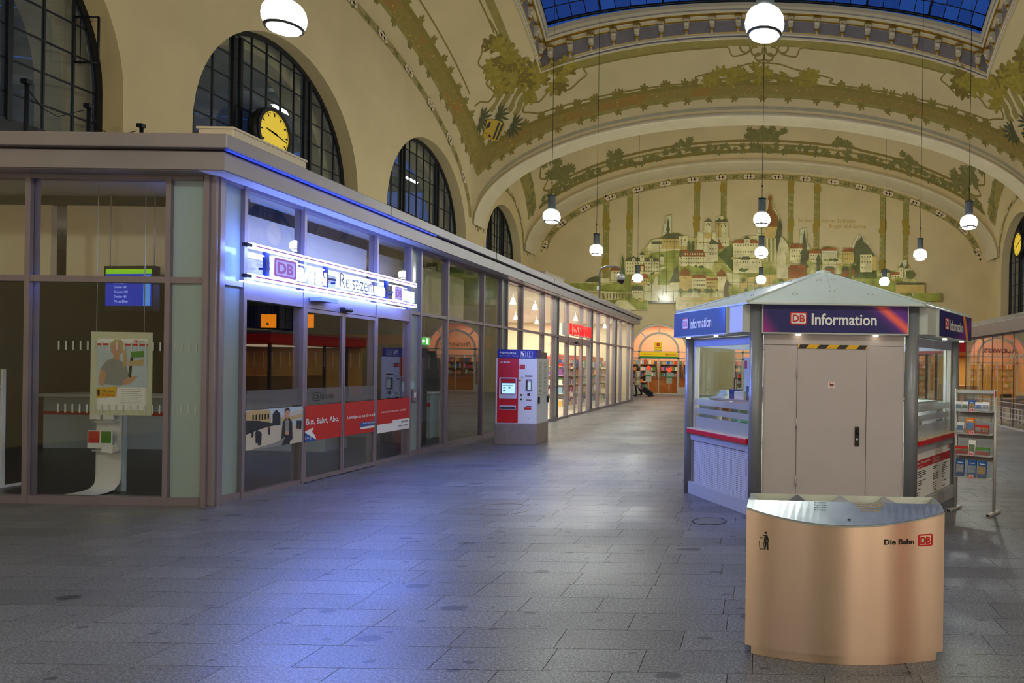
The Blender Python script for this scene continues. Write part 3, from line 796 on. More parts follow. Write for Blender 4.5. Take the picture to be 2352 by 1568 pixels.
# rose garlands on the walls, below the vault
def rose_garland(name, pts, fn, parent, step=1.0, sz=.2, width=.34):
    """pts: polyline (u, v); fn maps to the wall; a tan ribbon with vine, roses and leaves"""
    acc = [0.0]
    for i in range(1, len(pts)): acc.append(acc[-1] + hypot(pts[i][0] - pts[i - 1][0], pts[i][1] - pts[i - 1][1]))
    def P(s):
        s = max(0, min(acc[-1] - 1e-4, s)); i = 0
        while acc[i + 1] < s: i += 1
        u = (s - acc[i]) / max(1e-6, acc[i + 1] - acc[i]); a, b = pts[i], pts[i + 1]
        d = (b[0] - a[0], b[1] - a[1]); l = hypot(*d) or 1
        return (a[0] + d[0] * u, a[1] + d[1] * u), (d[0] / l, d[1] / l)
    rib = MB(); n = int(acc[-1] / .25); V = []
    for i in range(n + 1):
        (x, y), (dx, dy) = P(acc[-1] * i / n); w = width / 2
        V += [fn(x - dy * w, y + dx * w, .008), fn(x + dy * w, y - dx * w, .008)]
    rib.add(V, [(2 * i, 2 * i + 2, 2 * i + 3, 2 * i + 1) for i in range(n)])
    rib.build(name + '_ribbon', mat('tan ribbon paint', '#a8975c', .85, noise=(.1, 3)), parent)
    mb = MB(); vine = []
    k = 0; s = step * .3; q = random.Random(len(pts))
    V = []
    for i in range(n * 2 + 1):
        (x, y), (dx, dy) = P(acc[-1] * i / n / 2); o = .07 * sin(i * .9)
        V += [fn(x - dy * (o + .02), y + dx * (o + .02), .012), fn(x - dy * (o - .02), y + dx * (o - .02), .012)]
    mb.add(V, [(2 * i, 2 * i + 2, 2 * i + 3, 2 * i + 1) for i in range(n * 2)], 2)
    def leaf(x, y, r, a):
        ps = [(0, 0), (.3, .22), (.62, .26), (1, 0), (.62, -.26), (.3, -.22)]
        mb.poly([fn(x + r * (u * cos(a) - v * sin(a)), y + r * (u * sin(a) + v * cos(a)), .02) for u, v in ps], 2)
    while s < acc[-1]:
        (x, y), (dx, dy) = P(s)
        if k % 2 == 0:
            for j in (-1, 0, 1):
                c = (x + dx * j * sz * .95, y + dy * j * sz * .95)
                for w in range(2): leaf(c[0], c[1], sz * 1.25, q.uniform(0, 6.28))
                m = 10
                mb.poly([fn(c[0] + sz * .62 * (1 + .18 * (h % 2)) * cos(6.283 * h / m), c[1] + sz * .62 * (1 + .18 * (h % 2)) * sin(6.283 * h / m), .03) for h in range(m)], 0)
                mb.poly([fn(c[0] + sz * .2 * cos(6.283 * h / 6), c[1] + sz * .2 * sin(6.283 * h / 6), .036) for h in range(6)], 1)
        else:
            for w in range(4): leaf(x, y, sz * 1.1, atan2(dy, dx) + (0.6, -.6, pi - .6, pi + .6)[w])
        s += step; k += 1
    mb.build(name, [ROSE, ROSE_D, LEAF_G], parent)
for sx, wall in ((-1, wall_left), (1, wall_right)):
    fnw = lambda u, v, w, sx=sx: (sx * (WX - w), u, v)
    rose_garland('painted_rose_garland', [(21 + 13.3 * sin(radians(a)), ZS + 5.72 * cos(radians(a)) - .12) for a in range(-86, 87, 4)], fnw, wall)
    for yc in (39.0, 3.0):
        rose_garland('painted_rose_garland', [(yc + 3.05 * sin(radians(a)), ZS - .1 + 3.0 * cos(radians(a)) - .1) for a in range(-88, 89, 8)], fnw, wall, .62, .15, .26)
    # painted corbels below the springing of the ribs
    for yc in (35.2, 42.7):
        mb = MB(); pts = [(-.62, .5), (-.6, .05), (-.4, .12), (-.32, -.18), (-.12, -.05), (0, -.32), (.12, -.05), (.32, -.18), (.4, .12), (.6, .05), (.62, .5)]
        for a, b in zip(pts, pts[1:]):
            d = (b[0] - a[0], b[1] - a[1]); l = hypot(*d); nx, ny = -d[1] / l * .03, d[0] / l * .03
            mb.poly([fnw(yc + a[0] + nx, 8.5 + a[1] + ny, .01), fnw(yc + b[0] + nx, 8.5 + b[1] + ny, .01), fnw(yc + b[0] - nx, 8.5 + b[1] - ny, .01), fnw(yc + a[0] - nx, 8.5 + a[1] - ny, .01)])
        mb.build('painted_corbel', LINE_P, wall)
fnb = lambda u, v, w: (u, YB - w, v)
rose_garland('painted_rose_garland', [(13.35 * sin(radians(a)), ZS + 5.02 * cos(radians(a))) for a in range(-86, 87, 3)], fnb, wall_back, .86, .21, .40)
for px in (1391, 1445, 1599, 1660, 1814, 1874, 2026, 2079):
    x = (px - 1745 - 3) * 44 / 1650
    top = ZS + 5.02 * sqrt(1 - (x / 13.35) ** 2) - .15
    mb = MB(); mb.poly([fnb(x - .19, 4.9, .006), fnb(x + .19, 4.9, .006), fnb(x + .19, top, .006), fnb(x - .19, top, .006)], 0)
    for s in (-.15, .15): mb.poly([fnb(x + s - .012, 4.9, .012), fnb(x + s + .012, 4.9, .012), fnb(x + s + .012, top, .012), fnb(x + s - .012, top, .012)], 3)
    q = random.Random(px); z = 5.0
    while z < top - .2:
        big = (int(z * 1.2) % 3 == 0)
        for k in range(3):
            cx, cz = x + q.uniform(-.1, .1), z + q.uniform(-.1, .1); r = .16 if big else .085
            mb.poly([fnb(cx + r * (1 + .2 * (h % 2)) * cos(.785 * h), cz + r * (1 + .2 * (h % 2)) * sin(.785 * h), (.016 + .002 * k + .0009 * (z - 5))) for h in range(8)], 2 if big or k == 0 else 1)
        z += .2
    mb.build('painted_flower_column', [mat('tan column paint', '#b3a265', .85), mat('pale vine paint', '#94904e', .85), mat('ochre blossom paint', '#a08a34', .85), LINE_P], wall_back)

# ================================================================== MURAL
mural = thing('castle_mural', 'cut-out tiled mural of castles and palaces mounted on the back wall', 'mural', (0, YB - .06, 6.5))
def mp(px, py): return ((px - 1745 + (py - 847) * .014) * 44 / 1650 , 1.65 - ((py - 847) - (px - 1745) * .014) * 44 / 1650 - 6.5)
OUT = [(1311, 649), (1345, 648), (1362, 637), (1378, 630), (1385, 640), (1400, 640), (1402, 618), (1412, 613), (1425, 615), (1428, 585), (1433, 583), (1437, 597), (1450, 595), (1466, 592), (1478, 572), (1484, 572), (1486, 565), (1497, 550), (1516, 547), (1523, 540), (1525, 515), (1530, 512), (1530, 497), (1543, 493), (1543, 535), (1560, 536), (1580, 545), (1600, 547), (1602, 533), (1617, 532), (1620, 505), (1627, 500), (1634, 508), (1636, 533), (1645, 533), (1646, 500), (1650, 497), (1660, 497), (1672, 508), (1674, 553), (1681, 555), (1700, 553), (1710, 543), (1718, 543), (1738, 542), (1741, 527), (1755, 525), (1756, 490), (1760, 480), (1762, 470), (1768, 447), (1774, 452), (1776, 475), (1787, 490), (1795, 520), (1792, 545), (1800, 545), (1812, 558), (1820, 560), (1837, 562), (1837, 527), (1852, 523), (1855, 555), (1862, 570), (1886, 575), (1890, 567), (1900, 565), (1920, 572), (1922, 583), (1940, 573), (1956, 575), (1958, 560), (1970, 540), (1978, 538), (1984, 550), (1995, 555), (1997, 575), (2014, 590), (2015, 615), (2020, 623), (2060, 622), (2063, 600), (2082, 597), (2083, 610), (2095, 620), (2096, 635), (2110, 650), (2122, 655), (2123, 673), (2140, 672), (2160, 672), (2160, 695), (2098, 695), (2096, 712), (1553, 713), (1552, 697), (1490, 698), (1488, 713), (1392, 711), (1388, 674), (1312, 664)]
def mural_mat():
    m = bpy.data.materials.new('painted tile ground'); m.use_nodes = True; nt = m.node_tree; b = nt.nodes['Principled BSDF']
    N = nt.nodes.new; L = nt.links.new
    g = N('ShaderNodeNewGeometry'); n = N('ShaderNodeTexNoise'); n.inputs['Scale'].default_value = .9; n.inputs['Detail'].default_value = 7; n.inputs['Distortion'].default_value = .6
    L(g.outputs['Position'], n.inputs['Vector'])
    r = N('ShaderNodeValToRGB'); e = r.color_ramp.elements; e[0].position = .34; e[0].color = (*hx('#949646'), 1); e[1].position = .58; e[1].color = (*hx('#e6dca4'), 1)
    k = e.new(.46); k.color = (*hx('#c0b868'), 1)
    L(n.outputs['Fac'], r.inputs[0]); L(r.outputs[0], b.inputs['Base Color'])
    b.inputs['Roughness'].default_value = .22
    return m
MG = mural_mat()
wash = lambda nm, c, a=.3: mat(nm, c, .22, noise=(a, 1.6))
MPAL = [MG, wash('mural cream', '#e2d69c', .22), wash('mural ochre', '#d0b468', .18), wash('mural roof brown', '#a0683c', .3), wash('mural dark roof', '#6b6a48', .25), wash('mural green', '#a3a650', .3), wash('mural dark green', '#6c7440', .3), wash('mural grey stone', '#d6ca98', .24), mat('mural ink', '#7d6f48', .3), wash('mural brass', '#9a6a34', .25), wash('mural pale sky', '#dcd8ac', .06)]
v, f = curve2d([[mp(*p) for p in OUT]], .03)
MB().add([(a, c, b) for a, b, c in v], f).build('mural_panel', MG, mural)
art = MB(); lay = [0]
def shape(pts, mi):
    lay[0] += 1; d = .031 + .0004 * lay[0]
    v, f = curve2d([[mp(*p) for p in pts]])
    art.add([(a, -d, b) for a, b, c in v], f, mi)
R = lambda x0, y0, x1, y1, mi: shape([(x0, y0), (x1, y0), (x1, y1), (x0, y1)], mi)
def winrow(x0, x1, y, n, w=2.2, h=3.5, mi=8):
    for i in range(n):
        x = x0 + (x1 - x0) * (i + .5) / n; R(x - w / 2, y, x + w / 2, y + h, mi)
def bush(x, y, r, mi):
    q = random.Random(int(x * 31 + y)); shape([(x + r * 1.3 * cos(a) * q.uniform(.7, 1.2), y - r * .8 * sin(a) * q.uniform(.7, 1.2)) for a in [k * .52 for k in range(12)]], mi)
def house(x0, y0, x1, y1, roof, body=1, rf=3, rows=1, n=4):
    R(x0, y0, x1, y1, body); d = (x1 - x0) * .08
    shape([(x0 - 1.5, y0), (x1 + 1.5, y0), (x1 - d, y0 - roof), (x0 + d, y0 - roof)], rf)
    bq = random.Random(int(x0 * 7 + y0))
    for k in range(3): bush(bq.uniform(x0 - 3, x1 + 3), y1 + bq.uniform(-1, 3), bq.uniform(2.5, 5.5), bq.choice((5, 6, 6, 2)))
    for k in range(rows): winrow(x0 + 2, x1 - 2, y0 + 3 + k * (y1 - y0 - 3) / rows, n, min(2.4, (x1 - x0) / n * .45))
def tower(x, w, y0, y1, roof, body=1, rf=4, dome=False):
    R(x - w, y0, x + w, y1, body)
    if dome: shape([(x - w - 1, y0), (x - w * 1.1, y0 - roof * .3), (x - w * .7, y0 - roof * .6), (x, y0 - roof), (x + w * .7, y0 - roof * .6), (x + w * 1.1, y0 - roof * .3), (x + w + 1, y0)], rf)
    else: shape([(x - w - 1.5, y0), (x + w + 1.5, y0), (x, y0 - roof)], rf)
    R(x - .8, y0 + 3, x + .8, y0 + 7, 8)
def tree(x, y, r, mi=6, thin=1.0): shape([(x + r * thin * sin(a) * (1 + .12 * sin(5 * a)), y - r * cos(a)) for a in [i * .45 for i in range(14)]], mi)
# skies behind the spires
shape([(1523, 540), (1526, 516), (1531, 513), (1531, 498), (1542, 495), (1542, 538)], 10); shape([(1838, 562), (1838, 528), (1851, 524), (1854, 556), (1860, 572), (1842, 572)], 10); shape([(1958, 572), (1971, 542), (1978, 540), (1983, 551), (1994, 557), (1996, 577)], 10); shape([(2063, 620), (2064, 602), (2081, 599), (2083, 620)], 10)
# hills
shape([(1312, 650), (1345, 650), (1385, 655), (1430, 648), (1430, 672), (1312, 663)], 5)
shape([(1480, 600), (1500, 577), (1540, 572), (1580, 580), (1600, 590), (1600, 612), (1480, 614)], 5)
shape([(1480, 640), (1530, 615), (1590, 606), (1630, 618), (1652, 640), (1640, 650), (1500, 655)], 5)
shape([(1648, 585), (1680, 560), (1690, 600), (1700, 630), (1680, 620), (1662, 600)], 6)
shape([(1392, 690), (1440, 686), (1488, 690), (1488, 712), (1393, 710)], 5)
shape([(1700, 640), (1780, 630), (1860, 640), (1860, 700), (1700, 700)], 2); shape([(1860, 640), (1950, 625), (2040, 640), (2095, 650), (2095, 690), (1860, 700)], 5)
shape([(1960, 590), (1990, 560), (2012, 592), (2014, 640), (1960, 640)], 6)
# castle on the rock, far left top
shape([(1487, 566), (1498, 551), (1518, 549), (1550, 556), (1550, 575), (1490, 582)], 1); shape([(1497, 555), (1549, 555), (1545, 560), (1497, 561)], 4)
R(1520, 545, 1578, 572, 2); shape([(1516, 549), (1530, 537), (1558, 536), (1582, 547), (1576, 549)], 4)
tower(1535, 3, 530, 545, 30, 4, 4); R(1532, 520, 1538, 534, 4); R(1560, 543, 1580, 566, 1); winrow(1524, 1556, 553, 5); winrow(1562, 1578, 550, 2)
# twin-towered castle
for x in (1627, 1652, 1664): tower(x, 8 if x != 1664 else 7, 510, 556, 9, 1 if x != 1652 else 2, 4)
R(1602, 545, 1674, 566, 1); shape([(1640, 572), (1652, 550), (1660, 566), (1666, 572)], 3); R(1618, 535, 1636, 548, 2); winrow(1606, 1670, 556, 9, 2); winrow(1620, 1634, 516, 2); winrow(1646, 1670, 518, 3)
R(1624, 562, 1650, 601, 7); shape([(1628, 562), (1634, 548), (1656, 562)], 4); winrow(1628, 1648, 570, 3); winrow(1628, 1648, 582, 3)
# long palace left
house(1437, 601, 1515, 630, 9, 1, 4, 3, 12); tower(1476, 5, 586, 602, 8, 1, 4); tower(1456, 4, 594, 602, 6, 1, 4); tower(1497, 4, 594, 602, 6, 1, 4); R(1470, 608, 1482, 624, 3); R(1473, 612, 1479, 624, 1)
for x in (1521, 1563): tower(x, 4, 590, 608, 8, 7, 4)
shape([(1427, 622), (1431, 585), (1435, 600), (1437, 640), (1432, 655), (1428, 650)], 6)
house(1562, 590, 1620, 612, 16, 1, 3, 2, 10); winrow(1572, 1616, 582, 8, 2.4, 4, 1)
for x in (1583, 1592): tree(x, 567, 13, 6, .28)
tree(1564, 583, 9, 4, .3)
house(1405, 622, 1427, 648, 8, 1, 3, 1, 5); shape([(1345, 648), (1358, 638), (1375, 634), (1385, 648)], 4); R(1378, 640, 1400, 650, 1); house(1450, 640, 1490, 655, 10, 2, 3, 1, 8)
# water palace with the brass domes
R(1545, 636, 1662, 668, 2); tower(1574, 11, 634, 668, 20, 2, 9, True); tower(1658, 10, 636, 668, 18, 1, 9, True); house(1590, 640, 1622, 664, 9, 1, 3, 2, 6); house(1622, 645, 1650, 666, 6, 2, 3, 2, 5); shape([(1539, 650), (1556, 608), (1562, 648)], 4); R(1540, 650, 1560, 668, 1)
for x in (1564, 1586, 1606, 1624, 1634): tree(x, 668, 5, 6); R(x - .5, 672, x + .5, 680, 8)
R(1553, 684, 1700, 712, 2); R(1555, 690, 1660, 693, 5)
for x in (1562, 1580, 1598, 1616, 1630): tree(x, 700, 3.5, 5)
# garden pavilion and balustrade
house(1452, 668, 1478, 688, 10, 1, 4, 1, 4)
for i in range(9): R(1396 + i * 7, 675, 1398 + i * 7, 686, 8)
R(1393, 673, 1452, 675, 1); shape([(1420, 690), (1440, 690), (1465, 712), (1400, 712)], 1)
# reclining statue and small bronze figure
shape([(1500, 655), (1508, 632), (1514, 640), (1512, 655), (1524, 662), (1522, 680), (1540, 676), (1548, 682), (1545, 694), (1520, 690), (1506, 676), (1497, 668)], 7); R(1490, 692, 1552, 697, 4)
shape([(1664, 684), (1662, 668), (1666, 650), (1671, 642), (1675, 650), (1682, 655), (1674, 658), (1673, 672), (1678, 684)], 8)
# domed gate tower in the middle
R(1757, 520, 1785, 548, 2); shape([(1755, 522), (1754, 500), (1762, 484), (1768, 478), (1776, 484), (1786, 500), (1788, 522)], 9); shape([(1764, 482), (1766, 462), (1763, 458), (1768, 448), (1773, 458), (1770, 464), (1774, 482)], 3)
shape([(1786, 520), (1791, 500), (1796, 522), (1794, 548), (1784, 580), (1780, 548)], 4)
for k in range(5): R(1742 + k * 9, 548, 1746 + k * 9, 600, 7)
house(1684, 560, 1742, 592, 8, 1, 3, 2, 9); tower(1716, 6, 550, 562, 7, 1, 4); R(1684, 596, 1750, 628, 1); winrow(1690, 1748, 602, 8); house(1704, 598, 1722, 620, 8, 7, 4, 1, 3)
# standing statue
shape([(1786, 618), (1784, 590), (1788, 566), (1793, 546), (1799, 548), (1808, 562), (1812, 572), (1802, 580), (1806, 600), (1802, 612)], 7); R(1784, 612, 1810, 640, 7)
# town on the right
house(1814, 572, 1846, 600, 10, 1, 3, 2, 5); tower(1847, 9, 585, 616, 16, 4, 4, True); tower(1847, 4, 570, 582, 42, 4, 4); house(1858, 583, 1884, 604, 8, 1, 3, 2, 4); house(1886, 577, 1921, 598, 7, 10, 3, 1, 7); winrow(1888, 1920, 582, 8, 3, 12, 7)
tower(1879, 4, 600, 626, 18, 4, 4, True); house(1812, 618, 1850, 640, 9, 3, 3, 1, 5); house(1895, 620, 1915, 640, 7, 3, 4, 1, 3); house(1934, 622, 1948, 640, 8, 3, 4, 1, 2); house(1936, 580, 1960, 606, 8, 2, 3, 2, 4); tower(1959, 3, 618, 634, 16, 3, 4)
shape([(1958, 580), (1966, 556), (1976, 550), (1996, 572), (2000, 585), (1960, 590)], 4); house(1974, 586, 2002, 626, 10, 1, 4, 3, 4); tower(1977, 3, 556, 566, 14, 4, 4); R(2002, 590, 2012, 622, 2); R(1986, 606, 2000, 622, 7)
house(2022, 628, 2042, 638, 7, 1, 4, 1, 4); house(2044, 632, 2066, 642, 6, 1, 3, 1, 3); tower(2068, 4, 616, 640, 12, 1, 4); tower(2080, 3, 618, 640, 10, 1, 4); tree(2088, 632, 10, 6); R(2055, 655, 2121, 674, 2); R(2057, 650, 2121, 655, 4); shape([(2100, 674), (2159, 674), (2159, 693), (2085, 693)], 5)
for i in range(26):
    q = random.Random(100 + i); tree(q.uniform(1700, 1860), q.uniform(640, 690), q.uniform(4, 9), 6 if i % 2 else 5, .8)
art.build('painted_castles', MPAL, mural)
jt = MB()
x0, x1 = mp(1311, 700)[0], mp(2160, 700)[0]
poly = [mp(*p) for p in OUT]
def inside(u, w):
    c = False; n = len(poly)
    for i in range(n):
        a, b = poly[i], poly[i - 1]
        if (a[1] > w) != (b[1] > w) and u < (b[0] - a[0]) * (w - a[1]) / (b[1] - a[1]) + a[0]: c = not c
    return c
step = .15
for k in range(1, 60):
    X = x0 + k * .45
    if X > x1: break
    for j in range(60):
        z = -1.8 + j * step
        if inside(X, z + .02) and inside(X, z + step - .02): jt.poly([(X - .007, -.095, z), (X + .007, -.095, z), (X + .007, -.095, z + step), (X - .007, -.095, z + step)])
for j in range(0, 20):
    Z = -1.4 + j * .6
    for k in range(200):
        X = x0 + k * step
        if inside(X + .02, Z) and inside(X + step - .02, Z): jt.poly([(X, -.095, Z - .007), (X + step, -.095, Z - .007), (X + step, -.095, Z + .007), (X, -.095, Z + .007)])
tag(jt.build('tile_joints', mat('tile joint', '#7d774c', .7), mural), kind='stuff')
tx = MB()
GOLDT = mat('gold lettering', '#b8923f', .6)
text_into(tx, 'Sachsens schönste Schlösser', lambda a, b, c: (a, -.02, mp(1833, 510)[1] + b), fit=(mp(1833, 510)[0], mp(1967, 510)[0]), size=.33)
text_into(tx, 'Burgen und Gärten', lambda a, b, c: (a, -.02, mp(1904, 523)[1] + b), fit=(mp(1904, 523)[0], mp(1989, 523)[0]), size=.33)
tx2 = tx.build('lettering', GOLDT, wall_back); tx2.location = (0, YB + .01, 6.5)

# ================================================================== PENDANT LAMPS
def globe_mat():
    m = bpy.data.materials.new('lit opal glass'); m.use_nodes = True; nt = m.node_tree; nt.nodes.clear()
    o = nt.nodes.new('ShaderNodeOutputMaterial'); e = nt.nodes.new('ShaderNodeEmission'); e.inputs[0].default_value = (.95, 1.0, .93, 1); e.inputs[1].default_value = LAMP
    nt.links.new(e.outputs[0], o.inputs[0]); return m
OPAL = globe_mat()
LAMPG = mat('dark lamp metal', '#0e1112', .5, .2)
def make_lamp(cable):
    """origin at the globe's bottom centre"""
    t = thing('pendant_lamp', 'x', 'lamp')
    g = MB(); g.lathe([(0.001, 0.0), (.14, .0), (.19, .02), (.235, .075), (.265, .15), (.27, .21), (.255, .30), (.21, .37), (.15, .41), (.12, .42)], n=24); g.build('lamp_globe', OPAL, t)
    MB().lathe([(.195, .04), (.235, .04), (.243, .07), (.225, .075)], n=24).build('globe_ring', LAMPG, t)
    b = MB(); b.lathe([(.001, .415), (.13, .415), (.125, .45), (.12, .82), (.135, .84), (.135, .88), (.001, .88)], n=20); b.build('lamp_housing', LAMPG, t)
    c = MB(); c.tube([(0, 0, .88), (0, 0, .88 + cable)], .009, 5); c.cyl((0, 0, 1.25), (0, 0, 1.31), .02, n=8); c.build('suspension_cable', LAMPG, t)
    return t
LZ = 6.2
spots = [(-6.62, 9.9, 8.6, 'pendant globe lamp hanging nearest, above the corner of the glass ticket hall'), (0, 9.9, 9.2, 'pendant globe lamp hanging nearest on the middle axis under the roof light'),
         (-6.7, 22.9, 12.2, 'pendant globe lamp in front of the moulded rib on the clock side'), (0, 22.9, 12.4, 'middle pendant globe lamp of the second row, above the mural tower'), (6.6, 22.9, 12.2, 'pendant globe lamp near the far side wall with the second clock'),
         (-6.75, 29.4, 10.2, 'pendant globe lamp above the far end of the shop roof'), (0, 29.4, 11.0, 'lower middle pendant globe lamp of the third row in front of the mural'), (6.5, 29.4, 10.2, 'pendant globe lamp right of the mural in the third row'),
         (-6.6, 38.4, 8.6, 'small distant pendant globe lamp beside the camera mast'), (0, 38.4, 9.2, 'small distant pendant globe lamp low on the middle axis before the mural'), (6.6, 38.4, 8.6, 'small distant pendant globe lamp before the right end of the mural'),
         (-6.6, 1.5, 8.6, 'pendant globe lamp of the first row above the entrance side, clock side'), (0, 1.5, 9.2, 'pendant globe lamp of the first row above the entrance, middle'), (6.6, 1.5, 8.6, 'pendant globe lamp of the first row above the entrance side, far side')]
for i, (x, y, c, lab) in enumerate(spots):
    by = BC if 7 < y < 35 else BE if y > 35 else BF
    ta, fa = math.degrees(math.asin(x / WX)), math.degrees(math.asin((y - by.yc) / by.hy))
    c = by.p(ta, fa).z + (1.60 - .42 * cos(radians(90 * ta / CT)) if by is BC and abs(ta) < CT and abs(fa) < CF else 0.0) - LZ - .88
    l = make_lamp(c); l.location = (x, y, LZ); l['label'] = lab; l['group'] = 'pendant globe lamps of the hall'

# ================================================================== CLOCKS
CLKF = mat('lit yellow clock face', '#e2c84a', .5, emit=('#d9b42c', .55))
def clock(loc, rz, hh, mm, lab):
    t = thing('station_clock', lab, 'clock', loc, rz, 'station clocks in the windows')
    b = MB(); n = 40; R0 = .70
    b.cyl((0, -.16, 0), (0, .10, 0), R0, n=n); b.build('clock_case', BLACK, t)
    rim = MB(); v, f = curve2d([ellipse_pts(0, 0, R0, R0, n=n)[:-1], ellipse_pts(0, 0, R0 - .09, R0 - .09, n=n)[:-1]], .02)
    rim.add([(a, -.19 + c, q) for a, q, c in v], f); rim.build('clock_rim', BLACK, t)
    MB().cyl((0, -.165, 0), (0, -.172, 0), R0 - .085, n=n).build('clock_face', CLKF, t)
    m = MB()
    for k in range(60):
        a = radians(6 * k); l, w = (.11, .022) if k % 5 == 0 else (.035, .008)
        for r0 in (R0 - .12 - l,): m.poly([(sin(a) * r + cos(a) * s * w, -.176, cos(a) * r - sin(a) * s * w) for r, s in ((r0, -1), (r0, 1), (r0 + l, 1), (r0 + l, -1))])
    tag(m.build('minute_marks', BLACKP, t), kind='stuff')
    for nm, ang, l, w in (('hour_hand', hh * 30 + mm * .5, .34, .03), ('minute_hand', mm * 6, .52, .022)):
        a = radians(ang); q = MB(); q.prism([(-w, -.12), (w, -.12), (w * .6, l), (-w * .6, l)], .006, lambda u, v, h: (u * cos(a) + v * sin(a), -.185 - h, -u * sin(a) + v * cos(a))); q.build(nm, BLACKP, t)
    MB().box(-.04, .1, .3, .04, .2, R0).build('wall_bracket', BLACK, t)
clock((-WX - .12, 20.36, 8.12), radians(90), 9, 17, 'round yellow station clock above the ticket hall roof, white box before it')
clock((WX + .10, 38.75, 8.55), radians(-90), 8, 11, 'round yellow station clock in the window of the far side wall')

# ================================================================== TRAIN SHED beyond the windows (setting)
SHEDM = mat('sooty shed steel', '#707c80', .6, noise=(.25, .4))
sh = MB()
for i in range(24):
    y0 = -6 + i * 2.4
    sh.poly([(-16.2, y0, 15.5), (-16.5, y0 + 2.4, 15.5), (-48, y0 + (2.4 if i % 3 else 2.1), 19), (-48, y0, 19)])
sh.box(-48.2, -10, 0, -48, 56, 19); sh.box(-48, -10, -.3, -15.2, 56, 3)
for y in (4, 13, 22, 31, 40, 49): sh.box(-47, y - .2, 13.4, -16, y + .2, 14.4)
for x in (-24, -34): sh.box(x - .15, -8, 14, x + .15, 54, 14.6)
for y in (4, 22, 40): sh.box(-30.3, y - .3, 3, -29.7, y + .3, 14)
struct(sh.build('platform_shed', SHEDM), 'dark steel platform hall seen through the tall windows')
TUBE = mat('lit fluorescent tube', '#ffffff', .4, emit=('#e6f4f0', 60))
for i, (x, y, z) in enumerate(((-26, 17.0, 14.2), (-26, 21.5, 14.2), (-26, 12, 14.2), (-22, 33, 13.2), (-22, 45, 13.2), (-34, 50, 13.2), (-36, 27, 14.2), (-21, 26, 13.6), (-21, 39, 13.4))):
    t = thing('strip_light', ['strip light low in the clock window, nearer the second mullion', 'strip light in the clock window, beside its far mullion', 'strip light in the tall corner window with the vent sash', 'strip light in the third window before the rib', 'strip light deep behind the small end bay window', 'strip light at the far end of the platform hall', 'strip light of the second track behind the third window', 'strip light of the near track behind the third window', 'strip light of the near track behind the end bay window'][i], 'light', (x, y, z), 0, 'strip lights of the platform hall')
    MB().box(-.1, -.8, 0, .1, .8, .08).build('light_housing', WHITE, t); MB().cyl((0, -.75, -.05), (0, .75, -.05), .05, n=8).build('light_tube', TUBE, t)
    MB().box(-.02, -.02, .08, .02, .02, 1.3).build('hanger', BLACK, t)
# outside, beyond the other wall: dusk street fronts
ob = MB().box(24, -10, -.3, 24.4, 56, 7); ob.box(15.3, -10, -.3, 24, 56, -.1)
struct(ob.build('street_front', mat('dusk facade', '#3a3f55', .8)), 'dark building front across the street')
# ================================================================== GLASS PAVILIONS
XG = -6.22                       # glass line of the long shop front
YG0 = 8.2
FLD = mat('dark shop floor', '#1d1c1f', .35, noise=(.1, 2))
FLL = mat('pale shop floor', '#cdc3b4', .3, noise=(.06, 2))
INW = mat('shop wall cream', '#d9cdb4', .7)
ING = mat('shop wall grey', '#4c4d54', .6)

pav = thing('glass_pavilion', 'long flat-roofed glass pavilion with ticket hall and drugstore below the tall windows', 'pavilion', (-10, 21.7, 0))
def pb(mb, name, m, bevel=0): return mb.build(name, m, pav, world=True, bevel=bevel)
# roof: two stacked slabs, the lower one set back
pb(MB().box(-WX, 7.85, 3.985, -5.86, 35.62, 4.14), 'roof_slab', FASCIA, .01)
pb(MB().box(-WX, 7.93, 3.765, -5.94, 35.54, 3.965), 'eaves_slab', [FASCIA])
pb(MB().box(-6.24, 7.96, 3.757, -5.97, 35.5, 3.766), 'soffit', SOFFIT)
pb(MB().box(-WX, 7.96, 3.757, -6.24, 8.18, 3.766), 'soffit', FASCIA)
for y in (11.35, 15.9, 20.4, 24.9, 29.4, 33.6): pb(MB().box(-5.855, y - .006, 3.985, -5.862, y + .006, 4.14), 'fascia_joint', DARK)
STRIPB = mat('blue line', '#3355ff', .4, emit=('#2f55ff', .4))
pb(MB().box(-5.915, 7.9, 3.967, -5.885, 13.0, 3.983), 'blue_strip', STRIPB)  # emissive blue strip in the gap between the two roof slabs
pb(MB().box(-WX, 8.25, 3.75, -6.3, 35.2, 3.765), 'inner_ceiling', mat('shop ceiling', '#b9b4aa', .8))
# the big floor plates
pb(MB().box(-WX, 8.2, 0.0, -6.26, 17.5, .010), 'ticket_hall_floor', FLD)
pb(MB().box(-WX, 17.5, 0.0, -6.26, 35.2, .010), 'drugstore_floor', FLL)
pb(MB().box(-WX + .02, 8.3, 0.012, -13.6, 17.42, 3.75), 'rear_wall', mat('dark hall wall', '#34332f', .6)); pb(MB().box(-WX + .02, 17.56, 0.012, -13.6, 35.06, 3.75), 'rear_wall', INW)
pb(MB().box(-13.6, 17.42, .012, -6.3, 17.56, 3.75), 'partition_wall', mat('grey partition', '#4c4a4a', .7))
pb(MB().box(-13.6, 35.06, .012, -6.3, 35.2, 3.75), 'end_wall', INW)

HEADZ, TRZ = 3.74, 2.57
def post(y, w=.052, d=.11): pb(MB().box(XG - d, y - w / 2, 0, XG + .03, y + w / 2, 3.76), 'mullion', FRAME)
def rail(y0, y1, z, h=.06, d=.09, name='transom'): pb(MB().box(XG - d, y0, z - h / 2, XG + .022, y1, z + h / 2), name, FRAME)
def pane(y0, y1, z0, z1, m, name='glass_pane'): return pb(MB().box(XG - .034, y0, z0, XG - .022, y1, z1), name, m)
Y0 = 8.25
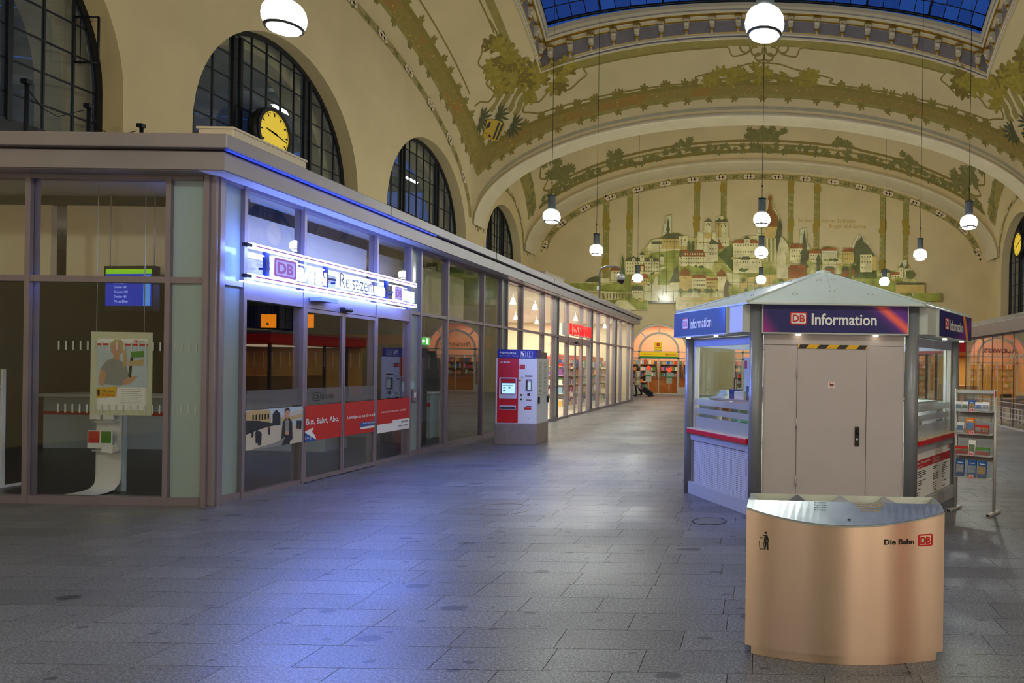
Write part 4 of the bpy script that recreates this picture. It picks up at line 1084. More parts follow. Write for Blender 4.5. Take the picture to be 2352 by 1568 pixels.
# corner post, made of three profiles
pb(MB().box(XG - .12, 8.16, 0, XG + .03, 8.30, 3.76), 'corner_post', FRAME, .008)
pb(MB().box(XG - .02, 8.20, 0, XG + .045, 8.25, 3.76), 'corner_fin', FRAME)
pb(MB().box(XG - .10, 8.13, 0, XG - .04, 8.17, 3.76), 'corner_fin', FRAME)
bays = []
for k in range(6):
    a = Y0 + 4.49 * k
    bays.append([a, a + .38, a + 1.51, a + 3.36, a + 4.49])
for k, b in enumerate(bays):
    gm = GLASS_D if k < 2 else GLASS
    if k: post(b[0])
    for y in b[1:4]: post(y)
    pane(b[0] + .026, b[1] - .026, .09, TRZ - .03, FROST, 'frosted_pane'); pane(b[0] + .026, b[1] - .026, TRZ + .03, HEADZ, FROST, 'frosted_pane')
    rail(b[0], b[1], TRZ); rail(b[0], b[1], .045, .09, .1, 'sill_rail'); rail(b[0], b[4], HEADZ + .01, .07, .1, 'head_rail')
    door = k in (0, 3)
    for i in (1, 2, 3):
        y0, y1 = b[i] + .026, b[i + 1] - .026
        pane(y0, y1, TRZ + .03, HEADZ - .02, gm)
        if door:
            rail(y0, y1, (2.40 + 2.6) / 2, .20, .12, 'door_header')
        else:
            rail(y0, y1, TRZ); rail(y0, y1, .045, .09, .1, 'sill_rail')
            pane(y0, y1, .09, TRZ - .03, gm)
    if door:
        for i in (1, 3):
            y0, y1 = b[i] + .026, b[i + 1] - .026
            rail(y0, y1, .03, .06, .08, 'sill_rail'); pane(y0, y1, .06, 2.4, gm)
        ym = (b[2] + b[3]) / 2
        for s, (y0, y1) in enumerate(((b[2] + .03, ym - .005), (ym + .005, b[3] - .03))):
            lf = thing('door_leaf', None, None, (0, 0, 0)); lf.parent = pav; lf.location = (XG + .01 - pav.location.x, y0 - pav.location.y, 0)
            w = y1 - y0
            for nm, c in (('leaf_stile', (0, .035)), ('leaf_stile', (w - .035, w))): MB().box(-.02, c[0], .012, .02, c[1], 2.39).build(nm, FRAME, lf)
            MB().box(-.02, .035, .012, .02, w - .035, .07).build('leaf_rail', FRAME, lf); MB().box(-.02, .035, 2.34, .02, w - .035, 2.39).build('leaf_rail', FRAME, lf)
            MB().box(-.006, .035, .07, .006, w - .035, 2.34).build('leaf_glass', gm, lf)
        s_ = MB(); s_.prism(rrect(-.055, -.03, .055, .03, .025), .2, lambda u, v, h: (XG + .05 + u, ym - .1 + h, 2.44 + v)); pb(s_, 'door_sensor', DARK)
    if k in (1, 2): pass
post(bays[-1][4], .08)
# push-button plate on the frosted strip, as beside both entrances
for y in (bays[1][0] + .19, bays[3][0] + .1, ):
    pb(MB().box(XG - .02, y - .09, .98, XG + .02, y + .09, 1.2), 'switch_plate', FRAME); pb(MB().box(XG + .02, y - .03, 1.05, XG + .026, y + .03, 1.14), 'push_button', WHITE)
# front elevation facing the camera
xs = [-6.34, -6.76, -8.36, -9.96, -11.56, -13.2]
for i, x in enumerate(xs):
    if i: pb(MB().box(x - .03, YG0 - .02, 0, x + .03, YG0 + .1, 3.76), 'mullion', FRAME)
for i in range(len(xs) - 1):
    a, b = xs[i + 1] + .03, xs[i] - .03
    m = FROST if i == 0 else GLASS_D; nm = 'frosted_pane' if i == 0 else 'glass_pane'
    pb(MB().box(a, YG0 + .02, .09, b, YG0 + .032, TRZ - .03), nm, m); pb(MB().box(a, YG0 + .02, TRZ + .03, b, YG0 + .032, HEADZ - .02), nm, m)
    pb(MB().box(a, YG0 - .015, TRZ - .035, b, YG0 + .09, TRZ + .035), 'transom', FRAME); pb(MB().box(a, YG0 - .015, HEADZ - .03, b, YG0 + .09, HEADZ + .03), 'head_rail', FRAME)
    pb(MB().box(a, YG0 - .015, 0, b, YG0 + .09, .09), 'sill_rail', FRAME)
# dotted safety strips on the big front pane
for z in (1.81, 1.09):
    for k in range(22):
        x = -8.02 + k * .083
        pb(MB().box(x - .008, YG0 + .014, z - .05, x + .008, YG0 + .019, z + .05), 'safety_mark', mat('etched mark', '#aeb4b0', .6))

# ---- printed strip on the entrance (films stuck to each pane)
def film(y0, y1, z0, z1, name, draw, label, m):
    f_ = MB(); f_.poly([(XG + .034, y0, z0), (XG + .034, y1, z0), (XG + .034, y1, z1), (XG + .034, y0, z1)], 0)
    w, h = y1 - y0, z1 - z0; n = [0]
    def fn(u, v, c=0): return (XG + .036 + c + .0004 * n[0], y0 + u * w, z0 + v * h)
    def sh(pts, mi): n[0] += 1; v, f = curve2d([[(a * w, b * h) for a, b in pts]]); f_.add([(XG + .036 + .0004 * n[0], y0 + p[0], z0 + p[1]) for p in v], f, mi)
    draw(f_, fn, sh, w, h)
    o = pb(f_, name, m); tag(o, label); return o
b0 = bays[0]
PR = [REDP, WHITEP, BLACKP, mat('blue print', '#1c57a5', .5), mat('sky print', '#b9cbd8', .5), mat('sandstone print', '#c2a878', .5), mat('plaza print', '#c9c1b2', .5), mat('skin print', '#c9967a', .5), mat('dark cloth print', '#202632', .5), mat('grey print', '#8a8d8e', .5), mat('green print', '#4c8c2c', .5), mat('yellow print', '#e6b422', .5)]
def d_photo(f, fn, sh, w, h):
    sh([(0, 0), (1, 0), (1, 1), (0, 1)], 6); sh([(0, .55), (1, .5), (1, 1), (0, 1)], 4)
    sh([(0, .5), (.42, .52), (.40, .98), (.12, 1), (0, .97)], 5); sh([(0, .4), (.3, .52), (.45, .55), (.44, .62), (.2, .72), (0, .75)], 8)
    for k in range(6): sh([(.1 + k * .05, .74), (.125 + k * .05, .74), (.125 + k * .05, .88), (.1 + k * .05, .88)], 2)
    sh([(.44, .55), (.44, .85), (.5, .97), (.57, .85), (.58, .55)], 8); sh([(.58, .72), (1, .86), (1, .93), (.58, .78)], 0); sh([(.6, .6), (1, .7), (1, .8), (.6, .72)], 5)
    for x, y, s in ((.18, .3, 1.2), (.22, .25, 1.3), (.38, .42, .7), (.9, .5, .9), (.95, .48, 1), (.1, .4, .7)): sh([(x - .02 * s, y - .12 * s), (x + .02 * s, y - .12 * s), (x + .025 * s, y + .1 * s), (x, y + .16 * s), (x - .025 * s, y + .1 * s)], 8)
    # the man in a dark jacket
    sh([(.6, .0), (.75, .0), (.76, .2), (.6, .22)], 8); sh([(.6, .2), (.62, .62), (.66, .7), (.74, .7), (.79, .6), (.8, .12), (.72, .05), (.6, .15)], 8); sh([(.655, .3), (.66, .66), (.7, .7), (.73, .64), (.72, .28)], 9)
    sh([(.66, .74), (.655, .86), (.675, .93), (.715, .93), (.735, .86), (.73, .76), (.695, .69)], 7); sh([(.65, .86), (.66, .96), (.7, 1.0), (.735, .96), (.74, .86), (.715, .92), (.675, .92)], 2); sh([(.66, .28), (.73, .26), (.73, .36), (.67, .38)], 7)
    sh([(0, 0), (.5, .1), (.66, .22), (.6, .02), (.5, 0)], 9)
def d_red(f, fn, sh, w, h):
    sh([(0, 0), (.30, 0), (.26, .14), (.18, .26), (.22, .38), (.02, .30), (0, .3)], 1); sh([(0, 0), (.32, 0), (0, .26)], 3)
    text_into(f, 'Bus, Bahn, Abo.', lambda a, b, c: (XG + .039, b0[2] + .03 + a, .80 + b), fit=(.02, .78), size=.115, mi=1, bold=.002)
    text_into(f, '0 H @', lambda a, b, c: (XG + .039, b0[2] + .03 + a, .60 + b), fit=(.0, .14), size=.05, mi=1)
def d_red2(f, fn, sh, w, h):
    text_into(f, 'Umsteigen, so wie ich es will.', lambda a, b, c: (XG + .039, b0[2] + .95 + a, .81 + b), fit=(.08, .86), size=.07, mi=1, bold=.001)
    sh([(.52, .20), (1, .22), (1, .34), (.52, .34)], 3); sh([(.52, .13), (1, .13), (1, .2), (.52, .2)], 1)
    text_into(f, 'Mobil in der Region...', lambda a, b, c: (XG + .041, b0[2] + .95 + a, .70 + b), fit=(.50, .86), size=.04, mi=1)
def d_red3(f, fn, sh, w, h):
    sh([(0, 0), (1, 0), (1, .34), (.45, .34), (.45, .26), (0, .26)], 1)
    text_into(f, 'jetzt sparen und clever pendeln!', lambda a, b, c: (XG + .039, b0[3] + a, .84 + b), fit=(.15, .95), size=.05, mi=1)
    text_into(f, 'Sparen', lambda a, b, c: (XG + .041, b0[3] + a, .64 + b), fit=(.80, 1.02), size=.05, mi=2); text_into(f, 'VVO  DVB', lambda a, b, c: (XG + .041, b0[3] + a, .57 + b), fit=(.7, 1.02), size=.04, mi=2)
film(b0[1] + .03, b0[2] - .03, .575, 1.06, 'advert_film', d_photo, 'film print of a man before a station square', [PR[6]] + PR[1:])
film(b0[2] + .03, (b0[2] + b0[3]) / 2 - .04, .565, 1.06, 'advert_film', d_red, 'red film with a large white slogan and a page curl', PR)
film((b0[2] + b0[3]) / 2 + .04, b0[3] - .06, .56, 1.06, 'advert_film', d_red2, 'red film with a small white slogan and a blue tag', PR)
film(b0[3] + .03, b0[4] - .03, .515, 1.06, 'advert_film', d_red3, 'red film with white foot strip', PR)
# grey etched band and railway mark above the films
for y0, y1 in ((b0[1] + .04, b0[2] - .03), (b0[2] + .07, (b0[2] + b0[3]) / 2 - .04), ((b0[2] + b0[3]) / 2 + .04, b0[3] - .07)):
    pb(MB().box(XG + .030, y0, 1.08, XG + .032, y1, 1.30), 'etched_band', glass('etched film', tint=(.8, .82, .82), body=.55, bodycol=(.3, .31, .32)))
mk = MB(); fnm = lambda a, b, c=0: (XG + .034 + c, a, b)
railway_logo(mk, fnm, b0[2] + .2, 1.12, .16, .12, 0, 1); text_into(mk, 'BAHN', lambda a, b, c: fnm(a, 1.135 + b, .001), fit=(b0[2] + .4, b0[2] + .68), size=.1, mi=0)
pb(mk, 'railway_mark', [DARK, mat('etched grey', '#6d7074', .6)])

# ---- neon sign over the ticket hall entrance
NEON_B = mat('blue white neon', '#ffffff', .4, emit=((.16, .26, 1.0), 34.0))
NEON_F = mat('bright blue neon front', '#ffffff', .4, emit=((.12, .24, 1.0), 330.0))
NEON_L = mat('soft blue white neon', '#ffffff', .4, emit=((.40, .52, 1.0), 2.6))
NEON_P = mat('purple tube core', '#7a3a8c', .4, emit=((.20, .05, .28), 1.0))
BLUEM = mat('dark blue steel', '#1e2c66', .4, .4)
sign = thing('neon_sign', 'glowing blue white neon tube sign mounted above the ticket hall doors', 'sign', (-5.98, 8.40, 2.62))
SL = 4.02
for z in (.36, 0.0):
    MB().box(-.03, 0, z, .03, SL, z + .062).build('neon_tube', NEON_B, sign); MB().box(.03, .06, z + .022, .036, SL - .02, z + .040).build('tube_core', NEON_P, sign)
    for za, zb in ((.002, .021), (.041, .060)): MB().poly([(.0305, .0, z + za), (.0305, SL, z + za), (.0305, SL, z + zb), (.0305, .0, z + zb)]).build('neon_front', NEON_F, sign)
    MB().box(-.03, -.09, z + .01, .03, 0, z + .05).build('tube_end', BLUEM, sign)
for z, y0, y1 in ((.30, .10, 1.18), (.30, 1.45, 2.9), (.30, 3.15, 3.8), (-.045, -.1, 1.2), (-.045, 1.4, 3.0), (-.045, 3.1, 3.75)):
    MB().box(-.05, y0, z, -.03, y1, z + .018).build('neon_line', NEON_L, sign)
for y in (.32, 1.52, 3.12):
    MB().box(-.05, y - .03, .06, -.01, y + .03, .36).build('sign_post', BLUEM, sign)
for y in (1.3, 2.93): MB().box(-.02, y, .18, .0, y + .42, .21).build('sign_bar', BLUEM, sign)
fns = lambda a, b, c=0: (.012 + c, a, b)
for y, w, h in ((.40, .42, .24), (3.32, .24, .22)):
    p = MB(); v, f = curve2d([rrect(y - .025, .065, y + w + .025, .095 + h, .03), rrect(y - .005, .085, y + w + .005, .075 + h, .02)], .02); p.add([(.0 + c, a, b) for a, b, c in v], f); p.build('logo_rim', NEON_L, sign)
    l = MB(); railway_logo(l, fns, y, .08, w, h - .0, 0, 1); l.build('railway_logo', [mat('violet lit red', '#7c3f9a', .4, emit=((.16, .05, .26), 1)), mat('lit lilac', '#9a95d8', .4, emit=((.24, .24, .62), 1))], sign)
    t = MB(); text_into(t, 'BAHN', lambda a, b, c: (.0 + c, a, .09 + b), fit=(y + w + .06, y + w + (.66 if w > .3 else .42)), size=.25, extrude=.012, bold=.006); t.build('neon_lettering', NEON_L, sign)
t = MB(); text_into(t, 'Reisezentrum', lambda a, b, c: (.0 + c, a, .10 + b), fit=(1.72, 3.02), size=.28, extrude=.012, bold=.010); t.build('neon_lettering', NEON_L, sign)
t = MB(); text_into(t, 'Reisezent', lambda a, b, c: (.03 + c, a, .105 + b), fit=(1.76, 2.68), size=.30, bold=-.004); t.build('sign_lettering', mat('dark sign face', '#27306e', .5), sign)
MB().box(-.2, 1.45, -.12, -.05, 1.85, -.07).build('transformer_box', mat('blue grey box', '#8fa0c8', .5), sign)
for y in (.5, 2.0, 3.6): MB().box(-.24, y - .012, .17, -.04, y + .012, .195).build('sign_bracket', BLUEM, sign)
# the lamp part of the sign: real light of the neon tubes
def area(name, loc, rot, sx, sy, power, col, spread=pi):
    l = bpy.data.lights.new(name, 'AREA'); l.shape = 'RECTANGLE'; l.size = sx; l.size_y = sy; l.energy = power; l.color = col; l.spread = spread
    o = bpy.data.objects.new(name, l); COL.objects.link(o); o.location = loc; o.rotation_euler = rot; return o
# ---- drugstore sign
ROSL = mat('lit red letter', '#ff1020', .4, emit=((.9, .008, .02), .7))
rs_ = thing('shop_sign', 'red illuminated block letter sign above the drugstore doors', 'sign', (XG + .04, bays[3][1], 2.62))
MB().box(0, .25, .02, .05, .9, .40).build('sign_box', WHITE, rs_)
xx = .9
for ch in 'ROSSMANN':
    t = MB(); text_into(t, ch, lambda a, b, c: (.09 + c, a, .06 + b), fit=(xx, xx + .285), size=.52, extrude=.015, bold=.004); t.build('sign_letter', ROSL, rs_); xx += .365
MB().box(.0, .85, .03, .04, 3.85, .05).build('sign_rail', ALU, rs_)

# ---- things on the pavilion roof
def roofbox(x0, y0, x1, y1, h, lab):
    t = thing('roof_box', lab, 'box', ((x0 + x1) / 2, (y0 + y1) / 2, 4.14), 0, 'boxes on the pavilion roof')
    MB().box(x0 - t.location.x, y0 - t.location.y, 0, x1 - t.location.x, y1 - t.location.y, h).build('box_body', mat('beige sheet metal', '#c9bda6', .6), t, bevel=.01)
    MB().box(x0 - t.location.x - .015, y0 - t.location.y - .015, h - .02, x1 - t.location.x + .015, y1 - t.location.y + .015, h + .006).build('box_lid', mat('beige sheet metal', '#c9bda6', .6), t); return t
roofbox(-6.88, 8.75, -6.45, 10.15, .36, 'long beige metal box on the roof corner before the yellow clock')
roofbox(-6.9, 20.6, -6.2, 22.6, .24, 'flat grey beige box on the roof beyond the third window')
roofbox(-6.9, 33.4, -6.1, 34.0, .20, 'small metal box at the far end of the pavilion roof')
roofbox(-7.0, 24.6, -6.2, 27.4, .16, 'low duct box lying on the roof above the drugstore sign')
roofbox(-7.0, 28.2, -6.2, 31.0, .16, 'low duct box beyond the camera mast on the roof')
ms = thing('camera_mast', 'grey bent pipe mast with a dome camera on the pavilion roof', 'mast', (-6.42, 28.6, 4.14))
pts = [(0, 0, 0), (0, 0, 1.22)] + [(.28 - .28 * cos(radians(a)), 0, 1.22 + .28 * sin(radians(a))) for a in range(15, 91, 15)] + [(.62, 0, 1.5), (.74, 0, 1.47), (.82, 0, 1.36), (.84, 0, 1.2)]
MB().tube(pts, .032, 8).build('mast_pipe', mat('grey galvanised pipe', '#6d6c74', .45, .4), ms)
MB().lathe([(.001, 1.22), (.12, 1.21), (.16, 1.12), (.16, .98), (.001, .97)], (.84, 0), 16).build('camera_housing', ALU, ms)
MB().lathe([(.14, .97), (.13, .90), (.09, .84), (.04, .815), (.001, .81)], (.84, 0), 16).build('camera_dome', mat('dark dome', '#23232a', .08), ms)
MB().box(-.10, -.05, .55, -.02, .05, .72).build('junction_box', ALU, ms)
for i, (x, y, h) in enumerate(((-13.3, 12.95, 1.88), (-13.3, 14.15, 1.88), (-13.3, 15.35, 1.9))):
    t = thing('wire_post', ['iron wire post before the middle of the tall corner window', 'iron wire post before the edge of the tall corner window', 'iron wire post before the plaster pier left of the clock window'][i], 'post', (x, y, 4.14), 0, 'wire posts on the pavilion roof')
    MB().cyl((0, 0, 0), (.02, .0, h + .62), .035, n=8).build('post_rod', BLACK, t); MB().box(-.05, -.05, h + .58, .07, .05, h + .66).build('post_cap', BLACK, t)
    if i < 2: MB().tube([(0, .04, h + .5), (0, .3, h + .25), (0, .6, h + .2), (0, 1.1, h + .5)], .01, 4).build('slack_wire', BLACK, t)

# ================================================================== INSIDE THE TICKET HALL
bulk = thing('hanging_bulkhead', 'beige ceiling bulkhead panel behind the front glazing of the ticket hall', 'bulkhead', (-9.8, 9.2, 2.64))
for x0, x1 in ((-8.9, -6.75), (-13.0, -9.1)): MB().box(x0 + 9.8, 0, 0, x1 + 9.8, .08, .98).build('bulkhead_panel', mat('beige bulkhead', '#e2cfae', .7), bulk)
MB().box(-3.3, .02, .98, 3.2, .06, 1.105).build('bulkhead_hanger', DARK, bulk)
for y0, y1 in ((.35, 1.75), (1.95, 3.6), (3.8, 7.6)): MB().box(3.05, y0 - .6, .02, 3.10, y1 - .6, .93).build('bulkhead_panel', MATS['beige bulkhead'], bulk)
MB().box(3.06, -.25, .93, 3.09, 7.0, 1.105).build('bulkhead_hanger', DARK, bulk)
ctr = thing('service_counter', 'long white service counter with a red stripe in the ticket hall', 'counter', (-10.6, 13.6, .012))
MB().box(-2.6, -.35, 0, 2.6, .35, .95).build('counter_body', mat('blue grey laminate', '#b7c6d0', .4), ctr); MB().box(-2.7, -.45, .95, 2.7, .45, 1.0).build('counter_top', WHITE_PLAST, ctr)
MB().box(-2.6, -.36, .62, 2.6, -.35, .68).build('red_stripe', RED, ctr); MB().box(-2.55, -.30, -.0, 2.55, .3, .08).build('counter_plinth', DARK, ctr)
ct2 = thing('service_desk', 'pale service desk with a red edge before the grey partition of the ticket hall', 'counter', (-8.9, 16.3, .012))
MB().box(-1.6, -.35, 0, 1.6, .35, .98).build('desk_body', mat('blue grey laminate', '#b7c6d0', .4), ct2); MB().box(-1.65, -.4, .98, 1.65, .4, 1.02).build('desk_top', WHITE_PLAST, ct2); MB().box(-1.6, -.36, .70, 1.6, -.35, .78).build('red_stripe', RED, ct2)
fas = thing('service_fascia', 'dark blue overhead fascia with a red lower band on the ticket hall partition', 'fascia', (-9.8, 17.30, 2.05))
MB().box(-3.3, -.06, .30, 3.3, .1, .95).build('blue_band', mat('deep blue panel', '#141a55', .4), fas); MB().box(-3.3, -.07, 0, 3.3, .1, .28).build('red_band', mat('deep red panel', '#8e1622', .4), fas)
MB().box(-3.3, -.02, -.75, 3.3, .1, -.05).build('grey_band', mat('slatted grey', '#3c3d48', .5), fas)
for k in range(30): MB().box(-3.2 + k * .21, -.035, -.5, -3.17 + k * .21, -.02, -.15).build('slat', mat('pale slat', '#8d8a88', .5), fas)
ORG = mat('orange screen', '#ff8c10', .4, emit=('#ff8a12', .8))
for i, (x, z) in enumerate(((-11.75, 2.47), (-10.85, 2.48))):
    t = thing('call_display', ['first', 'second'][i] + ' orange call display on the blue fascia, seen through the entrance glazing', 'display', (x, 17.18, z), 0, 'orange call displays')
    MB().box(-.2, -.01, -.02, .2, .05, .34).build('display_case', DARK, t); MB().box(-.18, -.015, 0, .18, -.01, .32).build('display_screen', ORG, t)
    w = MB(); w.poly([(x_, -.018, z_) for x_, z_ in ((-.06, .06), (.02, .06), (.0, .12), (-.05, .12))]); w.build('display_digit', WHITEP, t)
# departure monitor hanging behind the front pane
mon = thing('departure_monitor', 'blue departure monitor with a green header hanging behind the front glazing', 'monitor', (-7.92, 9.0, 2.33), radians(-8))
MB().box(-.36, 0, -.06, .36, .08, .50).build('monitor_case', DARK, mon); MB().box(-.33, -.006, .0, .33, 0, .40).build('monitor_screen', mat('blue screen', '#0b2bb0', .3, emit=('#0a2fb4', .55)), mon)
MB().box(-.33, -.006, .40, .33, 0, .46).build('screen_header', mat('green screen', '#86c81e', .3, emit=('#7fc41c', .6)), mon)
MB().box(.22, -.008, .0, .32, -.006, .38).build('screen_column', mat('pale blue screen', '#5d9be8', .3, emit=('#4d90e6', .55)), mon)
t = MB()
for i, s in enumerate(('Freital', 'Coswig Elbe', 'Dresden Hbf', 'Dresden Hbf', 'Dresden Hbf', 'Pirna Elbe')): text_into(t, s, lambda a, b, c: (a, -.009, .34 - i * .06 + b), fit=(-.2, -.02 + .02 * (i % 2)), size=.045)
t.build('screen_text', mat('screen text', '#cfe0ff', .4, emit=('#b8ccff', .5)), mon)
for x in (-.32, .32): MB().cyl((x, .04, .5), (x, .04, 1.415), .006, n=6).build('hanging_rod', ALU, mon)
# poster hanging in the front pane
pos = thing('hanging_poster', 'large advertising poster of a woman with a tablet hanging behind the front pane', 'poster', (-7.52, 8.46, 1.0))
MB().box(-.36, 0, 0, .36, .012, .98).build('poster_board', mat('pale acrylic board', '#cfd0b4', .35), pos)
p = MB(); n_ = [0]
def ps(pts, mi): n_[0] += 1; v, f = curve2d([pts]); p.add([(a, -.002 - .0005 * n_[0], b) for a, b, c in v], f, mi)
ps([(-.28, .06), (.30, .06), (.31, .90), (-.28, .90)], 1); ps([(-.28, .32), (.31, .32), (.31, .82), (-.28, .82)], 4); ps([(-.28, .82), (.31, .82), (.31, .845), (-.28, .845)], 0)
ps([(-.2, .36), (-.24, .55), (-.17, .64), (-.09, .67), (-.02, .65), (.06, .60), (.1, .46), (.02, .35)], 9); ps([(-.24, .55), (-.26, .36), (-.20, .34), (-.17, .5)], 7); ps([(-.09, .66), (-.09, .72), (-.02, .72), (-.02, .64)], 7)
ps([(-.12, .74), (-.1, .84), (-.04, .86), (.01, .83), (.02, .74), (-.05, .69)], 7); ps([(-.13, .74), (-.13, .83), (-.08, .89), (-.0, .89), (.05, .82), (.08, .6), (.03, .55), (.02, .76), (-.03, .84), (-.1, .82)], 5); ps([(.02, .40), (.12, .46), (.2, .47), (.14, .39), (.05, .35)], 7); ps([(.09, .46), (.12, .44), (.15, .72), (.12, .74)], 2)
ps([(.12, .68), (.27, .69), (.27, .76), (.12, .75)], 10); ps([(.09, .58), (.27, .59), (.27, .66), (.09, .64)], 5); ps([(-.28, .20), (-.05, .22), (-.04, .34), (-.28, .32)], 11); ps([(.0, .09), (.29, .09), (.29, .33), (.0, .33)], 1)
for k in range(8): ps([(.01, .30 - k * .022), (.27 - .03 * (k % 3), .30 - k * .022), (.27 - .03 * (k % 3), .306 - k * .022), (.01, .306 - k * .022)], 9)
text_into(p, '15 Euro', lambda a, b, c: (a, -.025, .225 + b), fit=(-.2, -.06), size=.045, mi=0); text_into(p, 'Ab Juni', lambda a, b, c: (a, -.025, .27 + b), fit=(-.2, -.06), size=.04, mi=2)
railway_logo(p, lambda a, b, c=0: (a, -.022 - c, b), .17, .855, .05, .035, 0, 1); text_into(p, 'BAHN', lambda a, b, c: (a, -.023, .86 + b), fit=(.23, .29), size=.03, mi=2)
ps([(-.265, .24), (-.25, .215), (-.235, .24), (-.235, .30), (-.265, .30)], 2)
p.build('poster_print', PR, pos)
for x in (-.3, .26): MB().cyl((x, .006, .98), (x, .006, 2.72), .004, n=6).build('hanging_wire', ALU, pos)
# curved brochure stand
bs = thing('brochure_stand', 'white curved brochure stand with open leaflets behind the front pane', 'stand', (-8.12, 8.95, .012), radians(-6))
prof2 = [(0.02, 1.32), (0.02, .2), (.0, .09), (-.06, .03), (-.16, .008), (-.42, .004)]
mb = MB(); V = []
for y, z in prof2: V += [(-.17, y, z), (.17, y, z), (-.17, y + .016, z + .012), (.17, y + .016, z + .012)]
for i in range(len(prof2) - 1): mb.add(V[4 * i:4 * i + 8], [(0, 1, 5, 4), (2, 6, 7, 3), (0, 4, 6, 2), (1, 3, 7, 5)])
mb.build('stand_sheet', WHITE_PLAST, bs); MB().box(-.2, .04, .0, .2, .07, 1.36).build('stand_back', mat('pale blue acrylic', '#aebfca', .4), bs)
for z in (.50, .86, 1.1): MB().box(-.16, -.045, z, .16, .02, z + .02).build('leaflet_tray', mat('clear tray', '#c8d0d2', .2), bs)
for i, (x, z, w, h, r, lab) in enumerate(((-.08, .88, .13, .2, .0, 'landscape leaflet in the upper tray of the curved stand'), (.08, .88, .13, .2, .0, 'red edged leaflet in the upper tray of the curved stand'), (-.09, .52, .15, .22, .08, 'red banded leaflet in the lower tray of the curved stand'), (.06, .52, .15, .22, -.06, 'tree photo leaflet in the lower tray of the curved stand'))):
    t = thing('leaflet', lab, 'leaflet', (-8.12 + x, 8.872, .036 + z), r, 'leaflets in the curved stand')
    MB().box(-w / 2, 0, 0, w / 2, .012, h).build('leaflet_sheet', WHITEP, t); MB().box(-w / 2 + .01, -.002, h * .3, w / 2 - .01, 0, h * .95).build('leaflet_print', [PR[5], PR[0], PR[0], PR[10]][i], t)
t = thing('leaflet', 'open leaflet drooping out of the curved stand', 'leaflet', (-8.0, 8.78, .50), 0, 'leaflets in the curved stand')
MB().add([(-.1, .06, .02), (.05, .05, .0), (.22, -.04, .06), (-.06, .08, .12), (.06, .06, .10), (.16, -.02, .16)], [(0, 1, 4, 3), (1, 2, 5, 4)]).build('leaflet_sheet', WHITEP, t)
# wire brochure rack at the very edge
def racks(name, loc, lab, lev, rz=0):
    t = thing(name, lab, 'rack', loc, rz)
    for x in (-.28, .28): MB().box(x - .015, -.02, .03, x + .015, .02, 1.5).build('rack_post', WHITE, t); MB().box(x - .02, -.25, 0, x + .02, .25, .03).build('rack_foot', WHITE, t)
    for z in lev: MB().box(-.28, -.10, z, .28, .02, z + .03).build('rack_tray', WHITE, t)
    return t
racks('leaflet_rack', (-9.86, 9.1, .012), 'white leaflet rack at the outer edge of the ticket hall front', (.45, .72, .99, 1.26))
for i in range(16):
    z = (.48, .75, 1.02, 1.29)[i // 4]; x = -.2 + .135 * (i % 4)
    t = tag(MB().box(-.055, -.01, 0, .055, .01, .17).build('leaflet', [PR[3], PR[0], PR[1], PR[3]][(i * 7 + i // 4) % 4]), ['bottom', 'second', 'third', 'top'][i // 4] + ' tray leaflet, ' + ['outermost', 'second', 'third', 'innermost'][i % 4] + ' in the white leaflet rack', 'leaflet', 'leaflets in the white rack'); t.location = (-9.86 + x, 9.005, .014 + z)
# interior pendant globes
for i, (x, y, z) in enumerate(((-8.0, 11.6, 3.0), (-8.0, 15.0, 3.05), (-10.5, 11.6, 3.0))):
    t = thing('globe_lamp', ['white globe lamp inside the ticket hall above the sign start', 'white globe lamp inside the ticket hall near the partition', 'white globe lamp deep inside the ticket hall'][i], 'lamp', (x, y, z), 0, 'globe lamps of the ticket hall')
    MB().lathe([(.001, 0), (.09, .01), (.15, .07), (.165, .15), (.14, .24), (.08, .29), (.001, .3)], n=18).build('lamp_globe', mat('lit white globe', '#ffffff', .4, emit=('#fff4e6', 5)), t); MB().cyl((0, 0, .29), (0, 0, 3.748 - z), .01, n=6).build('lamp_cord', DARK, t)
# plant, red pot, dark cabinet, exit sign
pl = thing('potted_plant', 'tall leafy plant in a red pot behind the dark shop pane', 'plant', (-6.8, 13.75, .012))
MB().lathe([(.001, 0), (.16, 0), (.22, .55), (.20, .55), (.18, .5), (.001, .5)], n=18).build('pot', mat('red pot', '#7c1420', .4), pl)
q = random.Random(3)
for k in range(14):
    a = q.uniform(0, 6.28); r = q.uniform(.15, .34); h = q.uniform(.9, 1.35); mb = MB()
    P = [(r * u * cos(a), r * u * sin(a), .5 + (h - .5) * sin(u * 1.9)) for u in (0, .3, .6, .85, 1.1)]; W_ = (.01, .04, .05, .035, .004)
    V = []
    for (x, y, z), w in zip(P, W_): V += [(x - sin(a) * w, y + cos(a) * w, z), (x + sin(a) * w, y - cos(a) * w, z)]
    mb.add(V, [(2 * i, 2 * i + 2, 2 * i + 3, 2 * i + 1) for i in range(4)]); mb.build('leaf', mat('dark leaf', '#22401f', .4), pl)
cb = thing('photo_cabinet', 'dark blue black cabinet standing behind the shop pane beside the plant', 'cabinet', (-7.2, 14.4, .012))
MB().box(-.35, -.3, 0, .4, .3, 2.02).build('cabinet_body', mat('blue black sheet', '#1d2127', .35), cb)
for z in (1.2, 1.55):
    for y in (-.2, .05): MB().box(.4, y, z, .41, y + .17, z + .22).build('cabinet_screen', mat('dim screen', '#28303c', .2), cb)
ex = thing('exit_sign', 'green illuminated exit sign above the dark cabinet', 'sign', (-6.55, 14.0, 2.02))
MB().box(-.02, -.2, 0, .02, .2, .16).build('sign_box', WHITE, ex)
MB().box(.02, -.19, .01, .026, .19, .15).build('sign_face', mat('lit green', '#0fae3a', .4, emit=('#12b83e', 1.0)), ex)
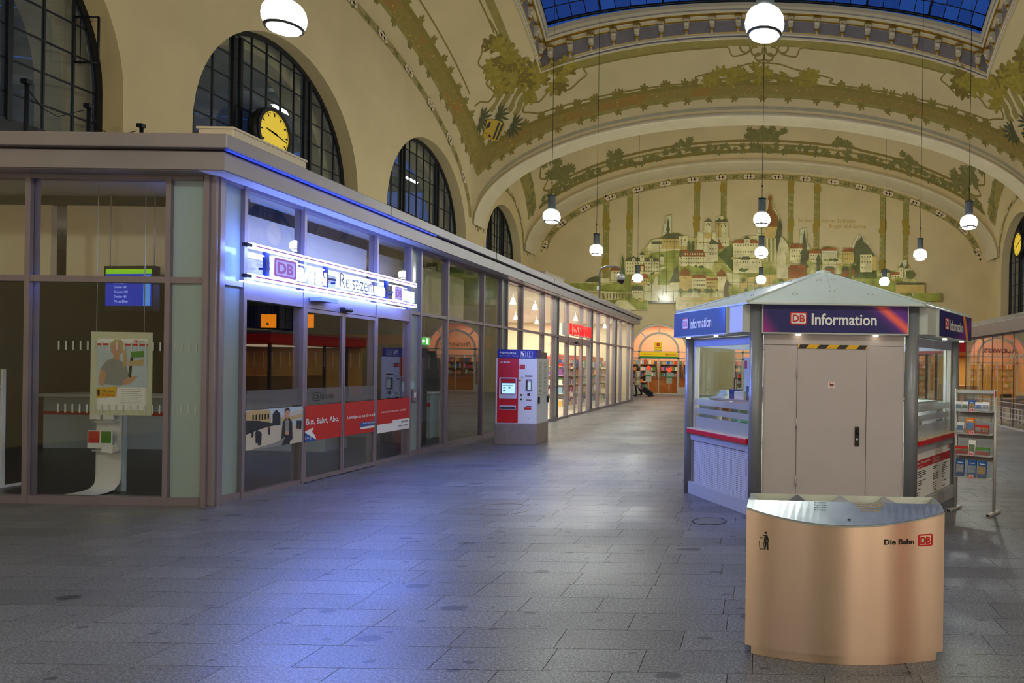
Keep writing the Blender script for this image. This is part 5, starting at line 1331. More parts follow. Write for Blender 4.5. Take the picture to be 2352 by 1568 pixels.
t = MB(); t.add([(.028, a, b) for a, b in ((-.15, .08), (-.09, .13), (-.09, .10), (-.02, .10), (-.02, .06), (-.09, .06), (-.09, .03))], [range(7)]); t.add([(.028, a, b) for a, b in ((.03, .02), (.13, .02), (.13, .14), (.03, .14))], [range(4)]); t.build('exit_symbol', mat('lit white', '#ffffff', .4, emit=('#eaffea', 1.2)), ex)
MB().cyl((0, 0, .16), (0, 0, 1.728), .01, n=6).build('hanging_rod', ALU, ex)
area('ticket_hall_light', (-9.8, 12.8, 3.70), (0, 0, 0), 5.5, 7.0, 9, (1, .93, .8))

# ================================================================== INSIDE THE DRUGSTORE
PROD = [mat('product %d' % i, c, .5) for i, c in enumerate(('#c8352c', '#2f5da8', '#e0b13a', '#3f9a55', '#e9e4dc', '#d77aa0', '#7fb6d8', '#8a4a9c', '#f0ede6', '#e58a3a'))]
SHW = mat('white shelf metal', '#e6e0d6', .45)
def shelf_unit(x, y, rz, l, lab, seed, h=1.9):
    t = thing('shelf_unit', lab, 'shelf', (x, y, .012), rz, 'drugstore shelves')
    MB().box(-l / 2, -.02, 0, l / 2, .02, h).build('back_panel', SHW, t); MB().box(-l / 2, -.40, 0, l / 2, .40, .12).build('plinth', SHW, t)
    MB().box(-l / 2, -.12, h, l / 2, .12, h + .18).build('header_board', RED, t)
    q = random.Random(seed); pr = MB()
    for k in range(5):
        z = .30 + k * .33 if k else .14
        MB().box(-l / 2, -.38, z - .02, l / 2, .38, z).build('shelf_board', SHW, t)
        for s in (-1, 1):
            u = -l / 2 + .02
            while u < l / 2 - .1:
                w = q.uniform(.07, .16); pr.box(u, s * .12, z, u + w - .01, s * .34, z + q.uniform(.14, .27), q.randrange(10)); u += w
    tag(pr.build('stacked_products', PROD, t), kind='stuff'); return t
k = 0
for j, x in enumerate((-7.6, -9.6, -11.6)):
    for i, y in enumerate((19.3, 22.6, 27.6, 30.4, 33.2)):
        if j == 0 and i == 1: continue
        shelf_unit(x, y, radians(90), 2.4, ('front', 'middle', 'rear')[j] + ' row drugstore shelf with red header, ' + ('next to the partition', 'opposite the ticket machine side', 'just past the sliding doors', 'second past the sliding doors', 'at the far end wall')[i], 50 + k); k += 1
wallp = thing('light_poster', 'tall backlit white poster panel inside the drugstore doors', 'poster', (-8.1, 24.4, .75), radians(-60))
MB().box(-.5, 0, 0, .5, .06, 1.25).build('poster_case', WHITE, wallp); MB().box(-.47, -.008, .03, .47, 0, 1.22).build('poster_face', mat('backlit poster', '#e8f0ff', .4, emit=('#dfe9ff', .9)), wallp)
t = MB()
for x, z in ((-.3, .9), (.05, .75), (-.2, .35), (.2, .3)): t.poly([(x + .09 * cos(a), -.012, z + .13 * sin(a)) for a in [i * .7 for i in range(9)]])
t.build('poster_print', mat('pale blue print', '#9fb6dc', .5), wallp); MB().box(-.06, .01, -.735, .06, .05, 0).build('poster_leg', ALU, wallp)
gate = thing('entry_gate', 'red tubular entry gate standing behind the drugstore doors', 'gate', (-7.3, 24.0, .012))
MB().cyl((0, 0, 0), (0, 0, .95), .03, n=8).build('gate_post', RED, gate); MB().cyl((0, 0, 0), (0, 0, .02), .16, n=12).build('gate_foot', RED, gate); MB().tube([(0, 0, .9), (0, .8, .9), (0, .8, .35), (0, 0, .35)], .02, 6).build('gate_arm', RED, gate)
SPOT = mat('lit spot lens', '#ffffff', .4, emit=('#fff2dc', 12))
k = 0
for y in (18.6, 20.6, 22.6, 25.0, 27.6, 30.2, 32.8):
    for x in (-7.1, -9.4):
        t = thing('track_spot', 'white track spotlight ' + ('nearest the partition', 'second from the partition', 'third from the partition', 'fourth from the partition', 'fifth from the partition', 'sixth from the partition', 'last before the end wall')[k // 2] + ' in the ' + ('window' if k % 2 == 0 else 'inner') + ' row of the drugstore', 'spotlight', (x, y, 3.745), 0, 'drugstore track spotlights')
        MB().cyl((0, 0, 0), (0, 0, -.16), .012, n=6).build('spot_stem', WHITE, t); MB().lathe([(.05, -.16), (.06, -.2), (.08, -.30), (.10, -.34)], n=12).build('spot_shade', WHITE, t); MB().cyl((0, 0, -.325), (0, 0, -.33), .092, n=12).build('spot_lens', SPOT, t); k += 1
area('drugstore_light', (-9.6, 26.4, 3.70), (0, 0, 0), 6.5, 16, 2200, (1, .87, .70))
disc = tag(MB().cyl((-8.6, 19.9, 2.35), (-8.55, 19.9, 2.35), .55, n=28).build('hanging_disc', mat('cream disc', '#efe4cc', .5)), 'large cream disc decoration hanging in the drugstore window', 'decoration')
cd = MB().cyl((0, 0, 2.9), (0, 0, 3.748), .008, n=5).build('hanging_cord', ALU, disc); cd.location = (-8.575, 19.9, 0)

# ================================================================== PAVILION ON THE OTHER SIDE
XR = 7.38
pv2 = thing('glass_cafe_pavilion', 'low frameless glass cafe pavilion with a brown fascia at the far side', 'pavilion', (10.5, 19.5, 0))
def p2(mb, name, m, bevel=0): return mb.build(name, m, pv2, world=True, bevel=bevel)
BRF = mat('brown fascia sheet', '#7d6a5e', .5, .2, noise=(.06, 2))
p2(MB().box(XR - .28, 12.0, 2.80, WX, 25.9, 3.17), 'roof_fascia', BRF, .01); p2(MB().box(XR - .25, 12.0, 3.17, XR - .2, 25.9, 3.30), 'roof_edge_mesh', glass('grey mesh', tint=(.8, .8, .8), body=.5, bodycol=(.5, .48, .46)))
p2(MB().box(XR + .03, 12.0, 2.77, WX, 25.75, 2.80), 'ceiling_panel', INW)
p2(MB().box(XR, 12.0, 0, WX, 25.75, .008), 'cafe_floor', mat('brown cafe floor', '#6a5038', .3, noise=(.15, 3)))
y = 25.72
while y > 12.3:
    p2(MB().box(XR - .006, y - .962, .05, XR + .006, y - .006, 2.78), 'glass_panel', GLASS); p2(MB().box(XR - .012, y - .006, .02, XR + .012, y + .006, 2.79), 'panel_joint', mat('clear joint', '#5d4b3f', .4))
    p2(MB().box(XR - .02, y - .965, 0, XR + .02, y, .05), 'floor_channel', ALU)
    for z in (.30, .44, .60, .76): p2(MB().box(XR - .009, y - .95, z - .012, XR - .007, y - .02, z + .012), 'etched_stripe', mat('white etched stripe', '#b9b2aa', .6))
    y -= .968
p2(MB().box(XR, 25.70, 0, WX, 25.74, 2.78), 'end_glass', GLASS); p2(MB().box(13.2, 12, .008, 13.4, 25.7, 2.77), 'cafe_rear_wall', mat('salmon cafe wall', '#93745c', .7))
p2(MB().box(XR + .1, 12.0, .01, 13.2, 12.1, 2.77), 'cafe_end_wall', mat('salmon cafe wall', '#93745c', .7))
scr = MB(); text_into(scr, '@onditorei', lambda a, b, c: (XR - .010, 21.2 - a, 2.02 + b), size=.34, fit=(0, 2.1), shear=.4); tag(p2(scr, 'script_lettering', mat('pale script', '#cdbb9a', .5)), 'cream script lettering stuck on the cafe glass')
# cafe furniture
TAB = mat('cafe table wood', '#b0703a', .4); 
for i, (x, y) in enumerate(((8.6, 24.3), (8.5, 22.5), (8.6, 20.7), (10.3, 23.4))):
    t = thing('cafe_table', ['first', 'second', 'third', 'inner'][i] + ' round wooden cafe table behind the frameless glass', 'table', (x, y, .01), 0, 'cafe tables')
    MB().lathe([(.001, .72), (.36, .72), (.36, .75), (.001, .75)], n=20).build('tabletop', TAB, t); MB().cyl((0, 0, .02), (0, 0, .72), .03, n=8).build('table_leg', DARK, t); MB().cyl((0, 0, 0), (0, 0, .02), .22, n=16).build('table_foot', DARK, t)
    for j, (dx, dy, rz) in enumerate(((0, .6, 0), (0, -.6, pi))):
        c = thing('cafe_chair', 'dark wooden cafe chair ' + ('beyond' if j == 0 else 'on the near side of') + ' the ' + ['first', 'second', 'third', 'inner'][i] + ' cafe table', 'chair', (x + dx, y + dy, .01), rz, 'cafe chairs')
        MB().box(-.2, -.2, .43, .2, .2, .47).build('seat', WOOD_D, c); MB().box(-.2, .17, .47, .2, .2, .88).build('backrest', WOOD_D, c)
        for a in (-.17, .17):
            for b in (-.17, .17): MB().box(a - .018, b - .018, 0, a + .018, b + .018, .43).build('leg', WOOD_D, c)
cc = thing('cafe_counter', 'lit cafe display counter with an orange top along the rear of the pavilion', 'counter', (11.6, 22.3, .01))
MB().box(-.35, -2.6, 0, .35, 2.6, .95).build('counter_body', mat('brown counter', '#5a3a26', .4), cc); MB().box(-.4, -2.65, .95, .4, 2.65, 1.0).build('counter_top', mat('orange counter top', '#d96a1e', .35), cc)
MB().box(-.3, -2.2, 1.0, .3, 2.2, 1.35).build('display_case', GLASS, cc)
for i, y in enumerate((24.6, 23.0, 21.4, 19.8)):
    t = thing('cafe_pendant', ['first', 'second', 'third', 'fourth'][i] + ' red shaded pendant over the cafe counter, counted from the far end', 'lamp', (10.6, y, 1.95), 0, 'cafe pendants')
    MB().lathe([(.16, 0), (.14, .08), (.05, .16), (.02, .18)], n=14).build('lamp_shade', RED, t); MB().lathe([(.001, .01), (.06, .02), (.06, .1), (.001, .12)], n=10).build('bulb', mat('warm bulb', '#ffd9a0', .4, emit=('#ffc880', 9)), t); MB().cyl((0, 0, .18), (0, 0, .818), .006, n=5).build('cord', DARK, t)
rsg = tag(MB().box(9.5, 25.3, 1.98, 9.56, 25.0, 2.2).build('neon_plate', mat('red neon plate', '#ff4038', .4, emit=('#ff4a40', 2.0))), 'small glowing red sign hanging inside the cafe pavilion', 'sign')
MB().cyl((9.53, 25.15, 2.2), (9.53, 25.15, 2.768), .006, n=5).build('hanging_cord', DARK, rsg)
area('cafe_light', (10.4, 20.5, 2.72), (0, 0, 0), 4, 9, 60, (1, .86, .70))
# next shop beyond the gap
pv3 = thing('snack_shop', 'snack shop with a red fascia and warm light beyond the cafe pavilion', 'shop', (10.6, 33.0, 0))
def p3(mb, name, m): return mb.build(name, m, pv3, world=True)
p3(MB().box(7.6, 29.5, 2.45, 13.85, 36.5, 2.85), 'red_fascia', RED); p3(MB().box(7.55, 29.45, 2.85, 13.85, 36.55, 2.95), 'roof_slab', BRF); p3(MB().box(13.0, 29.6, 0, 13.2, 36.4, 2.45), 'rear_wall', mat('yellow shop wall', '#d8a550', .7)); p3(MB().box(7.7, 36.2, 0, 13.0, 36.4, 2.45), 'end_wall', mat('yellow shop wall', '#d8a550', .7))
for y in (29.6, 31.4, 33.2, 35.0): p3(MB().box(7.66, y - .05, 0, 7.76, y + .05, 2.45), 'shop_post', DARK)
for y0, y1 in ((29.66, 31.34), (31.46, 33.14), (33.26, 34.94)): p3(MB().box(7.70, y0, .05, 7.71, y1, 2.4), 'glass_pane', GLASS)
p3(MB().box(8.6, 30.2, 0, 9.2, 34.5, 1.05), 'shop_counter', TAB)
area('snack_shop_light', (10.4, 33, 2.4), (0, 0, 0), 4, 5, 130, (1, .8, .55))
# ================================================================== INFORMATION KIOSK (hexagonal)
KX, KY, KR = 0.83, 9.56, 1.745
KIOSKG = mat('kiosk pale grey sheet', '#c4cbc8', .45, noise=(.04, 3))
ROOFM = mat('kiosk roof sheet', '#bcc9c7', .42, noise=(.05, 2))
COLM = mat('kiosk column grey', '#868a93', .38, .3)
MAUVE = mat('mauve grey door sheet', '#b9b1b4', .5, noise=(.03, 3))
kio = thing('information_kiosk', 'hexagonal grey information kiosk with blue signs and a shallow pyramid roof', 'kiosk', (KX, KY, 0))
cor = [(KR * cos(radians(a)), KR * sin(radians(a))) for a in (240, 300, 0, 60, 120, 180)]   # front-left, front-right, right, ...
KH = 2.36
for x, y in cor:
    c = MB(); c.cyl((x, y, 0), (x, y, KH), .075, n=24); c.build('kiosk_column', COLM, kio)
# base and floor
MB().prism([(x * .97, y * .97) for x, y in cor], .05, lambda u, v, h: (u, v, h)).build('kiosk_floor', mat('kiosk floor', '#54555a', .5), kio)
# roof: six folded sheets and a cap
AP = 2.93
for i in range(6):
    a, b = cor[i], cor[(i + 1) % 6]; e = 1.12
    A = Vector((a[0] * e, a[1] * e, KH - .0)); B = Vector((b[0] * e, b[1] * e, KH)); T = Vector((0, 0, AP)); M_ = (A + B) / 2
    mb = MB(); q = Vector((0, 0, .02)); A2 = A.lerp(T, .97); B2 = B.lerp(T, .97); Mt = (A2 + B2) / 2 + Vector((0, 0, .006))
    mb.add([A + q, M_ + q, B + q, B2 + q, Mt + q, A2 + q, A, M_, B, B2, Mt, A2], [(0, 1, 4, 5), (1, 2, 3, 4), (6, 11, 10, 7), (7, 10, 9, 8), (0, 6, 7, 1), (1, 7, 8, 2), (2, 8, 9, 3), (5, 11, 6, 0)])
    mb.build('roof_sheet', ROOFM, kio)
    MB().tube([A + Vector((0, 0, .03)), T + Vector((0, 0, .02))], .014, 6).build('roof_rib', ROOFM, kio)
    for u, w in ((.5, .3), (.35, .65), (.62, .68), (.22, .2), (.78, .22)):
        P = A.lerp(B, u).lerp(T, w) + Vector((0, 0, .03)); d = (B - A).normalized()
        MB().tube([P - d * .03, P - d * .02 + Vector((0, 0, .022)), P + d * .02 + Vector((0, 0, .022)), P + d * .03], .006, 5).build('roof_hook', ALU, kio)
MB().lathe([(.10, AP - .02), (.09, AP + .03), (.02, AP + .045), (.001, AP + .045)], n=12).build('roof_cap', ROOFM, kio)
MB().prism([(x * .99, y * .99) for x, y in cor], .03, lambda u, v, h: (u, v, KH - .03 + h)).build('kiosk_ceiling', WHITE, kio)
def face(i):
    a, b = Vector((*cor[i], 0)), Vector((*cor[(i + 1) % 6], 0)); d = (b - a); L_ = d.length; d /= L_; n = Vector((d.y, -d.x, 0))
    return lambda u, o, z: tuple(a + d * u + n * o + Vector((0, 0, z))), L_
def fbox(mb, F, u0, u1, o0, o1, z0, z1, mi=0):
    v = [F(u, o, z) for z in (z0, z1) for o in (o0, o1) for u in (u0, u1)]
    return mb.add(v, [(0, 1, 3, 2), (4, 6, 7, 5), (0, 4, 5, 1), (2, 3, 7, 6), (0, 2, 6, 4), (1, 5, 7, 3)], mi)
def sign_mat(kind):
    m = bpy.data.materials.new('blue sign print ' + str(kind)); m.use_nodes = True; nt = m.node_tree; b = nt.nodes['Principled BSDF']; N = nt.nodes.new; L = nt.links.new
    tc = N('ShaderNodeTexCoord'); sp_ = N('ShaderNodeSeparateXYZ'); L(tc.outputs['Generated'], sp_.inputs[0])
    # diagonal streaks of violet, pink and orange light on deep blue, as printed
    def streak(c0, slope, w):
        m1 = N('ShaderNodeMath'); m1.operation = 'MULTIPLY_ADD'; L(sp_.outputs[2], m1.inputs[0]); m1.inputs[1].default_value = slope; L(sp_.outputs[0], m1.inputs[2])
        m2 = N('ShaderNodeMath'); m2.operation = 'SUBTRACT'; L(m1.outputs[0], m2.inputs[0]); m2.inputs[1].default_value = c0
        m3 = N('ShaderNodeMath'); m3.operation = 'ABSOLUTE'; L(m2.outputs[0], m3.inputs[0])
        r = N('ShaderNodeMapRange'); r.interpolation_type = 'SMOOTHSTEP'; r.inputs[1].default_value = 0; r.inputs[2].default_value = w; r.inputs[3].default_value = 1; r.inputs[4].default_value = 0; L(m3.outputs[0], r.inputs[0]); return r.outputs[0]
    cur = None
    specs = {0: [(-.02, .12, .16, '#a81c8c'), (1.06, .22, .20, '#6a1f9a'), (1.03, .22, .07, '#ff6a58')], 1: [(1.08, .1, .26, '#12267a'), (1.08, .1, .10, '#3564c0')], 2: [(.62, -.5, .22, '#6a1690'), (.86, .12, .07, '#ff9a1e')]}[kind]
    for c0, sl, w, col in specs:
        s = streak(c0, sl, w); mx = N('ShaderNodeMix'); mx.data_type = 'RGBA'; L(s, mx.inputs[0])
        if cur is None: mx.inputs[6].default_value = (*hx('#080b3c' if kind == 1 else '#0c0e66'), 1)
        else: L(cur, mx.inputs[6])
        mx.inputs[7].default_value = (*hx(col), 1); cur = mx.outputs[2]
    L(cur, b.inputs['Base Color']); b.inputs['Roughness'].default_value = .5
    return m
SGN = [sign_mat(0), sign_mat(1), sign_mat(2)]
SIGNW = mat('sign letter white', '#eceef4', .5)
PERF = None
def perf_mat():
    m = bpy.data.materials.new('perforated sheet'); m.use_nodes = True; nt = m.node_tree; b = nt.nodes['Principled BSDF']; N = nt.nodes.new; L = nt.links.new
    tc = N('ShaderNodeTexCoord'); mp_ = N('ShaderNodeMapping'); mp_.inputs['Scale'].default_value = (52, 52, 24); L(tc.outputs['Generated'], mp_.inputs['Vector'])
    s = N('ShaderNodeSeparateXYZ'); L(mp_.outputs[0], s.inputs[0])
    fr = []
    for k in (0, 2):
        f = N('ShaderNodeMath'); f.operation = 'FRACT'; L(s.outputs[k], f.inputs[0]); g = N('ShaderNodeMath'); g.operation = 'SUBTRACT'; L(f.outputs[0], g.inputs[0]); g.inputs[1].default_value = .5
        h = N('ShaderNodeMath'); h.operation = 'ABSOLUTE'; L(g.outputs[0], h.inputs[0]); l = N('ShaderNodeMath'); l.operation = 'LESS_THAN'; L(h.outputs[0], l.inputs[0]); l.inputs[1].default_value = .25; fr.append(l.outputs[0])
    mu = N('ShaderNodeMath'); mu.operation = 'MULTIPLY'; L(fr[0], mu.inputs[0]); L(fr[1], mu.inputs[1])
    mx = N('ShaderNodeMix'); mx.data_type = 'RGBA'; L(mu.outputs[0], mx.inputs[0]); mx.inputs[6].default_value = (*hx('#c3c6cc'), 1); mx.inputs[7].default_value = (*hx('#6f737c'), 1)
    L(mx.outputs[2], b.inputs['Base Color']); b.inputs['Roughness'].default_value = .45
    return m
PERF = perf_mat()
KGL = glass('kiosk window glass', tint=(.95, .98, .97))
FRB = glass('kiosk frosted band', tint=(.8, .85, .86), body=.82, bodycol=(.55, .58, .60), rough=.2)
YEL = mat('hazard yellow', '#e8b400', .5)
for i in range(6):
    F, L_ = face(i); g = .085
    # overhead beam and the sign box in front of it
    b = MB(); fbox(b, F, g * .5, L_ - g * .5, -.06, .03, 2.04, KH - .03); b.build('head_beam', KIOSKG, kio)
    sk = {0: 0, 5: 1, 1: 2}.get(i, 1)
    u0, u1, o = (.06, L_ - .06, .10) if i == 0 else (.36, L_ + .12, .20) if i == 1 else (-.12, L_ - .36, .20) if i == 5 else (.1, L_ - .1, .16)
    b = MB(); fbox(b, F, u0, u1, .02, o, 2.045, 2.375 if i == 0 else 2.365); sb = b.build('sign_box', KIOSKG, kio)
    if i in (1, 5):
        b = MB(); fbox(b, F, 0.02 if i == 1 else L_ - .36, .36 if i == 1 else L_ - .02, .02, .17, 2.06, 2.365); b.build('sign_box_end', KIOSKG, kio)
    b = MB(); fbox(b, F, u0 + .014, u1 - .014, o, o + .006, 2.06, 2.36); b.build('sign_panel', SGN[sk], kio)
    l = MB(); w = u1 - u0; um = u0 + w * (.19 if i == 0 else .2 if i == 5 else .14)
    lf = lambda a, q, c=0: F(a, o + .008 + c, q)
    lw = .19 if i == 0 else .17
    railway_logo(l, lf, um, 2.145, lw, .14, 0, 1); l.build('railway_logo', [RED, SIGNW], kio)
    t = MB(); text_into(t, 'Information', lambda a, q, c: F(a, o + .009, 2.15 + q), fit=(um + lw + .05, um + lw + .05 + (.72 if i == 0 else .62)), size=.175, bold=.0035); t.build('sign_lettering', SIGNW, kio)
    for u in (w * .25, w * .78):
        c = MB(); P = Vector(F(u0 + u, o - .04, 2.04)); c.cyl(P, P - Vector((0, 0, .012)), .028, n=12); c.build('downlight', mat('lit downlight', '#ffffff', .4, emit=('#ffe6c0', 6)), kio)
    if i == 0:
        b = MB(); fbox(b, F, g, L_ - g, -.06, -.04, .05, 2.04); b.build('inner_light_stop', WHITE, kio)  # unseen board added to stop interior light leaking past the door
        # steel front: side panels, service door, hazard strip
        dx0, dx1 = .46, 1.24
        b = MB(); fbox(b, F, g, dx0 - .003, -.02, .0, .05, 1.92); b.build('wall_panel', MAUVE, kio, bevel=.003)
        b = MB(); fbox(b, F, dx1 + .003, L_ - g, -.02, .0, .05, 1.92); b.build('wall_panel', MAUVE, kio, bevel=.003)
        b = MB(); fbox(b, F, g, L_ - g, -.02, .004, 1.925, 2.04); b.build('wall_panel', MAUVE, kio, bevel=.003)
        d = MB(); fbox(d, F, dx0 + .003, dx1 - .003, -.03, .008, .05, 1.885); dr = d.build('service_door', MAUVE, kio, bevel=.004)
        b = MB(); fbox(b, F, dx0, dx1, -.03, .0, 1.89, 1.92); b.build('wall_panel', MAUVE, kio)
        h = MB(); fbox(h, F, dx1 - .125, dx1 - .075, .008, .016, .80, 1.02); h.build('handle_plate', BLACK, dr)
        h = MB(); h.tube([F(dx1 - .1, .016, .97), F(dx1 - .1, .055, .97), F(dx1 - .11, .06, .97), F(dx1 - .11, .06, .975)], .011, 8); h.tube([F(dx1 - .09, .055, .985), F(dx1 - .1, .06, .94)], .014, 8); h.build('door_handle', BLACK, dr)
        h = MB(); P = Vector(F(dx1 - .1, .017, .88)); h.cyl(P, Vector(F(dx1 - .1, .022, .88)), .012, n=10); h.build('key_cylinder', ALU, dr)
        for z in (.35, 1.0, 1.55): h = MB(); h.cyl(F(dx0, .012, z), F(dx0, .012, z + .11), .009, n=8); h.build('door_hinge', MAUVE, kio)
        hz = MB(); n = 7; w_ = (dx1 - dx0) / n; s_ = .035
        fbox(hz, F, dx0 + .01, dx1 + .0, .010, .013, 1.885, 1.93, 0); hz.build('hazard_strip', YEL, kio)
        for k in range(0, n, 2):
            hz = MB(); a = dx0 + .01 + k * w_
            hz.poly([F(min(max(u, dx0 + .01), dx1), .0145, z) for u, z in ((a - .02, 1.885), (a + w_ - .03, 1.885), (a + w_ + .01, 1.93), (a + .02, 1.93))]); hz.build('hazard_stripe', mat('hazard black', '#1e1a18', .5), kio)
        st = MB(); fbox(st, F, .81, .88, .009, .011, 1.45, 1.52); st.build('door_sticker', WHITEP, dr)
        st = MB(); v, f = curve2d([ellipse_pts(.845, 1.485, .030, .030, n=20)[:-1], ellipse_pts(.845, 1.485, .024, .024, n=20)[:-1]]); st.add([F(a, .0125, q) for a, q, c in v], f, 0)
        st.poly([F(a, .012, q) for a, q in rrect(.828, 1.474, .862, 1.496, .004)], 1); st.poly([F(a, .013, q) for a, q in ((.826, 1.504), (.829, 1.507), (.864, 1.466), (.861, 1.463))], 0); st.build('no_photo_symbol', [RED, BLACKP], dr)
        q = random.Random(1); rv = MB()
        for u in (g + .02, dx0 - .02, dx1 + .02, L_ - g - .02):
            for z in (.1, .4, .7, 1.0, 1.3, 1.6, 1.88): rv.cyl(F(u, 0, z), F(u, .006, z), .006, n=6)
        tag(rv.build('rivets', MAUVE, kio), kind='stuff')
        continue
    # glazed faces
    for nm, (z0, z1, m) in (('window_frame', (1.93, 2.03, mat('blue grey blind box', '#8e97b8', .45))),): b = MB(); fbox(b, F, g, L_ - g, -.05, .0, z0, z1); b.build(nm, m, kio)
    for u in (g, L_ - g - .045): b = MB(); fbox(b, F, u, u + .045, -.05, .0, .86, 1.95); b.build('window_frame', ALU, kio)
    b = MB(); fbox(b, F, g + .045, L_ - g - .045, -.03, -.022, .86, 1.95); b.build('window_pane', KGL, kio)
    for z0, z1 in ((.86, 1.02), (1.06, 1.13), (1.17, 1.25)): b = MB(); fbox(b, F, g + .045, L_ - g - .045, -.021, -.019, z0, z1); b.build('frosted_band', FRB, kio)
    b = MB(); fbox(b, F, .07, L_ - .07, -.04, .085, .80, .86, 0); b.build('red_counter', RED, kio, bevel=.006)
    b = MB(); fbox(b, F, .07, L_ - .07, -.04, .08, .8605, .868); b.build('counter_plate', mat('cream counter', '#e5d3b4', .4), kio)
    b = MB(); fbox(b, F, g, L_ - g, -.03, .03, .71, .80); b.build('counter_rail', mat('blue grey rail', '#a4a9b4', .45), kio)
    b = MB(); fbox(b, F, g, L_ - g, -.03, .0, .16, .71); b.build('perforated_panel' if i != 1 else 'poster_backing', PERF if i != 1 else KIOSKG, kio)
    for u in (g, L_ - g - .03): b = MB(); fbox(b, F, u, u + .03, .0, .02, .16, .71); b.build('panel_rail', COLM, kio)
    b = MB(); fbox(b, F, g - .02, L_ - g + .02, -.04, .05, 0, .16); b.build('plinth_board', mat('plinth grey', '#a9adb3', .45), kio, bevel=.004)
    if i == 1:
        p = MB(); fbox(p, F, g + .03, L_ - g - .06, .001, .008, .17, .72, 0)
        pt = MB()
        qf = lambda pts, o, mi: pt.poly([F(u, o, z) for u, z in pts], mi)
        pp = p.build('notice_poster', WHITEP, kio)
        U0, U1 = g + .03, L_ - g - .06
        qf([(U0, .52), (U1, .52), (U1, .62), (U0, .62)], .009, 0)
        text_into(pt, 'Unsere Öffnungszeiten', lambda a, z, c: F(a, .0105, .575 + z), fit=(U0 + .04, U0 + .60), size=.04, mi=1, bold=.0005); text_into(pt, 'Opening times', lambda a, z, c: F(a, .0105, .535 + z), fit=(U0 + .04, U0 + .3), size=.03, mi=1)
        text_into(pt, 'Wo in Dresden -', lambda a, z, c: F(a, .0105, .575 + z), fit=(U0 + .72, U0 + 1.02), size=.035, mi=1); text_into(pt, 'der DB Information?', lambda a, z, c: F(a, .0105, .54 + z), fit=(U0 + .72, U0 + 1.06), size=.035, mi=1)
        railway_logo(pt, lambda a, z, c=0: F(a, .010 + c, z), U1 - .09, .65, .06, .045, 0, 1)
        q = random.Random(5)
        for col in (U0 + .05, U0 + .72, U0 + 1.12):
            for k in range(14):
                z = .48 - k * .022
                if q.random() < .85: wl = q.uniform(.10, .26 if col != U0 + .05 else .42); qf([(col, z), (min(col + wl, U1 - .03), z), (min(col + wl, U1 - .03), z + .009), (col, z + .009)], .0095, 2)
        pt.build('poster_print', [RED, WHITEP, BLACKP], pp)
# kiosk contents, each a thing standing on the inner desk
dk = thing('kiosk_desk', 'grey shelf desk running round the inside of the kiosk windows', 'desk', (KX, KY, .052))
for i in (1, 2, 4, 5):
    F, L_ = face(i); b = MB(); fbox(b, F, .25, L_ - .25, -.50, -.10, .72, .75); b.build('desk_board', mat('grey desk', '#9aa0a2', .4), dk)
    b = MB(); fbox(b, F, .25, L_ - .25, -.44, -.14, 1.20, 1.22); b.build('upper_shelf', mat('grey desk', '#9aa0a2', .4), dk)
    for u in (.3, L_ - .33): b = MB(); fbox(b, F, u, u + .03, -.45, -.12, 0, 1.2); b.build('desk_leg', ALU, dk)
F5, L5 = face(5); F1, L1 = face(1)
def on(F, u, o, z): P = F(u, o, z); return (P[0] + KX, P[1] + KY, P[2])
R5, R1 = radians(-60), radians(60)
SZ = .052 + 1.22
def simple(name, lab, cat, loc, rz, parts, group=None):
    t = thing(name, lab, cat, loc, rz, group)
    for nm, bx, m in parts: MB().box(*bx).build(nm, m, t)
    return t
simple('pen_box', 'dark blue pen box full of pens behind the kiosk window', 'box', on(F5, .75, -.28, SZ), R5, [('box_body', (-.06, -.06, 0, .06, .06, .12), mat('dark blue box', '#1c2f78', .4)), ('pen', (-.04, -.01, .1, -.03, 0, .26), BLACK), ('pen', (-.01, .01, .1, 0, .02, .3), BLACK), ('pen', (.02, -.02, .1, .03, -.01, .24), mat('wood pen', '#c89a58', .5))])
simple('paper_stack', 'white paper stack lying beside the pen box in the kiosk', 'paper', on(F5, 1.0, -.28, SZ), R5, [('sheet_pile', (-.12, -.09, 0, .12, .09, .10), mat('paper cream', '#e8dcc8', .7))])
simple('file_bag', 'pale hanging file bag with a red label in the kiosk window', 'bag', on(F5, 1.02, -.34, SZ + .1), R5, [('bag_body', (-.12, -.03, .0, .16, .03, .42), mat('pale bag', '#cfd4d6', .5)), ('red_label', (-.10, -.033, .28, -.04, -.03, .38), RED)])
simple('receipt_printer', 'grey receipt printer at the inner end of the kiosk shelf', 'printer', on(F5, 1.36, -.28, SZ), R5, [('printer_body', (-.16, -.1, 0, .16, .1, .17), mat('slate printer', '#59676e', .4)), ('printer_badge', (-.1, -.104, .05, -.05, -.1, .1), mat('pale badge', '#cdd6da', .4))])
simple('white_carton', 'white carton standing on top of the receipt printer', 'carton', on(F5, 1.36, -.28, SZ + .17), R5, [('carton_body', (-.12, -.08, 0, .12, .08, .18), WHITE), ('carton_flap', (-.12, -.085, .15, .12, -.08, .18), WHITE_PLAST)])
simple('phone_handset', 'pale telephone at the outer end of the kiosk shelf', 'telephone', on(F5, .48, -.28, SZ), R5, [('phone_base', (-.1, -.08, 0, .08, .08, .05), mat('pale grey phone', '#c9d2d0', .4)), ('handset', (-.12, -.04, .05, .1, .0, .1), mat('pale grey phone', '#c9d2d0', .4))])
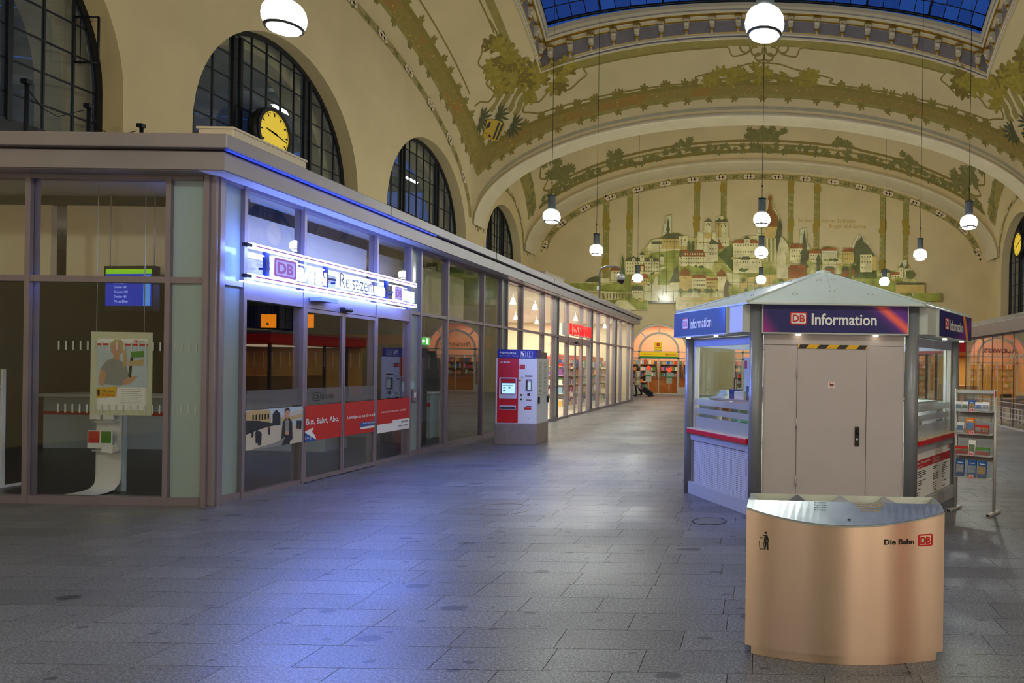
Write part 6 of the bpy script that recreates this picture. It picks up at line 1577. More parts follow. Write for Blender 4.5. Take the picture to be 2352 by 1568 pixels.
for k in range(4):
    simple('index_card', ['brown', 'teal', 'green', 'pale teal', 'orange'][k] + ' index card pack on the kiosk desk behind the frosted bands', 'cards', on(F5, .46 + k * .25, -.30, .806), R5, [('card_pack', (-.09, -.02, 0, .09, .02, .34), mat('card %d' % k, ('#8a6f50', '#4f9890', '#6fae86', '#69b8a8', '#c98a4a')[k], .5)), ('card_tab', (-.03, -.02, .34, .03, .02, .37), WHITE)], 'index card packs on the kiosk desk')
simple('ticket_monitor', 'flat monitor seen through the right kiosk window', 'monitor', on(F1, .7, -.34, SZ), R1, [('monitor_foot', (-.08, -.05, 0, .08, .05, .02), DARK), ('monitor_neck', (-.02, -.01, .02, .02, .01, .1), DARK), ('monitor_panel', (-.22, -.02, .1, .22, .02, .38), mat('blue grey monitor', '#8fa3b5', .3))])
for k in range(4):
    simple('leaflet_box', ['white', 'red', 'blue', 'cream'][k] + ' leaflet box on the desk behind the right kiosk window', 'box', on(F1, .46 + k * .25, -.30, .806), R1, [('box_body', (-.08, -.03, 0, .08, .03, .22), [WHITE, RED, PR[3], mat('cream card', '#e2d2b0', .6)][k]), ('box_lip', (-.08, -.036, 0, .08, -.03, .1), WHITE)], 'leaflet boxes in the kiosk')
simple('swivel_chair', 'dark swivel chair standing inside the kiosk', 'chair', (KX - .1, KY - .25, .052), .4, [('seat', (-.22, -.22, .45, .22, .22, .52), DARK), ('backrest', (-.2, .18, .6, .2, .22, 1.0), DARK), ('chair_stem', (-.025, -.025, .05, .025, .025, .45), ALU), ('chair_foot', (-.25, -.03, 0, .25, .03, .05), DARK), ('chair_foot', (-.03, -.25, 0, .03, .25, .05), DARK)])
tl = thing('kiosk_tube_lamp', 'white tube lamp under the kiosk ceiling', 'lamp', (KX, KY, KH - .122))
MB().box(-.7, -.06, .04, .7, .06, .09).build('lamp_housing', WHITE, tl); MB().box(-.68, -.04, .01, .68, .04, .04).build('lamp_tube', mat('lit kiosk tube', '#ffffff', .4, emit=('#f6ffe4', 60)), tl)

area('kiosk_light', (KX, KY, KH - .15), (0, 0, 0), .9, .9, 75, (1, 1, .86))
simple('kiosk_cabinet', 'white cabinet standing at the rear windows inside the kiosk', 'cabinet', (KX, KY + .45, .052), 0, [('cabinet_body', (-.5, -.15, 0, .5, .15, 1.5), WHITE), ('cabinet_door', (-.49, -.165, .05, -.01, -.15, 1.45), WHITE_PLAST), ('cabinet_door', (.01, -.165, .05, .49, -.15, 1.45), WHITE_PLAST)])
# ================================================================== RECYCLING BIN
BRZ = bpy.data.materials.new('bronze brushed steel'); BRZ.use_nodes = True
nt = BRZ.node_tree; b_ = nt.nodes['Principled BSDF']; b_.inputs['Metallic'].default_value = 1.0; b_.inputs['Base Color'].default_value = (*hx('#e0c4ab'), 1)
b_.inputs['Roughness'].default_value = .34; b_.inputs['Anisotropic'].default_value = .8; b_.inputs['Anisotropic Rotation'].default_value = .25
tg_ = nt.nodes.new('ShaderNodeTangent'); tg_.direction_type = 'RADIAL'; tg_.axis = 'Z'; nt.links.new(tg_.outputs[0], b_.inputs['Tangent'])
tc_ = nt.nodes.new('ShaderNodeTexCoord'); mp2 = nt.nodes.new('ShaderNodeMapping'); mp2.inputs['Scale'].default_value = (3, 3, 420); nz = nt.nodes.new('ShaderNodeTexNoise'); nz.inputs['Scale'].default_value = 2; nz.inputs['Detail'].default_value = 5
nt.links.new(tc_.outputs['Object'], mp2.inputs[0]); nt.links.new(mp2.outputs[0], nz.inputs['Vector'])
mr_ = nt.nodes.new('ShaderNodeMapRange'); mr_.inputs[3].default_value = .27; mr_.inputs[4].default_value = .42; nt.links.new(nz.outputs['Fac'], mr_.inputs[0]); nt.links.new(mr_.outputs[0], b_.inputs['Roughness'])
BZ = BRZ
GALV = mat('scratched zinc sheet', '#b9c0be', .32, .85, noise=(.14, 9))
bn = thing('recycling_bin', 'wide bronze steel recycling bin with a curved front and four openings', 'bin', (.50, 4.12, 0), radians(-3.2))
BW = .565; BD = .34; SAG = .125
def arc(n=28, w=BW, s=SAG, yo=0.0): return [(-w + 2 * w * i / n, yo - s * (1 - ((-w + 2 * w * i / n) / w) ** 2)) for i in range(n + 1)]
def topz(y): return .858 - max(0, .10 - y) * .33 + .0 if y < .12 else .862
fr_ = arc()
def bxz(z0, zf):
    mb = MB(); V = []
    for x, y in fr_: V += [(x, y, z0), (x, y, zf(y))]
    mb.add(V, [(2 * i, 2 * i + 2, 2 * i + 3, 2 * i + 1) for i in range(len(fr_) - 1)], 0, True); return mb
ftop = lambda y: .846 + (y * .52)
body = bxz(.058, ftop)
body.poly([(-BW, BD, .058), (-BW, 0, .058), (-BW, 0, ftop(0)), (-BW, .14, .868), (-BW, BD, .868)]); body.poly([(BW, 0, .058), (BW, BD, .058), (BW, BD, .868), (BW, .14, .868), (BW, 0, ftop(0))]); body.poly([(BW, BD, .058), (-BW, BD, .058), (-BW, BD, .868), (BW, BD, .868)])
body.poly([(x, y, .058) for x, y in fr_] + [(BW, BD, .058), (-BW, BD, .058)])
body.build('bin_body', BZ, bn)
pl2 = MB(); a2 = arc(24, BW - .035, SAG - .01, .02); V = []
for x, y in a2: V += [(x, y, 0), (x, y, .06)]
pl2.add(V, [(2 * i, 2 * i + 2, 2 * i + 3, 2 * i + 1) for i in range(len(a2) - 1)], 0, True)
pl2.poly([(-BW + .035, BD - .02, 0), (-BW + .035, .02, 0), (-BW + .035, .02, .06), (-BW + .035, BD - .02, .06)]); pl2.poly([(BW - .035, .02, 0), (BW - .035, BD - .02, 0), (BW - .035, BD - .02, .06), (BW - .035, .02, .06)])
pl2.build('bin_plinth', BZ, bn)
# sloping zinc top plate
tp = MB(); e = .004
top = [(x, y + e, ftop(y) + .004) for x, y in fr_]
tp.add(top + [(x, .12, .872) for x, y in fr_], [(i, i + 1, len(top) + i + 1, len(top) + i) for i in range(len(top) - 1)])
def topz2(x, y):
    yf = -SAG * (1 - (x / BW) ** 2) + e; zf = ftop(yf - e) + .004
    return zf + (y - yf) / (.12 - yf) * (.872 - zf)
V = []
for (x, y), (X, Y, Z) in zip(fr_, top): V += [(x, y - .003, Z - .010), (x, y - .003, Z)]
tp.add(V, [(2 * i, 2 * i + 2, 2 * i + 3, 2 * i + 1) for i in range(len(fr_) - 1)], 0, True)
tp.build('top_plate', GALV, bn)
# four chutes behind it; wedge-shaped lands between them
XC = [-BW + .006, -.275, -.01, .255, BW - .006]
for k in range(4):
    l0 = .05 if k else .045; l1 = .05 if k < 3 else .045
    x0, x1 = XC[k], XC[k + 1]; c = MB()
    fa, fb_ = (x0 + l0, .12, .872), (x1 - l1, .12, .872); ba, bb = (x0 + .004, BD - .012, .874), (x1 - .004, BD - .012, .874)
    c.add([fa, fb_, (x1 - l1 - .02, .17, .70), (x0 + l0 + .02, .17, .70), ba, bb, (x1 - .06, .27, .70), (x0 + .06, .27, .70)], [(0, 1, 2, 3), (5, 4, 7, 6), (4, 0, 3, 7), (1, 5, 6, 2), (3, 2, 6, 7)])
    c.build('chute', mat('chute zinc', '#a9b1b0', .35, .8, noise=(.1, 6)), bn)
for k in range(5):
    x = XC[k]; xa, xb = max(-BW, x - .05), min(BW, x + .05)
    MB().poly([(xa, .12, .872), (xb, .12, .872), (min(BW, x + .004), BD - .012, .874), (max(-BW, x - .004), BD - .012, .874)]).build('chute_divider', mat('dark zinc land', '#4a4f50', .5, .5) if k == 1 else GALV, bn)
MB().box(-BW, BD - .012, .70, BW, BD, .874).build('back_board', GALV, bn)
c = MB(); c.add([(-BW, .0, ftop(0)), (-BW, .14, .87), (-BW, BD, .872), (-BW, BD, .8), (-BW + .006, BD, .872), (-BW + .006, .14, .872)], [(0, 3, 2, 1), (1, 2, 4, 5)]); c.build('side_wing', BZ, bn)
c = MB(); c.add([(BW, .0, ftop(0)), (BW, .14, .87), (BW, BD, .872), (BW, BD, .8), (BW - .006, BD, .872), (BW - .006, .14, .872)], [(0, 1, 2, 3), (2, 1, 5, 4)]); c.build('side_wing', GALV, bn)
h = MB(); h.cyl((.02, -.06, topz2(.02, -.06) - .002), (.02, -.06, topz2(.02, -.06) + .003), .009, n=10); h.build('lock_hole', BLACK, bn)
pl_ = lambda a, q, c=0: (a, -.0 + q, ftop(q) + .0085 + c)
t = MB()
def topf(a, q, c): return (a, q, topz2(a, q) + .0012)
TB = mat('blue stencil', '#2c5468', .5); TY = mat('yellow stencil', '#b79a2e', .55)
for k, s in enumerate(('PAPIER', 'PAPER', 'PAPIER', 'PAPEL')): text_into(t, s, lambda a, q, c: topf(a, .098 - k * .026 + q * .75, c), fit=(-.175, -.10 if k != 3 else -.106), size=.024, bold=.0006)
t.build('stencil_lettering', TB, bn)
t = MB()
for k, (a, b) in enumerate(((.05, .235), (.07, .225), (.085, .21), (.095, .20))):
    text_into(t, ('VERPACKUNGEN', 'PACKAGING', 'EMBALLAGES', 'ENVASES')[k], lambda a_, q, c: topf(a_, .1 - k * .024 + q * .7, c), fit=(a, b), size=.022, bold=.0006)
t.build('stencil_lettering', TY, bn)
cv = lambda a, q, c=0: (a, -SAG * (1 - (a / BW) ** 2) - .0022 - c, q)
t = MB(); text_into(t, 'Die Bahn', lambda a, q, c: cv(a, .682 + q), fit=(.213, .385), size=.04, bold=.0012); t.build('body_lettering', BLACKP, bn)
t = MB(); v, f = curve2d([rrect(.408, .665, .494, .733, .010), rrect(.416, .673, .486, .725, .006)]); t.add([cv(a, q) for a, q, c in v], f)
text_into(t, 'DB', lambda a, q, c: cv(a, .6785 + q), fit=(.422, .480), size=.056, bold=.0022); t.build('railway_logo', RED, bn)
t = MB()   # litter-man pictogram
def pic(pts): v, f = curve2d([pts]); t.add([cv(-.487 + a * .001, .62 + q * .001) for a, q, c in v], f)
pic(ellipse_pts(35, 96, 6.5, 6.5, n=14)[:-1]); pic([(14, 84), (16, 80), (30, 84), (46, 82), (55, 48), (50, 46), (42, 66), (40, 50), (26, 50), (30, 78), (26, 78)]); pic([(28, 48), (50, 48), (52, 0), (45, 0), (41, 34), (34, 0), (27, 0), (30, 30)])
pic([(-3, 44), (0, 44), (4, 3), (20, 3), (24, 44), (27, 44), (22, 0), (2, 0)]); v, f = curve2d([ellipse_pts(11, 66, 6.5, 6, n=8)[:-1], ellipse_pts(11, 66, 4.5, 4, n=8)[:-1]]); t.add([cv(-.487 + a * .001, .62 + q * .001) for a, q, c in v], f)
t.build('litter_pictogram', BLACKP, bn)

# ================================================================== TICKET MACHINE
tm = thing('ticket_machine', 'red and white ticket machine with a blue header before the shop front', 'machine', (-5.055, 15.34, 0))
TBODY = mat('machine white', '#dfe2e8', .4); TRED = mat('machine red', '#c8101a', .38)
MB().box(-.435, -.41, 0, .435, .41, .445).build('machine_base', mat('brushed base steel', '#9c9490', .4, .8, noise=(.08, 10)), tm, bevel=.006)
MB().box(-.43, -.40, .445, .43, .40, 1.80).build('machine_cabinet', TBODY, tm, bevel=.008)
MB().box(-.40, -.415, 1.80, .41, -.10, 1.985).build('header_sign', mat('header blue', '#17178e', .4), tm, bevel=.004); MB().box(-.35, -.1, 1.80, .40, .38, 1.94).build('machine_top', mat('brown grey top', '#6d5c5a', .5), tm)
MB().box(-.395, -.412, .46, .04, -.40, 1.795).build('red_panel', TRED, tm, bevel=.004)
fm = lambda a, q, c=0: (a, -.417 - c, q)
t = MB(); text_into(t, 'Fahrkarten', lambda a, q, c: fm(a, 1.885 + q, 0), fit=(-.35, -.01), size=.075, bold=.001); text_into(t, 'Tickets / Billets / Biglietti', lambda a, q, c: fm(a, 1.84 + q, 0), fit=(-.35, .04), size=.032)
for x in (.08, .22):
    v, f = curve2d([rrect(x, 1.83, x + .11, 1.945, .003), rrect(x + .006, 1.836, x + .104, 1.939, .002)]); t.add([fm(a, q) for a, q, c in v], f)
t.poly([fm(a, q) for a, q in ((.095, 1.88), (.13, 1.88), (.13, 1.935), (.095, 1.935))]); t.poly([fm(a, q) for a, q in ((.125, 1.85), (.16, 1.85), (.16, 1.91), (.125, 1.91))]); t.poly([fm(a, q) for a, q in ellipse_pts(.275, 1.925, .011, .011, n=10)[:-1]]); t.poly([fm(a, q) for a, q in ((.258, 1.843), (.294, 1.843), (.294, 1.85), (.285, 1.85), (.285, 1.908), (.258, 1.908), (.258, 1.90), (.266, 1.90), (.266, 1.85), (.258, 1.85))])
t.build('header_lettering', WHITEP, tm)
t = MB(); railway_logo(t, lambda a, q, c=0: (a, -.413 - c, q), -.35, 1.69, .075, .05, 1, 0); t.build('railway_logo', [mat('pale lilac', '#e6dcec', .5), TRED], tm)
t = MB(); text_into(t, 'BAHN', lambda a, q, c: (a, -.414, 1.70 + q), fit=(-.26, -.14), size=.045, bold=.001); t.build('panel_lettering', WHITEP, tm)
bz = MB(); v, f = curve2d([rrect(-.345, .965, .02, 1.40, .01), rrect(-.32, 1.05, -.005, 1.375, .006)], .012); bz.add([(a, -.424 + c, q) for a, q, c in v], f); bz.build('screen_bezel', mat('lilac bezel', '#c6c8dc', .4), tm)
sc = MB(); sc.add([(-.32, -.413, 1.375), (-.005, -.413, 1.375), (-.005, -.40, 1.30), (-.32, -.40, 1.30)], [(0, 3, 2, 1)], 0); sc.build('bezel_hood', mat('bezel shade grey', '#8d8fa2', .5), tm)
sc = MB().box(-.315, -.4165, 1.055, -.01, -.413, 1.29); scn = sc.build('screen_frame', mat('screen blue frame', '#14326a', .3), tm)
MB().box(-.30, -.4185, 1.065, -.018, -.4165, 1.28).build('touch_screen', mat('lit touch screen', '#bfe4ee', .2, emit=('#a9d8e6', .95)), scn)
u_ = MB()
for x, z, w, h in ((-.27, 1.17, .05, .03), (-.16, 1.17, .045, .035), (-.27, 1.115, .05, .03)): u_.poly([(x, -.4195, z), (x + w, -.4195, z), (x + w, -.4195, z + h), (x, -.4195, z + h)])
u_.poly([(-.28, -.4195, 1.235), (-.06, -.4195, 1.235), (-.06, -.4195, 1.245), (-.28, -.4195, 1.245)]); u_.build('screen_icons', mat('screen icon', '#5d8796', .4, emit=('#4b7d92', .4)), scn)
MB().box(-.335, -.43, .735, .0, -.412, .82).build('ticket_tray_frame', mat('lilac bezel', '#c6c8dc', .4), tm); MB().box(-.325, -.432, .745, -.01, -.43, .785).build('ticket_slot', DARK, tm)
MB().box(.06, -.402, 1.58, .175, -.40, 1.67).build('red_notice', REDP, tm); MB().box(.06, -.403, 1.618, .175, -.402, 1.628).build('notice_line', WHITEP, tm)
MB().box(.18, -.403, 1.42, .33, -.40, 1.445).build('label_strip', DARK, tm)
cr = MB(); v, f = curve2d([rrect(.195, 1.12, .32, 1.365, .004), rrect(.21, 1.15, .305, 1.34, .004)], .01); cr.add([(a, -.405 + c, q) for a, q, c in v], f); cr.build('card_reader_frame', mat('reader grey', '#6b6c78', .4), tm)
MB().box(.235, -.405, 1.15, .305, -.402, 1.30).build('reader_display', mat('reader display', '#d9e6dc', .4, emit=('#c7d8cc', .3)), tm); MB().box(.21, -.404, 1.15, .235, -.401, 1.34).build('reader_slot', mat('reader brown', '#4d463e', .5), tm)
c = MB(); c.cyl((.115, -.40, 1.40), (.115, -.412, 1.40), .028, n=14); c.build('coin_slot', ALU, tm); c = MB(); c.cyl((.075, -.40, 1.34), (.075, -.415, 1.34), .016, n=10); c.build('lock_cylinder', DARK, tm)
for z in (1.04, .95): c = MB(); c.cyl((.10, -.40, z), (.10, -.414, z), .02, n=10); c.build('keyhole', DARK, tm); MB().box(.14, -.403, z - .006, .155, -.40, z + .006).build('key_mark', mat('pale grey mark', '#9aa0aa', .5), tm)
MB().box(.23, -.403, 1.02, .29, -.40, 1.075).build('card_symbol', DARK, tm); MB().box(.21, -.403, .925, .315, -.40, .945).build('slot_label', mat('brown label', '#7c5c5c', .5), tm); MB().box(.205, -.403, .80, .315, -.40, .815).build('note_slot', DARK, tm); MB().box(.165, -.404, .735, .315, -.40, .785).build('note_reader', REDP, tm); MB().box(.24, -.402, .545, .285, -.40, .555).build('small_label', mat('pale grey mark', '#9aa0aa', .5), tm)
for y0 in (-.30, .03):
    MB().box(.43, y0, 1.0, .434, y0 + .25, 1.76).build('timetable_panel', mat('timetable sheet', '#d3d8d2', .45), tm)
    t = MB(); q = random.Random(int(y0 * 100))
    for k in range(26):
        z = 1.72 - k * .027; t.poly([(.4348, y0 + .03, z), (.4348, y0 + .03 + q.uniform(.06, .19), z), (.4348, y0 + .2, z + .009), (.4348, y0 + .03, z + .009)], 0 if k % 7 else 1)
    t.build('timetable_print', [mat('grey text', '#7f8a88', .5), mat('yellow line', '#d9cf5a', .5)], tm)
for y0 in (-.33, .30): MB().box(.43, y0, .86, .46, y0 + .06, 1.0).build('door_lock', mat('violet black lock', '#26223c', .4), tm, bevel=.006)

# ================================================================== BROCHURE RACK
P0, P1 = Vector((2.36, 8.60, 0)), Vector((2.735, 8.32, 0)); RW = (P1 - P0).length; RA = atan2(P1.y - P0.y, P1.x - P0.x)
rk = thing('brochure_rack', 'satin aluminium brochure rack with four clear tiers beside the kiosk', 'rack', tuple(P0), RA)
for x in (0, RW):
    MB().cyl((x, 0, .03), (x, 0, 1.445), .018, n=12).build('rack_pole', ALU, rk)
    f_ = MB(); f_.prism(rrect(x - .025, 0, x + .025, .035, .012), .36, lambda u, v, h: (u, -.2 + h, v)); f_.build('rack_foot', ALU, rk)
    for y in (-.202, .16): MB().box(x - .02, y, .005, x + .02, y + .004, .03).build('foot_cap', DARK, rk)
CLR = glass('clear acrylic', tint=(.92, .95, .95), body=.12, bodycol=(.6, .62, .62))
TZ = [1.18, .915, .665, .40]
for k, z in enumerate(TZ):
    b = MB(); b.add([(.02, .03, z + .20), (RW - .02, .03, z + .20), (RW - .02, .06, z + .26), (.02, .06, z + .26), (.02, .02, z + .2), (RW - .02, .02, z + .2), (RW - .02, .05, z + .262), (.02, .05, z + .262)], [(0, 1, 2, 3), (4, 7, 6, 5), (0, 4, 5, 1), (3, 2, 6, 7)]); b.build('tier_header', mat('header alu', '#a8a5a0', .4, .6), rk)
    MB().box(.02, -.07, z, RW - .02, .05, z + .012).build('tier_shelf', ALU, rk)
    MB().box(.02, -.072, z + .012, RW - .02, -.069, z + .07).build('tier_lip', CLR, rk); MB().box(.02, .04, z, RW - .02, .046, z + .22).build('tier_back', CLR, rk)
    q = MB().box(RW * .5 - .05, -.076, z + .0, RW * .5 + .015, -.073, z + .05); lg = q.build('tier_badge', WHITEP, rk)
    l = MB(); railway_logo(l, lambda a, b, c=0: (a, -.0765 - c, b), RW * .5 - .05, z, .065, .05, 0, 1); l.build('railway_logo', [RED, WHITEP], lg)
MB().box(.0, -.012, 1.40, RW, .012, 1.43).build('top_rail', ALU, rk); MB().box(RW - .0, -.03, 1.36, RW + .012, .0, 1.43).build('red_tab', RED, rk)
PICS = [mat('photo print %d' % i, c, .4, noise=(.35, 60)) for i, c in enumerate(('#7d8f9a', '#6b7f5c', '#a08460', '#5d7fb0', '#9a9da0'))]
spec = [  # tier, x, width, height, cover, stripe, label
    (0, .045, .075, .10, 1, 0, 'first landscape leaflet in the top tier of the rack'), (0, .125, .075, .10, 1, 1, 'second landscape leaflet in the top tier of the rack'), (0, .205, .075, .12, 3, 2, 'blue leaflet in the middle of the top tier'), (0, .285, .08, .10, 1, 3, 'white leaflet with a grey photo in the top tier'), (0, .37, .08, .105, 1, 4, 'white text leaflet at the end of the top tier'),
    (1, .07, .085, .12, 1, 3, 'white leaflet with a dark photo in the second tier'), (1, .185, .105, .18, 11, 3, 'tall orange brochure in the second tier'), (1, .285, .075, .10, 0, 4, 'red and photo leaflet in the second tier'), (1, .365, .085, .10, 0, 2, 'red leaflet at the end of the second tier'),
    (2, .05, .08, .09, 0, 2, 'first red footed leaflet in the third tier'), (2, .13, .08, .09, 0, 1, 'second red footed leaflet in the third tier'), (2, .213, .08, .17, 1, 1, 'tall brochure with a group photo in the third tier'), (2, .30, .08, .09, 10, 2, 'green and red leaflet in the third tier'), (2, .38, .08, .09, 10, 0, 'green and red leaflet at the end of the third tier'),
    (3, .07, .10, .20, 3, 4, 'first blue brochure in the bottom tier of the rack'), (3, .215, .10, .20, 3, 0, 'middle blue brochure in the bottom tier of the rack'), (3, .335, .10, .20, 3, 2, 'last blue brochure in the bottom tier of the rack')]
RM = Matrix.Translation(P0) @ Matrix.Rotation(RA, 4, 'Z')
for tier, x, w, h, cov, ph, lab in spec:
    c = RM @ Vector((x, -.044, TZ[tier] + .0165))
    t = thing('brochure', lab, 'brochure', tuple(c), RA, 'brochures in the aluminium rack'); t.rotation_euler = (radians(-7), 0, RA)
    cm = [REDP, WHITEP, None, PR[3]][cov] if cov < 4 else {11: mat('orange cover', '#e8892a', .4), 10: PR[10]}[cov]
    MB().box(-w / 2, -.012, 0, w / 2, .012, h).build('booklet', cm, t); MB().box(-w / 2 + .006, -.0135, h * .22, w / 2 - .006, -.012, h * .68).build('cover_photo', PICS[ph], t)
    if cov in (3, 11): MB().box(-w / 2 + .02, -.0135, h * .78, w / 2 - .02, -.012, h * .82).build('cover_title', WHITEP, t)
    if tier == 2 and h < .1: MB().box(-w / 2, -.0137, 0, w / 2, -.012, h * .4).build('cover_band', REDP, t)
# ================================================================== ARCHED SHOP DOORS IN THE BACK WALL
DFR = mat('white door timber', '#d8cdbb', .5)
PEACH = mat('peach shop plaster', '#eebd9a', .7)
def arch_door(idx, xc, lab):
    d = struct(bpy.data.objects.new('door_%d' % idx, None)); COL.objects.link(d); d['label'] = lab; d.location = (xc, YB + .12, 0)
    T = lambda mb, nm, m: mb.build(nm, m, d)
    fn = lambda a, q, c: (a, c, q)
    out = [(-DR, 0), (DR, 0)] + ellipse_pts(0, DSP, DR, DR - .08, 0, 180, 28); inn = [(-DR + .14, .06), (DR - .14, .06)] + ellipse_pts(0, DSP, DR - .14, DR - .22, 0, 180, 28)
    v, f = curve2d([out, inn], .06); T(MB().add([fn(*p) for p in v], f), 'arch_frame', DFR)
    ri, ro = 1.14, 1.26
    ring = ellipse_pts(0, DSP, ro, ro - .06, 0, 180, 24) + list(reversed(ellipse_pts(0, DSP, ri, ri - .06, 0, 180, 24)))
    v, f = curve2d([ring], .05); T(MB().add([fn(*p) for p in v], f), 'inner_arch', DFR)
    for a in (48, 90, 132):
        c, s = cos(radians(a)), sin(radians(a)); q = .035
        T(MB().prism([(ri * c - s * q, DSP + (ri - .06) * s + c * q), (ri * c + s * q, DSP + (ri - .06) * s - c * q), (1.7 * c + s * q, DSP + 1.62 * s - c * q), (1.7 * c - s * q, DSP + 1.62 * s + c * q)], .09, lambda u, w, h: (u, -.045 + h, w)), 'arch_spoke', DFR)
    for x in (-1.2, 1.2): T(MB().box(x - .06, -.05, 0, x + .06, .05, DSP), 'door_post', DFR)
    for z, h in ((DSP, .07), (2.22, .09)): T(MB().box(-DR + .1, -.05, z - h / 2, DR - .1, .05, z + h / 2), 'transom', DFR)
    for s in (-1, 1):
        x0, x1 = sorted((s * 1.26, s * 1.66)); T(MB().box(x0, -.04, .04, x1, .04, .46), 'side_panel', DFR); T(MB().box(x0 + .06, -.05, .10, x1 - .06, -.04, .40), 'panel_field', mat('white door field', '#cfc4b2', .5)); T(MB().box(x0, -.006, .46, x1, .006, 2.18), 'glass_pane', GLASS); T(MB().box(x0, -.006, 2.26, x1, .006, DSP - .03), 'glass_pane', GLASS)
    T(MB().box(-.02, -.03, .04, .02, .03, 2.18), 'door_stile', DFR)
    for x0, x1 in ((-1.14, -.02), (.02, 1.14)): T(MB().box(x0, -.006, .08, x1, .006, 2.18), 'glass_pane', GLASS); T(MB().box(x0, -.03, .02, x1, .03, .09), 'bottom_rail', DFR)
    v, f = curve2d([[(-ri, DSP + .03), (ri, DSP + .03)] + ellipse_pts(0, DSP, ri, ri - .06, 2, 178, 20)], .004); T(MB().add([fn(*p) for p in v], f), 'lunette_pane', GLASS)
    # room behind
    rm = struct(bpy.data.objects.new('shop_room', None)); COL.objects.link(rm); rm.location = (xc, YB + .4, 0)
    MB().box(-2.6, 4.0, 0, 2.6, 4.15, 4.6).build('rear_wall', PEACH, rm); MB().box(-2.75, 0, 0, -2.6, 4, 4.6).build('side_wall', PEACH, rm); MB().box(2.6, 0, 0, 2.75, 4, 4.6).build('side_wall', PEACH, rm); MB().box(-2.6, 0, 4.5, 2.6, 4, 4.6).build('room_ceiling', mat('peach ceiling', '#f4c8a6', .7), rm); MB().box(-2.6, 0, 0, 2.6, 4, .01).build('room_floor', mat('oak shop floor', '#a86f34', .35, noise=(.15, 4)), rm)
    return d
names = ('arched white glazed door under the yellow lottery sign', 'middle arched white glazed door behind the kiosk', 'arched white glazed door of the bakery at the far side')
for i, x in enumerate(DOORX):
    arch_door(1 + i, x, names[i])
    area('shop_room_light', (x, YB + 2.4, 4.42), (0, 0, 0), 4, 3, 170, (1, .83, .66))
q = random.Random(21)
SHB = mat('oak shelf', '#8a5a2e', .5)
for i, x in enumerate(DOORX):
    for j, (dx, w) in enumerate(((-1.5, 1.6), (.3, 1.4), (1.75, 1.2))):
        t = thing('goods_shelf', ['lottery shop', 'middle shop', 'bakery'][i] + ' wall shelf full of goods, ' + ['beside the entry', 'in the middle', 'at the far corner'][j], 'shelf', (x + dx, YB + 3.9, .01), 0, 'shelves in the shops behind the arches')
        MB().box(-w / 2, .2, 0, w / 2, .24, 2.1).build('back_panel', SHB, t)
        for s in (-1, 1): MB().box(s * w / 2 - .02, -.2, 0, s * w / 2 + .02, .24, 2.1).build('side_panel', SHB, t)
        pr = MB()
        for k in range(5):
            z = .25 + k * .4; MB().box(-w / 2, -.2, z - .03, w / 2, .22, z).build('shelf_board', SHB, t)
            u = -w / 2 + .04
            while u < w / 2 - .14: l = q.uniform(.1, .2); pr.box(u, -.12, z, u + l - .015, .14, z + q.uniform(.16, .32), q.randrange(10)); u += l
        tag(pr.build('stacked_goods', PROD, t), kind='stuff')
    t = thing('shop_table', ['wooden sales counter in the lottery shop', 'wooden sales counter in the middle shop', 'bread counter of the bakery with a glass top'][i], 'counter', (x + .3, YB + 2.3, .01), 0)
    MB().box(-1.3, -.35, 0, 1.3, .35, .95).build('counter_body', mat('golden oak', '#b57a30', .45), t); MB().box(-1.35, -.4, .95, 1.35, .4, 1.0).build('counter_top', SHB, t)
    MB().box(-1.2, -.3, 1.0, 1.2, .1, 1.3).build('counter_case', GLASS, t)
    for k in range(5):
        t = thing('room_spot', ('outermost', 'second', 'middle', 'fourth', 'last')[k] + ' lit ceiling spot from the clock side in the ' + ['lottery shop', 'middle shop', 'bakery'][i], 'spotlight', (x - 1.6 + .8 * k, YB + 1.6 + .4 * (k % 2), 4.49), 0, ['spots of the lottery shop', 'spots of the middle shop', 'spots of the bakery'][i])
        MB().cyl((0, 0, 0), (0, 0, -.03), .09, n=12).build('spot_ring', WHITE, t); MB().cyl((0, 0, -.03), (0, 0, -.035), .07, n=12).build('spot_lens', SPOT, t)
# lottery signs
LY = mat('lottery yellow', '#f2c500', .4, emit=('#e8b800', .35)); LG = mat('lottery green', '#0f8a3c', .4, emit=('#0c7a34', .3)); LR = mat('lottery red', '#c41420', .4, emit=('#b01018', .2))
def clover(mb, fn, x, y, s, mi):
    for a in (40, 130, 220, 310): mb.poly([fn(x + s * cos(radians(a)) * .6 + s * .5 * cos(h * .9), y + s * sin(radians(a)) * .6 + s * .42 * sin(h * .9)) for h in range(7)], mi)
ls = thing('lottery_sign', 'long yellow and green lottery sign over the arched door', 'sign', (-6.2, YB + .02, 2.265))
MB().box(-1.16, -.04, .06, 1.16, .04, .325).build('sign_board', LY, ls); MB().box(-1.16, -.042, 0, 1.16, .04, .06).build('green_edge', LG, ls)
fl = lambda a, q, c=0: (a, -.045 - c, q)
t = MB(); text_into(t, 'LOTTO', lambda a, q, c: fl(a, .12 + q), fit=(.60, 1.06), size=.15, bold=.004); clover(t, fl, .50, .19, .07, 0); text_into(t, 'Ihr Glück beginnt hier', lambda a, q, c: fl(a, .16 + q), fit=(-1.08, -.35), size=.08); t.build('sign_lettering', LR, ls)
ls = thing('lottery_plate', 'square yellow lottery plate hanging in the arch above the long sign', 'sign', (-6.24, YB + .02, 2.68))
MB().box(-.25, -.03, .06, .25, .03, .53).build('sign_board', LY, ls); MB().box(-.25, -.032, 0, .25, .03, .06).build('green_edge', LG, ls)
f2 = lambda a, q, c=0: (a, -.034 - c, q)
